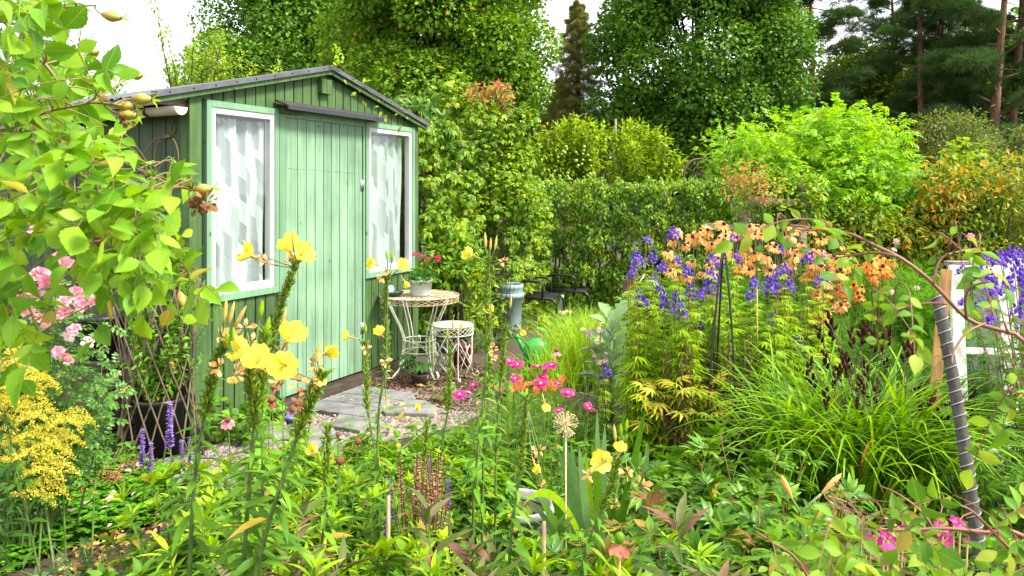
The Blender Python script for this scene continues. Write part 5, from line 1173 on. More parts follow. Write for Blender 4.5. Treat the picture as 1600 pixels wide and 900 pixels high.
# ---- feathery greens
F_fern = leafmat('feathery_leaf', ((.05, .18, .012), (.09, .30, .02), (.16, .42, .03)), tr=.4, big=2)
def feathery(label, px, Y, rad, h, n, seed, m=None, name='fennel', size=.10, cat='feathery plant', tpl=None):
    rg = np.random.default_rng(seed); base = A((px - 800) / KF * Y, Y, 0); t = Thing(name, label, cat, base); st, lf = Acc(), Acc(); ns = max(8, n // 120)
    for i in range(ns):
        e = base + A(*(rg.normal(0, .5, 2) * rad), h * rg.uniform(.6, 1.08)); b0 = base + A(*(rg.normal(0, .25, 2) * rad), 0); pts = bez(b0, (b0 * .6 + e * .4) + A(0, 0, .15 * h), e, 8); st.tube(pts, np.linspace(.004, .0015, 8), 4, cap=False)
        k = n // ns; s = .12 + .88 * rg.random(k) ** .8; p, tt = along(pts, s); d = unit(rg.normal(size=(k, 3)) + A(0, 0, .35)); p = p + d * (rg.random((k, 1)) * .16 * (1.3 - s[:, None]))
        lf.leaves(tpl or THREAD, p, d, A(0, 0, 1) + rg.normal(0, .4, (k, 3)), size * rg.uniform(.6, 1.2, k))
    t.part('stems', st, STEM); t.part('fronds', lf, m or F_fern); return t
feathery('cloud of fine feathery green between the obelisk and the orange daisies', 1160, 5.4, .28, .98, 3600, 151)
feathery('feathery green cosmos foliage in front of the burnt orange daisies', 1260, 5.15, .3, .82, 3400, 152, name='cosmos_foliage')
feathery('broad feathery asparagus bush between the orange daisies and the window sashes', 1385, 5.7, .42, 1.02, 6500, 153, name='asparagus_fern')
feathery('feathery asparagus tips right behind the pine plank', 1455, 5.6, .3, 1.0, 3800, 154, name='asparagus_fern')
feathery('dark feathery green mass behind the sword-leaved clump', 1400, 4.9, .4, .66, 4200, 155, m=leafmat('fern_dark', ((.03, .12, .01), (.06, .2, .015), (.1, .28, .03))), name='asparagus_fern')
feathery('fine green weeds seen through the window sashes', 1560, 5.4, .5, .85, 3600, 156, name='fennel')
feathery('thin weeds in front of the rail fence', 1215, 7.4, .6, .95, 2200, 157, m=G2, name='fennel', size=.08, tpl=CUT)
feathery('leafy stalks left of the obelisk, behind the first monkshood', 1010, 6.3, .3, .85, 1500, 158, m=G1, name='leafy_stalks', tpl=CUT, size=.09)
M_cosf = [daisy(8, .036, .1, PETW, s, .008, M_palepink, M_yelc, 1.3) for s in (1, 2)]
flowerbed('pink_cosmos', 'few pink cosmos flowers above the feathery green, left of the window sashes', 'flowering plant', 5.2, [(1400, 377, .7), (1397, 390, .6), (1433, 450, .6), (1395, 456, .5)], M_cosf, 159, STEM, F_fern, 8, THREAD, .1, .06, face=(0, -1, .5))
flowerbed('scabious', 'single fluffy pink flower on a thin stem above the window sashes', 'flowering plant', 4.8, [(1516, 371, .8)], [daisy(16, .036, .3, PETW, 3, .01, M_pink, M_pink)], 160, STEM, G2, 4, face=(0, -1, .5))
# ---- cabbage
M_cab = leafmat('cabbage_leaf', ((.06, .14, .085), (.10, .21, .125), (.17, .31, .19)), tr=.15, rough=.55, big=3, veins=.5, odd=0)
def cabbage(label, c, n, h, seed, m=M_cab, size=.3):
    rg = np.random.default_rng(seed); t = Thing('cabbage_plant', label, 'cabbage', c)
    t.part('stem', Acc().tube([c, c + A(0, 0, h * .7)], [.02, .014], 7), STEM); big = tpl_leaf(11, .6, .35, .35, .55, .13)
    for i in range(n):
        an = i * 2.4 + .5; z = h * (.25 + .55 * i / n); o = c + A(0, 0, z); d = A(math.cos(an), math.sin(an), rg.uniform(.35, 1.9)); a = Acc().tube([o, o + unit(d) * .09], .006, 5)
        a.leaves(big, [o + unit(d) * .07], d, A(-d[0] * .5, -d[1] * .5 - .5, 1) + rg.normal(0, .3, 3), size * rg.uniform(.7, 1.1)); t.part('leaf', a, m)
    return t
cabbage('large blue-green cabbage plant with raised leaves beside the lime grass', W(955, 640, 5.5) * A(1, 1, 0), 20, .84, 161, size=.20)
cabbage('second blue-green cabbage half hidden behind the monkshood stems', W(985, 640, 5.7) * A(1, 1, 0), 14, .66, 162, size=.18)
# ---- pale pink and magenta daisies near the lawn
ZIN = [daisy(10, .032, .15, PETW, s, .009, M_palepink, M_yelc, 1.2) for s in (1, 2)]; MAG = [(petals([(9, .040, .12, 1.5, 0), (7, .030, .35, 1.4, .003)], PETW, s).mesh('flower', M_mag), Acc().ball((0, 0, .006), .009, 8, 5, (1, 1, .5)).mesh('centre', M_yelc)) for s in (1, 2, 3)]
flowerbed('pink_zinnia', 'small pale pink daisy flowers in front of the cabbage', 'flowering plant', 4.9, [(912, 515, .8), (921, 521, 1.1), (935, 533, 1.3), (937, 516, .7), (941, 505, .6), (903, 503, .5), (925, 548, .7), (941, 566, 1.2), (929, 556, .6), (975, 535, .7), (947, 552, .6)], ZIN, 163, STEM, G1, 6, group=None, face=(0, -.4, .9), jit=.5)
fl = [(795, 565, 1.1), (809, 571, 1.15), (853, 577, 1.2), (840, 574), (862, 571, .9), (805, 592, .8), (845, 600, 1.1), (872, 600, .7), (887, 614, 1.2), (921, 640, 1.1), (718, 617, .9), (740, 602, .9), (783, 609, .6), (873, 642, .9), (782, 600, .4), (918, 634, .8), (757, 603, .5), (848, 590, 1)]
flowerbed('magenta_cosmos', 'magenta cosmos with yellow eyes in the middle of the garden', 'flowering plant', 4.0, fl, MAG, 164, STEM, G1, 9, THREAD, .10, .06, face=(0, -.25, 1), sc=(.65, 1.0), jit=.45)
flowerbed('scarlet_verbena', 'low scarlet flowers glowing between the magenta cosmos', 'flowering plant', 4.4, [(rg.uniform(800, 880), rg.uniform(588, 610), rg.uniform(.5, .9)) for _ in range(34)], [daisy(6, .026, .2, PETW, 2, .004, M_scarlet, M_scarlet, 1.3)], 165, STEM, G1, 5, LANCE4, .06, .04, face=(0, -.7, .7))
CONE = (petals([(12, .042, -.65, .9, 0)], PETW, 3).mesh('flower', M_pink), Acc().ball((0, 0, .008), .016, 12, 8, (1, 1, .9)).mesh('cone', M_conebr))
flowerbed('coneflower', 'pink coneflower with drooping petals below the watering can', 'flowering plant', 4.3, [(870, 549, 1.1)], [CONE], 166, STEM, G1, 5, face=(0, 0, 1), jit=.1, nc='cone')
# leafy low plants beside the watering can and around the table
def leafy(label, c, ns, h, spread, tpl, l0, l1, nl, m, seed, name='leafy_plant', cat='plant', group=None, stem=STEM, lean=.25, s0=.05, pitch=.35, rad=.004, droop=.25, jit=.4, wid=1.0, top=0, mt=None):
    rg = np.random.default_rng(seed); c = np.asarray(c, float); t = Thing(name, label, cat, c, group); st, lf, tf = Acc(), Acc(), Acc()
    for i in range(ns):
        an = rg.uniform(0, 6.28); r = spread * math.sqrt(rg.random()); hh = h * rg.uniform(.65, 1.1) * (1 - .25 * r / max(spread, .01)); b0 = c + A(math.cos(an), math.sin(an), 0) * r * .5
        e = b0 + A(math.cos(an), math.sin(an), 0) * (r * .6 + lean * hh * rg.random()) + A(rg.normal(0, .02), rg.normal(0, .02), hh); pts = bez(b0, b0 * .5 + e * .5 + A(0, 0, hh * .12), e, 8)
        st.tube(pts, np.linspace(rad, rad * .4, 8), 5, cap=False); dress(lf, rg, pts, nl, tpl, l0, l1, s0, 1.0, pitch, wid, jit, droop)
        if top: dress(tf, rg, pts, top, tpl, l1 * 1.1, l1 * .8, .93, 1.01, .9, wid)
    t.part('stems', st, stem); t.part('leaves', lf, m)
    if top: t.part('tip_leaves', tf, mt or m)
    return t
leafy('broad bright leaves on the soil left of the watering can', G(795, 620), 9, .3, .25, OVAL, .13, .08, 7, G1, 171, pitch=.2)
leafy('low green weeds along the foot of the grey bin', G(770, 545), 14, .25, .4, L5, .07, .05, 12, GD, 172)
leafy('dark leafy undergrowth below the black chairs', G(840, 508), 22, .18, .6, L4, .07, .05, 14, F_hedge2, 173)
leafy('weedy clump on the mulch in front of the wire stool', G(690, 632), 5, .22, .1, LOBE, .05, .04, 7, G1, 174)
leafy('low leafy weeds at the foot of the shed beside the trellis', G(350, 690), 16, .32, .3, ROUND, .06, .05, 12, G1, 175)
leafy('nasturtium-like round leaves beneath the left window', G(400, 660), 12, .22, .25, ROUND, .06, .05, 10, G1, 176)
# mulch chips and pebbles
rg = np.random.default_rng(180); mp_ = [tuple(G(x, y)[:2]) for x, y in ((560, 596), (760, 570), (800, 610), (760, 650), (680, 640), (600, 612))]
q = scatter(rg, mp_, 2600); a = Acc().leaves(DIA, np.c_[q, rg.uniform(.005, .03, 2600)], rg.normal(size=(2600, 3)) * A(1, 1, .25), A(0, 0, 1) + rg.normal(size=(2600, 3)) * .4, rg.uniform(.015, .05, 2600))
single('bark_mulch', 'brown bark chips spread under the wire table', None, a, mat('bark_chip', (.15, .08, .045), .9, var=.6, scale=14), (0, 0, 0), kind='stuff', smooth=False)
q = scatter(rg, [tuple(p) for p in gp], 9000); n = len(q); tet = (np.array([(-.5, -.4, 0), (.5, -.3, 0), (.4, .4, 0), (-.4, .5, 0), (-.25, -.2, .35), (.25, -.15, .4), (.2, .2, .35), (-.2, .25, .3)]), np.array([[0, 1, 5, 4], [1, 2, 6, 5], [2, 3, 7, 6], [3, 0, 4, 7], [4, 5, 6, 7]]))
a = Acc().leaves(tet, np.c_[q, np.full(n, .004)], np.c_[rg.normal(size=(n, 2)), np.zeros(n)], A(0, 0, 1), rg.uniform(.010, .03, n))
single('gravel', 'small pinkish grey gravel stones on the path', None, a, leafmat('gravel_stone', ((.07, .05, .04), (.17, .13, .11), (.28, .24, .21), (.14, .09, .07)), tr=0, rough=.9, big=2), (0, 0, 0), kind='stuff')
q = scatter(rg, [tuple(G(x, y)[:2]) for x, y in ((150, 900), (330, 800), (470, 640), (760, 590), (800, 650), (500, 740), (300, 900))], 110)
for i, (lab, m_) in enumerate((('fallen brown and orange leaves lying on path and mulch', M_primold),)):
    single('fallen_leaves', lab, None, Acc().leaves(L4, np.c_[q, np.full(110, .045)], np.c_[rg.normal(size=(110, 2)), np.zeros(110)], A(0, 0, 1) + rg.normal(size=(110, 3)) * .3, rg.uniform(.03, .06, 110)), m_, (0, 0, 0), kind='stuff')
# ---- sword-leaved clump with dark seed heads
rg = np.random.default_rng(190); dc_ = W(1345, 860, 3.85) * A(1, 1, 0); M_sword = leafmat('sword_leaf', ((.05, .16, .01), (.12, .30, .015), (.28, .50, .03)), tr=.38, big=2)
t = Thing('daylily_clump', 'huge arching clump of narrow sword leaves on the right', 'perennial clump', dc_)
for k, (dx, dy, n, h) in enumerate(((0, 0, 330, .98), (-.24, .1, 200, .92), (.28, .12, 220, .9))):
    b = dc_ + A(dx, dy, 0) + np.c_[rg.normal(0, .09, (n, 2)), np.zeros(n)]
    t.part('blades', Acc().blades(b, rg.uniform(0, 6.28, n), h * rg.uniform(.6, 1.2, n), .020 * rg.uniform(.6, 1.25, n), rg.uniform(.02, .35, n), rg.uniform(1.3, 2.6, n), 8), M_sword)
pod = Acc()
for i in range(5): an = i * 2.4; pod.ball((.010 * math.cos(an), .010 * math.sin(an), i * .018 - .04), .010, 7, 5, (.8, .8, 2.0), (math.cos(an) * .4, math.sin(an) * .4, 1))
M_pod = mat('dark_seed_pod', (.032, .008, .004), .85, var=.6, scale=80, bump=.6, spec=.15); podm = pod.mesh('seed_head', M_pod)
t = Thing('iris_seed_stems', 'upright stems with blackish brown seed heads above the sword leaves', 'seed stems', dc_ + A(.0, .15, 0), None); st = Acc()
for px, py in [(1291, 620), (1296, 505), (1280, 520), (1302, 515), (1330, 525), (1345, 520), (1352, 518), (1365, 530), (1378, 535), (1386, 518), (1318, 560), (1306, 590), (1312, 580), (1325, 570), (1270, 600), (1265, 570), (1415, 545), (1422, 535), (1424, 553), (1367, 620), (1370, 632), (1372, 645), (1392, 660), (1400, 655), (1433, 620), (1436, 608), (1440, 640), (1446, 655), (1451, 632), (1457, 622), (1466, 650), (1478, 645), (1481, 640), (1507, 630), (1520, 622), (1512, 640), (1345, 600), (1352, 575), (1384, 570), (1340, 640), (1290, 560), (1335, 660)]:
    yy = 3.95 + rg.uniform(-.25, .2); tip = W(px, py, yy); b0 = dc_ + A(*rg.normal(0, .1, 2), 0); st.tube(bez(b0, (b0 + tip) / 2 + A(0, 0, .12), tip, 7), .0025, 4, cap=False); t.inst('seed_head', podm, tip, (rg.normal(0, .3), rg.normal(0, .2), 1), rg.uniform(.9, 1.25), rg.uniform(0, 6))
t.part('stems', st, STEMB)
# brown stems beneath the monkshood
t = Thing('dry_stem_plant', 'dense bundle of dark brown dry stems under the monkshood', 'dry plant', G(1130, 720)); st, lf = Acc(), Acc()
for i in range(90):
    e = W(rg.uniform(1040, 1250), rg.uniform(520, 660), rg.uniform(4.3, 4.7)); b0 = A(e[0] + rg.normal(0, .04), e[1], 0); pts = bez(b0, (b0 + e) / 2 + A(rg.normal(0, .02), 0, 0), e, 6); st.tube(pts, .0028, 4, cap=False); dress(lf, rg, pts, 12, L3, .03, .02, .4, 1, -.3)
t.part('stems', st, STEMB); t.part('dry_leaves', lf, leafmat('dry_leaf', ((.06, .025, .012), (.12, .05, .02), (.2, .1, .04)), tr=.15))
leafy('yellow-green cut leaves right of the brown stems', G(1215, 700), 12, .55, .2, CUT, .10, .06, 9, G3, 191)
leafy('tall cut-leaved green plant right of the leaning stake', W(1605, 800, 3.5) * A(1, 1, 0), 14, .75, .3, CUT, .12, .07, 14, G1, 192, s0=.2)
leafy('dark bushy green plant at the right edge under the sashes', W(1530, 860, 3.2) * A(1, 1, 0), 18, .32, .3, CUT, .10, .06, 14, G2, 193)
leafy('leafy green filler in front of the sashes', W(1480, 760, 4.0) * A(1, 1, 0), 12, .25, .25, L5, .07, .05, 12, G2, 194)
# ================================================================== front beds
# ---- evening primroses
PF = [petals([(4, .043, p, 1.35, 0)], PET, s).mesh('flower', M_prim) for p, s in ((.25, 1), (.5, 2), (.75, 3), (1.05, 4))]
sm = Acc(); rg = np.random.default_rng(1)
for i in range(7): d = unit(rg.normal(size=3) * A(.5, .5, 0) + A(0, 0, 1)); sm.tube([(0, 0, 0), d * .022], .0009, 4).ball(d * .023, .0022, 5, 4, (.7, .7, 2))
STA = sm.mesh('stamens', M_yelc)
CAL = Acc().tube([(0, 0, -.055), (0, 0, -.02), (0, 0, .002)], [.0022, .0026, .0055], 6).leaves(NEEDLE, [(0, 0, -.004)] * 4, [(1, 0, -.9), (-1, 0, -.9), (0, 1, -.9), (0, -1, -.9)], (0, 0, 1), .03, 1.6).mesh('calyx', M_bud)
BUD = Acc().lathe([(.0005, 0), (.0035, .004), (.0055, .02), (.0045, .04), (.001, .056)], sides=7).mesh('bud', M_bud)
BUDG = Acc().lathe([(.0005, 0), (.0045, .004), (.0065, .018), (.005, .03), (.001, .042)], sides=7).mesh('bud', G3)
WIT = [ruffle(9, .02, s, PETW, 1.1).mesh('withered_flower', M_primold) for s in (5, 6)]
def wpts(pix, Y0, Y1=None):
    n = len(pix); Y1 = Y1 or Y0; P = [W(x, y, Y0 + (Y1 - Y0) * i / max(1, n - 1)) for i, (x, y) in enumerate(pix)]
    P = np.array(P); out = []
    for i in range(n - 1):      # gentle Catmull-Rom through the points
        p0, p1, p2, p3 = P[max(i - 1, 0)], P[i], P[i + 1], P[min(i + 2, n - 1)]
        for u in (0, .33, .66): out.append(.5 * ((2 * p1) + (p2 - p0) * u + (2 * p0 - 5 * p1 + 4 * p2 - p3) * u * u + (3 * p1 - p0 - 3 * p2 + p3) * u ** 3))
    out.append(P[-1]); return np.array(out)
def primrose(label, stems, flowers, buds=(), wit=(), seed=1, leaf=.11, r=.0055, lm=None, podlen=.030, group='tall yellow evening primroses in the front bed'):
    # stems: (list of pixels from the tip down, Y); flowers: (px, py, Y, direction, scale, prototype)
    rg = np.random.default_rng(seed); P0 = []
    for pix, Y in stems:
        p = wpts(pix, Y)[::-1]; b = p[0]; g = A(b[0] + (b[0] - p[min(3, len(p) - 1)][0]) * .6, b[1] + rg.uniform(-.05, .05), 0)
        if b[2] > .05: p = np.concatenate([[g, (g + b) / 2 + A((b[0] - g[0]) * .1, 0, 0)], p])
        P0.append(p)
    base = P0[0][0] * A(1, 1, 0); t = Thing('evening_primrose', label, 'flowering plant', base, group); SL = []
    for p in P0:
        st, lf, pd = Acc(), Acc(), Acc(); SL.append((st, lf, pd))
        ln = np.linalg.norm(np.diff(p, axis=0), axis=1).sum(); n = len(p); st.tube(p, np.linspace(r, r * .45, n), 7)
        dress(lf, rg, p, int(ln * 34), LANCE, leaf, leaf * .35, .12, .62, .25, jit=.3, droop=.5)
        dress(lf, rg, p, int(ln * 62), LANCE4, leaf * .32, leaf * .14, .60, .99, .35, jit=.3, droop=.1)
        dress(pd, rg, p, int(ln * 75), PODT, podlen, podlen * .75, .56, .985, .95, jit=.2, droop=0)
        dress(lf, rg, p, 9, LANCE4, leaf * .30, leaf * .22, .96, 1.0, 1.0, jit=.3, droop=0)
    tops = [p[-1] for p in P0]
    def link(q, k=.0018):
        o = min(tops, key=lambda e: np.linalg.norm(e - q)); j = o + (q - o) * .1; st.tube(bez(o - A(0, 0, .02), (o + q) / 2 + A(0, 0, -.01), q, 6), k, 5, cap=False)
    for px, py, Y, d, s, k in flowers:
        q = W(px, py, Y); d = unit(d); s *= .68; o = t.inst('flower', PF[k], q, d, s, rg.uniform(0, 1.5)); put('stamens', STA, o); put('calyx', CAL, o); link(q - d * .055 * s)
    for px, py, Y, d, s, g in buds:
        q = W(px, py, Y); d = unit(d); t.inst('bud', BUDG if g else BUD, q, d, s); link(q)
    for px, py, Y, s in wit:
        q = W(px, py, Y); t.inst('withered_flower', WIT[int(rg.integers(2))], q, unit(rg.normal(size=3) + A(0, -.5, -1)), s); link(q + A(0, 0, .01))
    for st_, lf, pd in SL: t.part('stem', st_, STEM); t.part('leaves', lf, lm or G1); t.part('seed_pods', pd, M_podg)
    return t
PODT = (lambda b: (b.v[0][:, [2, 0, 1]], b.f[0]))(Acc().lathe([(.02, 0), (.11, .15), (.13, .5), (.09, .8), (.02, 1)], sides=5))
M_podg = leafmat('seed_pod', ((.09, .16, .02), (.15, .24, .03), (.22, .32, .05)), tr=.1, rough=.5)
primrose('evening primrose with the highest pair of yellow flowers, against the mint door', [([(464, 408), (452, 440), (438, 480), (425, 530), (418, 590), (402, 680), (372, 800), (350, 900)], 2.15)],
    [(394, 400, 2.12, (-.8, -.5, .5), 1.4, 2), (454, 392, 2.15, (-.3, -.5, .9), 1.5, 2), (470, 398, 2.1, (.7, -.5, .3), 1.35, 1)], [(458, 385, 2.1, (0, 0, 1), .8, 0), (452, 392, 2.16, (-.3, 0, 1), .7, 0)], [(416, 408, 2.1, .7), (452, 408, 2.1, .7)], 201)
primrose('front evening primrose with a heavy cluster of open yellow flowers', [([(395, 548), (390, 590), (398, 640), (392, 720), (385, 820), (380, 900)], 1.72), ([(505, 585), (488, 620), (470, 665), (452, 720), (425, 800), (398, 900)], 1.68), ([(352, 535), (340, 560), (328, 610), (318, 660), (306, 730), (300, 810), (296, 900)], 1.8), ([(415, 520), (410, 570), (405, 640), (412, 720), (405, 860)], 1.85)],
    [(384, 552, 1.66, (-.6, -.6, .5), 1.35, 2), (405, 566, 1.6, (.2, -.7, .6), 1.3, 1), (449, 532, 1.66, (.5, -.5, .7), 1.4, 2), (446, 572, 1.6, (.2, -.9, .3), 1.3, 1), (508, 553, 1.7, (.9, -.2, .3), .95, 3), (497, 588, 1.68, (.5, -.4, -.9), .75, 3), (366, 588, 1.7, (-.2, -.2, -1), .5, 3)],
    [(350, 505, 1.8, (.1, 0, 1), 1, 0), (357, 508, 1.8, (.25, 0, 1), 1, 0), (366, 512, 1.78, (.55, 0, 1), 1, 0), (406, 498, 1.75, (.15, 0, 1), 1, 1), (415, 525, 1.7, (.2, 0, 1), 1, 1), (371, 560, 1.7, (.1, 0, 1), 1.1, 1), (368, 545, 1.7, (-.1, 0, 1), 1.1, 1), (440, 515, 1.75, (.2, 0, 1), .9, 0), (486, 570, 1.7, (.5, 0, 1), 1, 0), (355, 545, 1.75, (0, 0, 1), 1.0, 1)],
    [(344, 525, 1.75, .8), (383, 512, 1.75, .8), (392, 535, 1.7, .7), (343, 574, 1.75, .9), (368, 585, 1.7, .9), (495, 570, 1.68, .8), (488, 600, 1.66, .8), (437, 596, 1.66, .8), (465, 602, 1.7, .9), (470, 628, 1.7, .8)], 202, r=.0058)
primrose('slender evening primrose before the right window, three flowers at its top', [([(606, 428), (602, 470), (604, 530), (600, 590), (592, 640), (590, 720), (590, 800)], 2.75)],
    [(586, 413, 2.7, (-.9, -.5, .3), 1.05, 1), (627, 417, 2.7, (.6, -.7, .5), 1.1, 1), (632, 440, 2.7, (.5, -.4, -.8), .8, 3), (594, 521, 2.7, (-.2, -.8, .6), .95, 2)], [(612, 408, 2.72, (.1, 0, 1), .9, 1), (605, 405, 2.72, (-.1, 0, 1), .8, 1)], [(600, 432, 2.7, .9), (604, 565, 2.7, .8), (602, 630, 2.7, .7)], 203, leaf=.09)
primrose('evening primrose left of it whose one flower faces the mint door', [([(571, 535), (572, 580), (574, 640), (585, 700), (592, 790)], 2.9)],
    [(545, 526, 2.86, (-.9, -.4, .3), 1.0, 2)], [(571, 522, 2.88, (0, 0, 1), .9, 1)], [(573, 545, 2.85, .8)], 204, leaf=.085)
primrose('tallest evening primrose in front of the creeper, bud tips held high', [([(764, 402), (760, 440), (762, 500), (760, 560), (756, 620), (748, 690), (740, 780)], 3.0)],
    [(737, 398, 2.95, (-.7, -.6, .4), 1.15, 1)], [(759, 388, 3, (-.05, 0, 1), 1.1, 0), (773, 391, 3, (.15, 0, 1), 1.0, 0), (766, 392, 3, (.05, 0, 1), .9, 0)], [(788, 408, 2.96, .75), (770, 545, 2.95, .8)], 205, leaf=.09, r=.006)
primrose('pair of evening primrose stems beside the grey bin, one flower drooping right', [([(762, 500), (765, 560), (762, 640), (755, 720)], 3.1), ([(789, 508), (786, 560), (780, 620), (775, 700)], 3.15)],
    [(765, 488, 3.0, (-.1, -.6, .8), 1.0, 1), (814, 516, 3.05, (.6, -.2, -.9), .75, 3)], [(797, 482, 3.1, (.1, 0, 1), .9, 0), (785, 490, 3.1, (.1, 0, 1), .8, 1)], [(770, 560, 3.05, .8)], 206, leaf=.085)
primrose('short budding evening primrose in front of the wire stool', [([(703, 545), (702, 590), (700, 640), (690, 700), (685, 780)], 3.2)],
    [], [(708, 520, 3.2, (-.0, 0, 1), 1, 0), (717, 522, 3.2, (.3, 0, 1), 1, 0), (700, 530, 3.2, (-.1, 0, 1), .9, 1)], [], 207, leaf=.08)
primrose('low leafy evening primrose with one yellow flower, lower left of the middle', [([(512, 668), (510, 720), (508, 800), (498, 900)], 2.35)],
    [(490, 706, 2.3, (-.3, -.7, .7), 1.0, 2)], [(500, 725, 2.3, (-.1, 0, 1), .8, 1)], [], 208, leaf=.13)
primrose('evening primrose by the iris leaves with a full round yellow flower', [([(975, 690), (960, 745), (938, 800), (915, 860), (905, 930)], 2.3)],
    [(941, 718, 2.25, (-.1, -1, .2), 1.15, 0), (966, 705, 2.25, (.2, -.4, .9), .9, 2)], [(978, 675, 2.3, (.1, 0, 1), .9, 1), (962, 690, 2.3, (-.1, 0, 1), .9, 0), (970, 680, 2.3, (0, 0, 1), .8, 1)], [(922, 742, 2.2, .9), (980, 740, 2.2, .9), (1000, 758, 2.2, 1.1), (961, 788, 2.25, .6)], 209, leaf=.12)
primrose('evening primrose with small closing flower above the stepping stone', [([(668, 660), (664, 700), (660, 760), (640, 840)], 2.9)],
    [(653, 640, 2.85, (-.1, -.3, .9), .65, 3), (622, 700, 2.8, (.2, -.2, .9), .5, 3)], [], [], 210, leaf=.10)
primrose('leafy evening primrose with folded yellow flowers in front of the magenta cosmos', [([(822, 620), (818, 670), (812, 740), (800, 820), (795, 900)], 2.35)],
    [(851, 630, 2.3, (.2, -.4, -.8), .8, 3), (836, 727, 2.25, (.2, -.7, -.4), .85, 3)], [], [(842, 705, 2.3, .9), (848, 760, 2.25, .6)], 211, leaf=.13)
# ---- iris / gladiolus fan
t = Thing('iris_clump', 'fan of broad blue-green iris leaves in the middle of the front bed', 'iris', W(915, 900, 2.95) * A(1, 1, 0)); rg = np.random.default_rng(215)
for x0, y0, x1, y1, w_, m_ in ((905, 880, 880, 668, .035, GB), (915, 880, 892, 690, .03, GB), (925, 885, 905, 700, .032, GB), (898, 880, 850, 740, .03, G2), (890, 880, 838, 770, .03, G2), (930, 880, 915, 705, .028, G3), (935, 880, 933, 640, .026, GB), (940, 880, 945, 665, .026, GB), (920, 870, 872, 702, .03, GB), (885, 870, 820, 780, .028, GB), (950, 870, 975, 640, .022, G2), (960, 860, 1008, 640, .03, G2), (945, 870, 925, 690, .03, G1), (1000, 850, 1012, 690, .028, GB)):
    b0 = W(x0, y0, 2.95 + rg.uniform(-.1, .1)); e = W(x1, y1, 2.9 + rg.uniform(-.15, .15)); g = A(b0[0], b0[1], 0); c = b0 * .6 + e * .4 + A((x1 - x0) * .0006, 0, .12)
    pts = np.concatenate([[g], bez(b0, c, e, 9)]); wd = np.array([.8, 1, 1, 1, 1, .95, .85, .7, .5, .05]) * w_; a = Acc().ribbon(pts, wd, (1, rg.uniform(-.5, .3), 0)); t.part('leaf', a, m_)
# bending yellow-green leaf over the tub
a = Acc().ribbon(bez(W(908, 840, 2.9), W(860, 730, 2.8), W(815, 792, 2.75), 12), np.array([.03] * 8 + [.026, .02, .012, .002]), (.3, .2, 1)); t.part('bent_leaf', a, G3, label='yellow-green leaf bent over the round tub')
t = Thing('allium_head', 'dry starry allium seed head on a straw stem above the iris leaves', 'seed head', W(885, 900, 2.7) * A(1, 1, 0)); hp_ = W(884, 663, 2.7); rg = np.random.default_rng(216)
M_straw = mat('straw', (.55, .42, .22), .8, var=.3, scale=50); a = Acc()
for i in range(80): d = unit(rg.normal(size=3)); a.tube([hp_, hp_ + d * .04], .0008, 3, cap=False); a.ball(hp_ + d * .042, .0028, 5, 4)
t.part('head', a, M_straw); t.part('stem', Acc().tube([A(hp_[0] + .01, 2.7, 0), hp_ * .5 + A(hp_[0], 2.7, 0) * .5, hp_], .0028, 5), M_straw)
# ---- filler perennials: prototypes copied over the beds
def fill(protos, spots, seed, hs=1.0):
    rg = np.random.default_rng(seed)
    for i, (px, Y, top) in enumerate(spots):
        h = EYE - (top - HZ) / KF * Y; o, h0 = protos[i % len(protos)]; p = A((px - 800) / KF * Y, Y, 0)
        if i < len(protos): o.location = Vector(p); o.rotation_euler = (0, 0, rg.uniform(0, 6)); o.scale = (h / h0,) * 3
        else: copy_thing(o, p, rg.uniform(0, 6), h / h0)
Z0 = A(0, 0, 0)
gl = 'leafy stems with lance-shaped fresh green leaves, no flowers, in the front bed'
PR1 = [(leafy(gl, Z0, (6, 5, 8, 4, 6)[i], .6, .16, (LANCE, LANCE, L6, LANCE, LANCE4)[i], (.12, .14, .09, .15, .10)[i], .07, (22, 18, 24, 20, 30)[i], (G1, G3, G2, G1, G2)[i], 300 + i, name='leafy_perennial', group='unflowered lance-leaved plants in the front bed', top=8, mt=G3, jit=.5, lean=.35).o, .6) for i in range(5)]
gl2 = 'bushy plant with broad mid green leaves, no flowers, in the front bed'
PR2 = [(leafy(gl2, Z0, 9, .45, .2, L6, .10, .06, 18, (G2, G1, G2)[i], 310 + i, name='bushy_perennial', group='unflowered broad-leaved plants in the front bed', top=6, jit=.6, lean=.4).o, .45) for i in range(3)]
gl3 = 'low pale green mound of rounded lobed leaves below the stepping stones'
PR3 = [(leafy(gl3, Z0, 26, .32, .22, LOBE, .055, .045, 7, G1, 320 + i, name='geranium_mound', group='pale lobed-leaf mounds below the stepping stones', s0=.5, jit=.9, lean=.5).o, .32) for i in range(2)]
rg = np.random.default_rng(330)
sp1 = []
for px0, px1, Y0, Y1, t0, t1, n in ((285, 420, 2.2, 3.2, 690, 800, 9), (420, 620, 2.1, 3.0, 740, 850, 12), (330, 470, 3.0, 3.9, 640, 720, 8), (470, 620, 3.0, 3.7, 690, 760, 6), (620, 840, 2.0, 2.9, 825, 875, 9), (660, 760, 3.0, 3.8, 690, 760, 5), (860, 1000, 1.9, 2.5, 840, 880, 5), (770, 860, 3.9, 4.3, 690, 730, 3), (300, 700, 1.9, 2.2, 850, 890, 7), (1000, 1200, 1.9, 2.2, 860, 895, 4)):
    for _ in range(n): k = rg.random(); sp1.append((rg.uniform(px0, px1), Y1 + (Y0 - Y1) * k, t0 + (t1 - t0) * k + rg.uniform(-10, 10)))
fill(PR1, sp1, 331)
sp2 = []
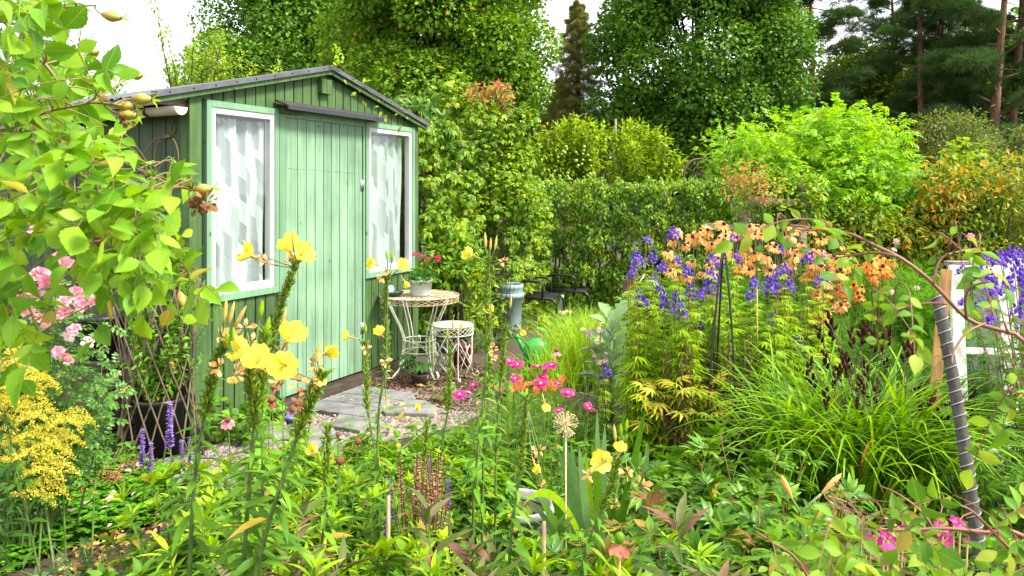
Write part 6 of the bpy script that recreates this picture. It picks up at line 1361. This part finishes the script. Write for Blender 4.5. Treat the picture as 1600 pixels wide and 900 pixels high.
for px0, px1, Y0, Y1, t0, t1, n in ((270, 420, 2.4, 3.6, 760, 850, 7), (420, 700, 2.6, 3.6, 770, 860, 13), (680, 1000, 2.3, 2.9, 850, 885, 8), (960, 1030, 3.2, 4.2, 720, 790, 4), (1000, 1060, 3.5, 4.2, 690, 720, 4), (1150, 1300, 2.3, 3.4, 760, 850, 6), (1280, 1600, 2.0, 3.0, 820, 880, 8)):
    for _ in range(n): k = rg.random(); sp2.append((rg.uniform(px0, px1), Y1 + (Y0 - Y1) * k, t0 + (t1 - t0) * k + rg.uniform(-10, 10)))
fill(PR2, sp2, 332)
fill(PR3, [(535, 3.9, 690), (600, 4.1, 680), (660, 4.0, 680), (710, 3.9, 690), (745, 3.6, 712), (560, 3.5, 725), (630, 3.5, 720), (690, 3.4, 730), (500, 3.6, 712), (780, 4.2, 668)], 333)
# low ground cover under the beds
rg = np.random.default_rng(340)
bed = [tuple(p) for p in [G(270, 905)[:2], G(330, 840)[:2], G(430, 770)[:2], G(560, 712)[:2], G(700, 690)[:2], G(1010, 690)[:2], G(1250, 640)[:2], G(1600, 560)[:2]]] + [(2.2, 1.6), (-1.2, 1.6)]
n = 15000; q = scatter(rg, bed, n); z = rg.random(n) ** 1.3 * .20
a = Acc().leaves(L4, np.c_[q, z], np.c_[rg.normal(size=(n, 2)), rg.uniform(-.2, .5, n)], A(0, 0, 1) + rg.normal(size=(n, 3)) * .4, rg.uniform(.03, .075, n))
single('ground_cover', 'low mixed green leaves covering the soil between the bed plants', None, a, G2, (0, 0, 0), kind='stuff')
# carpet of little rosettes at the lower left
cp = [tuple(p) for p in [G(-30, 930)[:2], G(-60, 735)[:2], G(60, 715)[:2], G(150, 722)[:2], G(262, 752)[:2], G(285, 800)[:2], G(215, 835)[:2], G(150, 850)[:2], G(70, 880)[:2]]]
q = scatter(rg, cp, 4600); k = 6; n = len(q); an = np.tile(np.arange(k) * 2 * PI / k, n) + np.repeat(rg.uniform(0, 6, n), k); zz = np.repeat(rg.uniform(.02, .11, n) , k); Q = np.repeat(q, k, 0)
a = Acc().leaves(ROUND, np.c_[Q, zz], np.stack([np.cos(an), np.sin(an), np.full(n * k, .25)], 1) + rg.normal(0, .12, (n * k, 3)), A(0, 0, 1), np.repeat(rg.uniform(.016, .028, n), k))
single('carpet_plant', 'dense carpet of small shiny rosettes covering the lower left ground', None, a, leafmat('rosette_leaf', ((.04, .16, .012), (.07, .25, .02), (.13, .36, .04)), tr=.3, rough=.35, big=3), (0, 0, 0), kind='stuff')
q = scatter(rg, [tuple(p) for p in [G(20, 890)[:2], G(40, 740)[:2], G(240, 760)[:2], G(260, 880)[:2]]], 28); n = len(q)
single('fallen_petals', 'pink rose petals scattered over the carpet plant and path', None, Acc().leaves(ROUND, np.c_[q, np.full(n, .12)], rg.normal(size=(n, 3)) * A(1, 1, .2), A(0, -.2, 1) + rg.normal(size=(n, 3)) * .3, rg.uniform(.02, .045, n)), M_palepink, (0, 0, 0), kind='stuff')
q = scatter(rg, [tuple(p) for p in [G(60, 930)[:2], G(130, 845)[:2], G(250, 820)[:2], G(290, 850)[:2], G(250, 930)[:2]]], 170); n = len(q)
single('leaf_litter', 'brown and yellow fallen leaves on the bare soil at the lower left', None, Acc().leaves(L4, np.c_[q, rg.uniform(.01, .05, n)], rg.normal(size=(n, 3)) * A(1, 1, .25), A(0, 0, 1) + rg.normal(size=(n, 3)) * .4, rg.uniform(.03, .06, n)), leafmat('litter_leaf', ((.2, .09, .03), (.4, .22, .06), (.6, .42, .14)), tr=.2, rough=.8), (0, 0, 0), kind='stuff')
leafy('reddish brown low stonecrop beside the carpet plant', G(150, 765), 60, .2, .28, L3, .025, .02, 16, leafmat('stonecrop', ((.10, .10, .02), (.25, .08, .03), (.35, .12, .05)), tr=.2), 345, name='stonecrop')
leafy('green leafy plants at the foot of the pink rose bush', G(60, 720), 24, .35, .5, L5, .07, .05, 12, G2, 346)
leafy('low blue-green foliage behind the carpet plant', G(110, 705), 18, .3, .35, ROUND, .05, .04, 12, GB, 347)
leafy('green leaves between trellis and stonecrop', G(205, 720), 12, .22, .2, L5, .07, .05, 9, G2, 348)
leafy('tufts of fine grey-green leaves at the lower left edge', W(150, 900, 3.2) * A(1, 1, 0), 16, .14, .3, CUT, .05, .04, 9, GB, 349)
leafy('fresh green upright stems in front of the soil patch', W(225, 900, 2.9) * A(1, 1, 0), 7, .46, .15, LANCE, .10, .07, 12, G3, 350)
# ---- peony clump
PEO = leafmat('peony_leaf', ((.035, .11, .012), (.07, .19, .02), (.13, .29, .03)), tr=.3, rough=.35, big=2)
PEOT = tpl_join(*[(tpl_leaf(5, .34, .16, .3), R(a), s, (x, 0, 0), -.1) for a, s, x in ((-60, .6, .25), (60, .6, .25), (-38, .7, .3), (38, .7, .3), (0, .72, .3))])
PEORT = leafmat('peony_red_tip', ((.08, .18, .03), (.15, .16, .04), (.26, .10, .05)), tr=.35)
k = 0
for px, Y, top, lab in ((1040, 3.0, 700, 'peony bush with glossy lance leaves right behind the iris leaves'), (1110, 2.75, 720, 'peony bush in the middle of the front right bed'), (1185, 3.1, 690, 'peony bush below the brown stems, upper right of the others'), (1250, 2.8, 740, 'peony bush nearest the sword-leaved clump'), (1070, 2.35, 800, 'peony bush low at the front edge, left one'), (1180, 2.3, 800, 'peony bush low at the front edge, right one'), (990, 2.7, 770, 'peony bush half under the evening primrose flower')):
    h = EYE - (top - HZ) / KF * Y; leafy(lab, A((px - 800) / KF * Y, Y, 0), 18, h, .24, PEOT, .125, .095, 11, PEO, 360 + k, name='peony_bush', cat='peony', stem=STEMR, lean=.3, s0=.3, pitch=.5, rad=.004, top=2, mt=PEORT if k == 4 else None); k += 1
for i, (px, Y, top, lab) in enumerate(((425, 2.0, 868, 'low plant with purple-brown leaves at the bottom left of the bed'), (705, 2.1, 840, 'purple-tinged lily shoot at the bottom edge under the tub'), (820, 2.0, 858, 'purple-tinged shoot at the bottom edge right of the tub'), (1110, 1.95, 855, 'reddish pointed shoot at the bottom edge among the peonies'), (640, 2.0, 840, 'green lily shoot with pale leaves at the bottom middle'), (790, 2.4, 800, 'bronze-tinted shoot just below the round tub'), (465, 2.1, 845, 'bronze-tinted shoot right of the purple-brown plant at the bottom left'), (1290, 2.2, 800, 'bronze-tinted shoot below the orange lily buds'))):
    h = EYE - (top - HZ) / KF * Y; leafy(lab, A((px - 800) / KF * Y, Y, 0), 4, h * 1.08, .07, LANCE, .13, .11, 11, GR if i != 4 else G1, 370 + i, name='lily_shoot', s0=.5, pitch=.7, top=5, lean=.1)
# ---- sage with dry brown spikes
rg = np.random.default_rng(380); t = Thing('dry_seed_spikes', 'bunch of dry brown flower spikes in the middle of the front bed', 'seed spikes', W(665, 900, 2.7) * A(1, 1, 0)); st, fl_ = Acc(), Acc()
for i in range(38):
    e = W(min(715, max(620, rg.normal(668, 22))), 705 + abs(rg.normal(0, 45)), 2.7 + rg.uniform(-.15, .15)); b0 = t.loc + A(*rg.normal(0, .04, 2), 0); pts = bez(b0, (b0 + e) / 2 + A(0, 0, .05), e, 8); st.tube(pts, .0018, 4, cap=False); dress(fl_, rg, pts, 30, L3, .016, .009, .72, 1.0, .6, 1.5)
t.part('stems', st, STEMB); t.part('spikes', fl_, leafmat('dry_spike', ((.22, .08, .05), (.38, .2, .08), (.5, .32, .14)), tr=.2, rough=.8))
t = Thing('violet_sage', 'few dark violet sage spikes around the dry brown ones', 'flowering plant', W(690, 900, 2.6) * A(1, 1, 0)); st = Acc()
sgm = Acc(); rr = np.random.default_rng(3); dress(sgm, rr, np.array([A(0, 0, 0), A(0, 0, .09)]), 40, L3, .012, .008, 0, 1, .5, 1.6); sgm = sgm.mesh('flower_spike', leafmat('sage_petal', ((.06, .02, .14), (.12, .05, .26), (.18, .1, .3)), tr=.2))
for px, py in ((612, 765), (614, 800), (676, 740), (702, 775), (664, 810), (600, 820)):
    e = W(px, py, 2.6); b0 = t.loc + A(*rg.normal(0, .05, 2), 0); st.tube(bez(b0, (b0 + e) / 2, e, 5), .002, 4); t.inst('flower_spike', sgm, e - A(0, 0, .04), (rg.normal(0, .1), 0, 1), rg.uniform(.8, 1.1))
t.part('stems', st, STEMB)
# ---- helenium / spent coneflowers
SP = (petals([(9, .026, -.9, 1, 0)], PETN, 7).mesh('flower', M_red), Acc().ball((0, 0, .006), .017, 12, 8, (1, 1, .8)).mesh('cone', M_conebr))
SP0 = (Acc().leaves(PETN, np.zeros((3, 3)), [(1, .3, -1), (-.6, .8, -1), (.1, -1, -.9)], (0, 0, 1), .02).mesh('flower', M_red), Acc().ball((0, 0, .006), .016, 12, 8, (1, 1, .9)).mesh('cone', M_conebr))
flowerbed('spent_coneflower', 'brown-centred coneflowers with drooping red petals in front of the green wall', 'flowering plant', 3.3, [(427, 606, .9), (424, 626, 1.2), (467, 632, 1.2), (470, 612, 1), (458, 640, 1.1), (466, 652, 1), (440, 598, .8), (476, 640, .8)], [SP], 381, STEM, G1, 14, LANCE, .11, .07, face=(0, -.25, 1), nc='cone')
flowerbed('spent_coneflower', 'row of bare brown coneflower heads across the front bed', 'flowering plant', 2.9, [(438, 712, 1), (438, 748, 1.1), (528, 680, .9), (559, 691, 1.1), (531, 722, 1.2), (571, 787, .95), (403, 795, .8), (372, 770, .8), (458, 750, .6), (484, 660, .6), (618, 760, .7), (602, 745, .5)], [SP0], 382, STEM, G1, 14, LANCE, .11, .07, face=(0, -.25, 1), nc='cone')
flowerbed('coneflower', 'single pink coneflower left of the front yellow primroses', 'flowering plant', 3.1, [(356, 657, 1.0)], [CONE], 383, STEM, G1, 10, LANCE, .1, .07, face=(.2, -.4, 1), jit=.1, nc='cone', sc=(.6, .75))
# ---- agastache spikes
ag = Acc(); rr = np.random.default_rng(4); dress(ag, rr, np.array([A(0, 0, 0), A(0, 0, .05), A(.002, 0, .16)]), 190, L3, .019, .012, 0, 1, .5, 1.6); ag = ag.mesh('flower_spike', M_lilac)
for lab, sp in (('purple anise hyssop spikes at the left, just in front of the stone', ((222, 702, 1.1), (235, 722, 1.05))), ('tallest purple anise hyssop spike, against the black tub', ((265, 668, 1.4),)), ('short purple anise hyssop spikes right of the trellis foot', ((287, 715, .95), (297, 706, .8), (293, 752, .5)))):
    Y = 3.9; x = np.mean([s[0] for s in sp]); t = Thing('anise_hyssop', lab, 'flowering plant', A((x - 800) / KF * Y, Y, 0), 'purple spikes in front of the trellis'); st, lf = Acc(), Acc()
    for px, py, k in sp:
        e = W(px, py, Y) + A(0, 0, .0); b0 = A(e[0] + .01, Y, 0); pts = np.array([b0, (b0 + e) / 2 + A(.005, 0, 0), e]); st.tube(pts, .0025, 5); t.inst('flower_spike', ag, e - A(0, 0, .07 * k), (rg.normal(0, .05), 0, 1), k, rg.uniform(0, 6)); dress(lf, rg, pts, 12, L5, .07, .03, .1, .9, .3)
    t.part('stems', st, STEM); t.part('leaves', lf, G1)
# ---- goldenrod
t = Thing('goldenrod', 'yellow goldenrod plumes arching in from the left edge', 'flowering plant', W(-60, 900, 2.7) * A(1, 1, 0)); rg = np.random.default_rng(390); st, lf = Acc(), Acc(); M_gs = M_gold
tips = [(40, 580), (30, 612), (60, 640), (132, 668), (100, 690), (60, 600), (5, 600), (95, 720), (105, 745), (60, 700), (30, 660), (80, 660), (20, 700), (90, 780), (20, 740), (5, 640), (75, 612), (115, 700), (45, 730), (2, 570)]
for i, (px, py) in enumerate(tips):
    Y = 2.6 + rg.uniform(-.25, .25); e = W(px, py, Y); b0 = t.loc + A(*rg.normal(0, .1, 2), 0); m0 = A(b0[0] * .35 + e[0] * .65 - .10, Y, e[2] + .14); pts = bez(b0, m0, e, 16); st.tube(pts, np.linspace(.004, .001, 16), 5, cap=False)
    dress(lf, rg, pts, 34, LANCE4, .09, .05, .15, .75, .3); fl_ = Acc()
    for j in range(13):      # side sprays with the tiny flowers standing on their upper side
        s = .66 + .34 * j / 13; p, tt = along(pts, np.array([s])); p, tt = p[0], tt[0]; sd = unit(np.cross(tt, A(0, 0, 1))) * (1 if j % 2 else -1); L_ = .085 * (1.15 - (s - .7) / .35 * .8); q = bez(p, p + (sd * .6 + tt * .3) * L_ + A(0, 0, .025), p + (sd * .8 + tt * .9) * L_ - A(0, 0, .01), 6)
        m_ = 80; u = rg.random(m_); pp, _ = along(q, u); fl_.leaves(DIAW, pp + A(0, 0, .004) + rg.normal(0, .003, (m_, 3)), rg.normal(size=(m_, 3)) + A(0, 0, 1.2), rg.normal(size=(m_, 3)), rg.uniform(.004, .0085, m_))
    t.part('flower_plume', fl_, M_gs)
t.part('stems', st, STEM); t.part('leaves', lf, GD)
# ---- pink rose bush
t = Thing('pink_rose_bush', 'pink rambling rose bush against the dark side wall of the shed', 'rose bush', W(60, 800, 3.5) * A(1, 1, 0)); rg = np.random.default_rng(395); st, lf = Acc(), Acc(); RL = leafmat('rose_leaf', ((.03, .11, .02), (.06, .18, .035), (.12, .28, .08)), tr=.28, rough=.3, big=2)
RT = tpl_join(*([(tpl_leaf(4, .62, .15, .2), 0, .34, (.66, 0, 0), 0)] + [(tpl_leaf(4, .62, .15, .2), R(62 * s), .3, (x, 0, 0), 0) for x in (.25, .48, .68) for s in (-1, 1)]))
for i in range(46):
    x, y = rg.uniform(-60, 195), rg.uniform(420, 660); y = max(y, 500) if x > 150 else y; Y = 3.5 + rg.uniform(-.35, .35); e = W(x, y, Y); b0 = t.loc + A(*rg.normal(0, .1, 2), 0); pts = bez(b0, b0 * .5 + e * .5 + A(0, 0, .2), e, 10); st.tube(pts, np.linspace(.005, .0015, 10), 5, cap=False); dress(lf, rg, pts, 24, RT, .10, .075, .25, 1, .3, jit=.7)
ROS = [petals([(7, .034, -.05, 1.35, 0), (7, .028, .35, 1.3, .003), (6, .020, .8, 1.2, .005)], PETW, s).mesh('flower', m_) for s, m_ in ((1, M_pink), (2, M_pink), (3, M_palepink))]; ROP = petals([(5, .030, .05, 1.5, 0)], PETW, 4).mesh('flower', M_palepink); RC = Acc().ball((0, 0, .004), .007, 8, 5, (1, 1, .5)).mesh('centre', M_yelc)
for i, (px, py, s) in enumerate([(43, 353, .9), (15, 400, 1), (7, 420, .8), (18, 425, .9), (98, 415, 1.2), (83, 428, 1.1), (62, 427, 1), (90, 405, .9), (125, 463, 1), (117, 457, .9), (148, 468, .9), (98, 473, .9), (100, 488, .9), (40, 478, 1.3), (52, 462, 1.1), (60, 497, .9), (108, 523, 1), (115, 515, .8), (137, 535, .9), (97, 557, .8), (90, 550, .8), (13, 547, 1), (28, 558, .9), (42, 567, .7), (127, 477, .8), (72, 503, .7), (30, 470, 1), (88, 438, .8), (107, 563, .6), (20, 455, .9), (5, 490, .9), (70, 440, .8)]):
    q = W(px, py, 3.05 + rg.uniform(-.15, .15)); o = t.inst('flower', ROP if i in (16, 18, 21, 22) else ROS[i % 3], q, unit(A(.1, -.8, .6) + rg.normal(0, .3, 3)), s); st.tube([q, q + A(-.03, .25, -.16)], .0016, 4)
    if i in (16, 18, 21, 22): put('centre', RC, o)
t.part('stems', st, STEM); t.part('leaves', lf, RL)
# sweet peas in the trellis
t = Thing('sweet_pea', 'tangle of pale green sweet pea stems climbing out of the willow trellis', 'climbing plant', tcn + A(0, 0, .33)); st, lf = Acc(), Acc()
for i in range(56):
    an = rg.uniform(0, 6.28); e = tcn + A(.34 * math.cos(an) * rg.random() ** .5, .34 * math.sin(an) * rg.random() ** .5, rg.uniform(.45, 1.5)) + (A(.08, 0, .0) if i % 3 == 0 else 0); b0 = tcn + A(*rg.normal(0, .04, 2), .33); md = (b0 + e) / 2 + A(*rg.normal(0, .07, 2), 0); pts = bez(b0, md, e, 10) + rg.normal(0, .008, (10, 3)); st.tube(pts, .0018, 4, cap=False); dress(lf, rg, pts, 26, L4, .05, .035, .02, 1, .4, jit=.8)
t.part('stems', st, G1); t.part('leaves', lf, G1)
# ---- foreground rose: arching canes with hips, close to the lens at the left
RF = leafmat('near_rose_leaf', ((.06, .20, .01), (.11, .30, .015), (.18, .40, .025), (.25, .44, .04)), tr=.4, rough=.45, big=4, veins=.4)
CANE = mat('rose_cane', (.14, .15, .03), .5, var=.5, scale=25, col2=(.16, .07, .03)); HIPM = mat('rose_hip', (.22, .30, .04), .35, var=.6, scale=22, col2=(.42, .14, .04)); M_dry = leafmat('dried_flower', ((.12, .05, .02), (.25, .12, .05), (.35, .2, .1)), tr=.15, rough=.8)
HIP = Acc().lathe([(.001, 0), (.004, .002), (.0085, .012), (.0095, .02), (.006, .029), (.0035, .033)], sides=12).mesh('rose_hip', HIPM)
SEP = Acc().leaves(LANCE4, [(0, 0, .032)] * 5, [(math.cos(a), math.sin(a), 1.1) for a in np.arange(5) * 1.256], (0, 0, 1), .018).mesh('sepals', G3); DRY = ruffle(26, .024, 3, PETW, .9).mesh('dried_flower', M_dry)
def rose(label, canes, sprays, Ys, seed, hips=(), dried=(), leaf=.042, lm=RF, base=None, name='rose_bush', twig=True, cm=CANE, face=(0, -.75, .55)):
    rg = np.random.default_rng(seed); C_ = [wpts(p, y0, y1) for p, y0, y1, r in canes]; base = base if base is not None else C_[0][0] * A(1, 1, 0); t = Thing(name, label, 'rose bush', base); st = Acc(); lf = Acc()
    for c, (p, y0, y1, r) in zip(C_, canes): t.part('cane', Acc().tube(c, np.linspace(r, r * .6, len(c)), 8), cm)
    allp = np.concatenate(C_)
    for px, py in sprays:
        q = W(px, py, rg.uniform(*Ys)); o = allp[np.argmin(np.linalg.norm((allp - q) * A(1, .35, 1), axis=1))]
        d = unit((q - o) * A(1, .4, 1) + rg.normal(0, .03, 3) + A(0, 0, -.02)); ln = rg.uniform(.09, .13); e = q + d * ln * .5 + A(0, 0, -.02); s = q - d * ln * .5
        pts = np.concatenate([bez(o, (o + s) / 2 + rg.normal(0, .02, 3) + A(0, 0, .02), s, 6), bez(s, q + A(0, 0, .012), e, 6)[1:]]); st.tube(pts, np.linspace(.0013, .0006, len(pts)), 5, cap=False)
        pl = pts[5:]; sd = unit(np.cross(d, A(*face) + rg.normal(0, .35, 3))); up = unit(np.cross(sd, d)) * 1.0
        if up @ A(*face) < 0: up = -up
        P, F = [pl[-1]], [d]
        for k, s_ in enumerate((.15, .5, .82)):
            p_, _ = along(pl, np.array([s_]))
            for sg in (-1, 1): P.append(p_[0]); F.append(unit(sd * sg + d * .45))
        n = len(P); F = np.array(F) + rg.normal(0, .16, (n, 3)) + A(0, 0, -.15); sz_ = leaf * rg.uniform(.65, 1.2, n) * np.array([1.15] + [.75, .75, .95, .95, 1, 1]); U = up + rg.normal(0, .35, (n, 3)); P = np.array(P)
        for k in range(n):
            if rg.random() < .9: lf.leaves(OVALS[int(rg.integers(4))], [P[k]], F[k], U[k], sz_[k], rg.uniform(.85, 1.1))
    for px, py, Y, d, s in hips:
        q = W(px, py, Y); o = allp[np.argmin(np.linalg.norm((allp - q) * A(1, .35, 1), axis=1))]; d = unit(d); h = t.inst('rose_hip', HIP, q, d, s * .72); put('sepals', SEP, h); st.tube(bez(o, (o + q) / 2 - d * .01, q, 5), .0016, 5, cap=False)
    for px, py, Y, s in dried:
        q = W(px, py, Y); t.inst('dried_flower', DRY, q, (rg.normal(0, .4), -.4, -.8), s)
    t.part('twigs', st, cm); t.part('leaves', lf, lm); return t
rg = np.random.default_rng(401)
def pts_in(poly, n, seed):
    r = np.random.default_rng(seed); P = np.array(poly, float); out = np.zeros((0, 2))
    while len(out) < n: q = r.uniform(P.min(0), P.max(0), (n * 3, 2)); out = np.r_[out, q[in_poly(q[:, 0], q[:, 1], poly)]]
    return [tuple(x) for x in out[:n]]
canes = [([(-60, 640), (-40, 420), (-10, 200), (35, 215), (80, 242), (133, 277), (153, 300), (178, 345), (208, 380), (260, 417), (290, 424)], 1.2, 1.35, .0045),
         ([(-60, 640), (-50, 300), (-25, 60), (0, 30), (33, 67), (70, 100), (92, 130), (107, 155)], 1.25, 1.3, .0038),
         ([(-60, 640), (-45, 380), (-20, 220), (20, 200), (50, 184), (83, 172), (115, 166), (147, 160), (190, 165)], 1.2, 1.2, .0032),
         ([(-60, 640), (-40, 400), (0, 208), (60, 250), (100, 283), (125, 330), (145, 345)], 1.3, 1.45, .0035),
         ([(133, 277), (180, 273), (233, 277), (270, 288), (300, 296)], 1.3, 1.3, .0026),
         ([(-50, 300), (-20, 40), (0, 24), (60, 15), (120, 10), (150, 8)], 1.2, 1.2, .0026),
         ([(-60, 640), (-45, 520), (0, 440), (40, 470), (60, 520)], 1.25, 1.3, .003)]
spr = pts_in([(-40, -40), (60, -30), (110, 10), (130, 45), (155, 80), (170, 125), (165, 180), (165, 225), (220, 260), (245, 295), (225, 325), (270, 365), (280, 430), (220, 440), (150, 400), (60, 330), (-40, 420)], 118, 402)
spr += pts_in([(60, 260), (180, 250), (240, 300), (285, 380), (300, 430), (240, 440), (160, 410), (90, 350)], 34, 403) + pts_in([(-40, 300), (40, 330), (80, 450), (75, 540), (40, 580), (-40, 600)], 22, 404) + [(288, 275), (272, 280), (262, 300), (298, 440), (312, 455), (270, 450), (295, 425), (172, 470), (238, 465)]
rose('near rose bush with lime leaves and hips filling the upper left corner', canes, spr, (1.05, 1.6), 405,
     [(158, 22, 1.2, (1, 0, -.2), 1.3), (139, 84, 1.35, (.9, -.2, .1), .8), (205, 154, 1.25, (1, 0, -.05), 1.35), (182, 166, 1.25, (1, 0, 0), 1.2), (184, 178, 1.25, (1, 0, -.1), 1.25), (205, 120, 1.3, (1, -.3, 0), .9), (302, 297, 1.25, (1, -.1, .05), 1.3), (298, 312, 1.25, (.9, -.2, -.5), 1.1), (280, 455, 1.3, (.4, -.3, -1), 1.1), (5, 450, 1.2, (1, 0, -.2), 1.2)], [(322, 316, 1.24, .75), (310, 322, 1.24, .6), (272, 400, 1.3, .8), (5, 470, 1.2, 1.1), (200, 188, 1.25, .5), (160, 375, 1.35, .5)])
# ---- near rose at the lower right, and its long arching cane
RF2 = leafmat('near_rose_leaf_dull', ((.045, .16, .015), (.09, .25, .022), (.15, .34, .03), (.24, .34, .05)), tr=.36, rough=.5, big=4, veins=.4)
REDC = mat('red_cane', (.20, .055, .035), .5, var=.4, scale=30, col2=(.13, .07, .03))
canes = [([(1640, 620), (1600, 533), (1555, 514), (1510, 497), (1455, 440), (1410, 405), (1370, 385), (1335, 368), (1310, 362), (1270, 356), (1235, 352)], 1.15, 1.3, .0036),
         ([(1510, 497), (1508, 470), (1515, 450), (1535, 442), (1545, 441)], 1.15, 1.1, .0022), ([(1458, 444), (1462, 425), (1470, 405), (1490, 395), (1530, 388)], 1.18, 1.2, .0022),
         ([(1480, 475), (1450, 474), (1410, 482), (1370, 500)], 1.17, 1.2, .002), ([(1400, 400), (1370, 395), (1340, 398), (1290, 405)], 1.2, 1.3, .002), ([(1540, 505), (1510, 520), (1490, 550), (1488, 570)], 1.14, 1.1, .0018), ([(1575, 520), (1568, 500)], 1.1, 1.1, .002)]
spr = [(1208, 350), (1225, 360), (1290, 355), (1308, 372), (1350, 392), (1285, 405), (1462, 398), (1500, 390), (1532, 394), (1518, 438), (1540, 448), (1398, 482), (1372, 500), (1425, 492), (1590, 590), (1548, 660)]
rose('long arching red rose cane reaching in from the right edge', canes, spr, (1.1, 1.3), 411, leaf=.029, lm=RF2, cm=REDC, base=A(1.05, 1.2, 0), name='rose_cane')
canes = [([(1680, 940), (1600, 838), (1540, 832), (1480, 826), (1420, 828), (1370, 826), (1345, 810)], 1.35, 1.4, .0042), ([(1500, 960), (1470, 850), (1440, 800), (1400, 770), (1375, 760)], 1.4, 1.5, .0024), ([(1300, 980), (1250, 880), (1210, 850), (1180, 830)], 1.35, 1.4, .0028), ([(1345, 810), (1330, 790), (1310, 780), (1290, 775)], 1.4, 1.4, .0022), ([(1600, 960), (1590, 880), (1560, 840), (1520, 800), (1500, 790)], 1.3, 1.3, .003)]
spr = pts_in([(1190, 900), (1210, 850), (1260, 810), (1330, 790), (1400, 775), (1470, 785), (1540, 800), (1610, 790), (1620, 930), (1190, 930)], 66, 412); spr = [s_ for s_ in spr if not (1478 < s_[0] < 1575 and s_[1] < 905)]
rose('near blurred rose bush with dull green leaves along the lower right corner', canes, spr, (1.2, 1.65), 413, leaf=.037, lm=RF2, cm=REDC, base=A(.85, 1.45, 0))
# ---- lily buds, phlox
t = Thing('lily_plant', 'lily with closed orange buds beside the sword leaves', 'lily', W(1262, 900, 2.5) * A(1, 1, 0)); M_lil = petmat('lily_bud', ((.75, .30, .08), (.82, .42, .16), (.8, .5, .25)), .25)
LB = Acc().lathe([(.001, 0), (.005, .01), (.011, .05), (.0115, .075), (.007, .10), (.001, .115)], sides=10).mesh('lily_bud', M_lil); st = Acc()
for px, py, d, s, Y in ((1238, 780, (-.45, 0, 1), .72, 2.5), (1283, 772, (.9, 0, .9), .8, 2.5)): q = W(px, py, Y); t.inst('lily_bud', LB, q, d, s); st.tube([q, W(1250, 800, 2.5), t.loc], .004, 6)
lf = Acc(); pp = np.array([t.loc, W(1258, 850, 2.5), W(1250, 800, 2.5)]); dress(lf, rg, pp, 26, LANCE, .12, .07, .1, .98, .4); t.part('stems', st, STEM); t.part('leaves', lf, G1)
t = Thing('lily_plant', 'near lily bud, large and salmon orange, low among the pink phlox', 'lily', W(1440, 900, 1.7) * A(1, 1, 0)); q = W(1428, 862, 1.7); t.inst('lily_bud', LB, q, (-.8, 0, .95), .85); t.part('stems', Acc().tube([t.loc, W(1437, 880, 1.7), q], .004, 6), STEM)
PH = petals([(5, .016, .1, 1.7, 0)], PETW, 4).mesh('flower', M_mag); PHP = petals([(5, .016, .1, 1.7, 0)], PETW, 5).mesh('flower', M_pink)
for lab, L_ in (('dark pink phlox blossoms left of the near lily bud', ((1387, 846, 1.3), (1358, 848, 1.0), (1380, 835, .5), (1352, 858, .6), (1412, 825, .6), (1405, 835, .5))), ('dark pink phlox blossoms between lily bud and stake', ((1472, 820, 1.0), (1476, 845, 1.0), (1465, 828, .8), (1500, 820, .8), (1480, 833, .5), (1512, 845, .5), (1490, 812, .5)))):
    x = np.mean([l[0] for l in L_]); Y = 1.9; t = Thing('phlox', lab, 'phlox', A((x - 800) / KF * Y, Y, 0), 'pink phlox at the lower right'); st, lf = Acc(), Acc()
    for px, py, s in L_: q = W(px, py, Y); t.inst('flower', PH, q, unit(A(0, -1, .5) + rg.normal(0, .3, 3)), s * 1.15); p = np.array([t.loc, q * .4 + t.loc * .6, q]); st.tube(p, .0025, 5); dress(lf, rg, p, 12, LANCE4, .07, .03, .3, .95, .4)
    t.part('stems', st, STEMR); t.part('leaves', lf, G2)
t = Thing('peony_seed_head', 'single spent reddish flower on a stout yellow stem at the bottom edge', 'seed head', W(965, 930, 2.0) * A(1, 1, 0)); q = W(968, 850, 2.0)
t.part('stem', Acc().tube([t.loc, q], .004, 6), mat('yellow_stem', (.5, .36, .08), .6)); t.part('petals', petals([(7, .035, -.5, 1.2, 0)], PETW, 3).raw(*[(Acc().v, [])][0]) if False else (lambda a: Acc().raw(a.v[0] + q, a.f[0]))(petals([(7, .035, -.5, 1.2, 0)], PETW, 3)), M_burnt if False else petmat('rust_petal', ((.45, .12, .08), (.6, .22, .14)))); t.part('pod', Acc().ball(q + A(0, 0, .015), .013, 9, 7, (1, 1, 1.2)), G1)
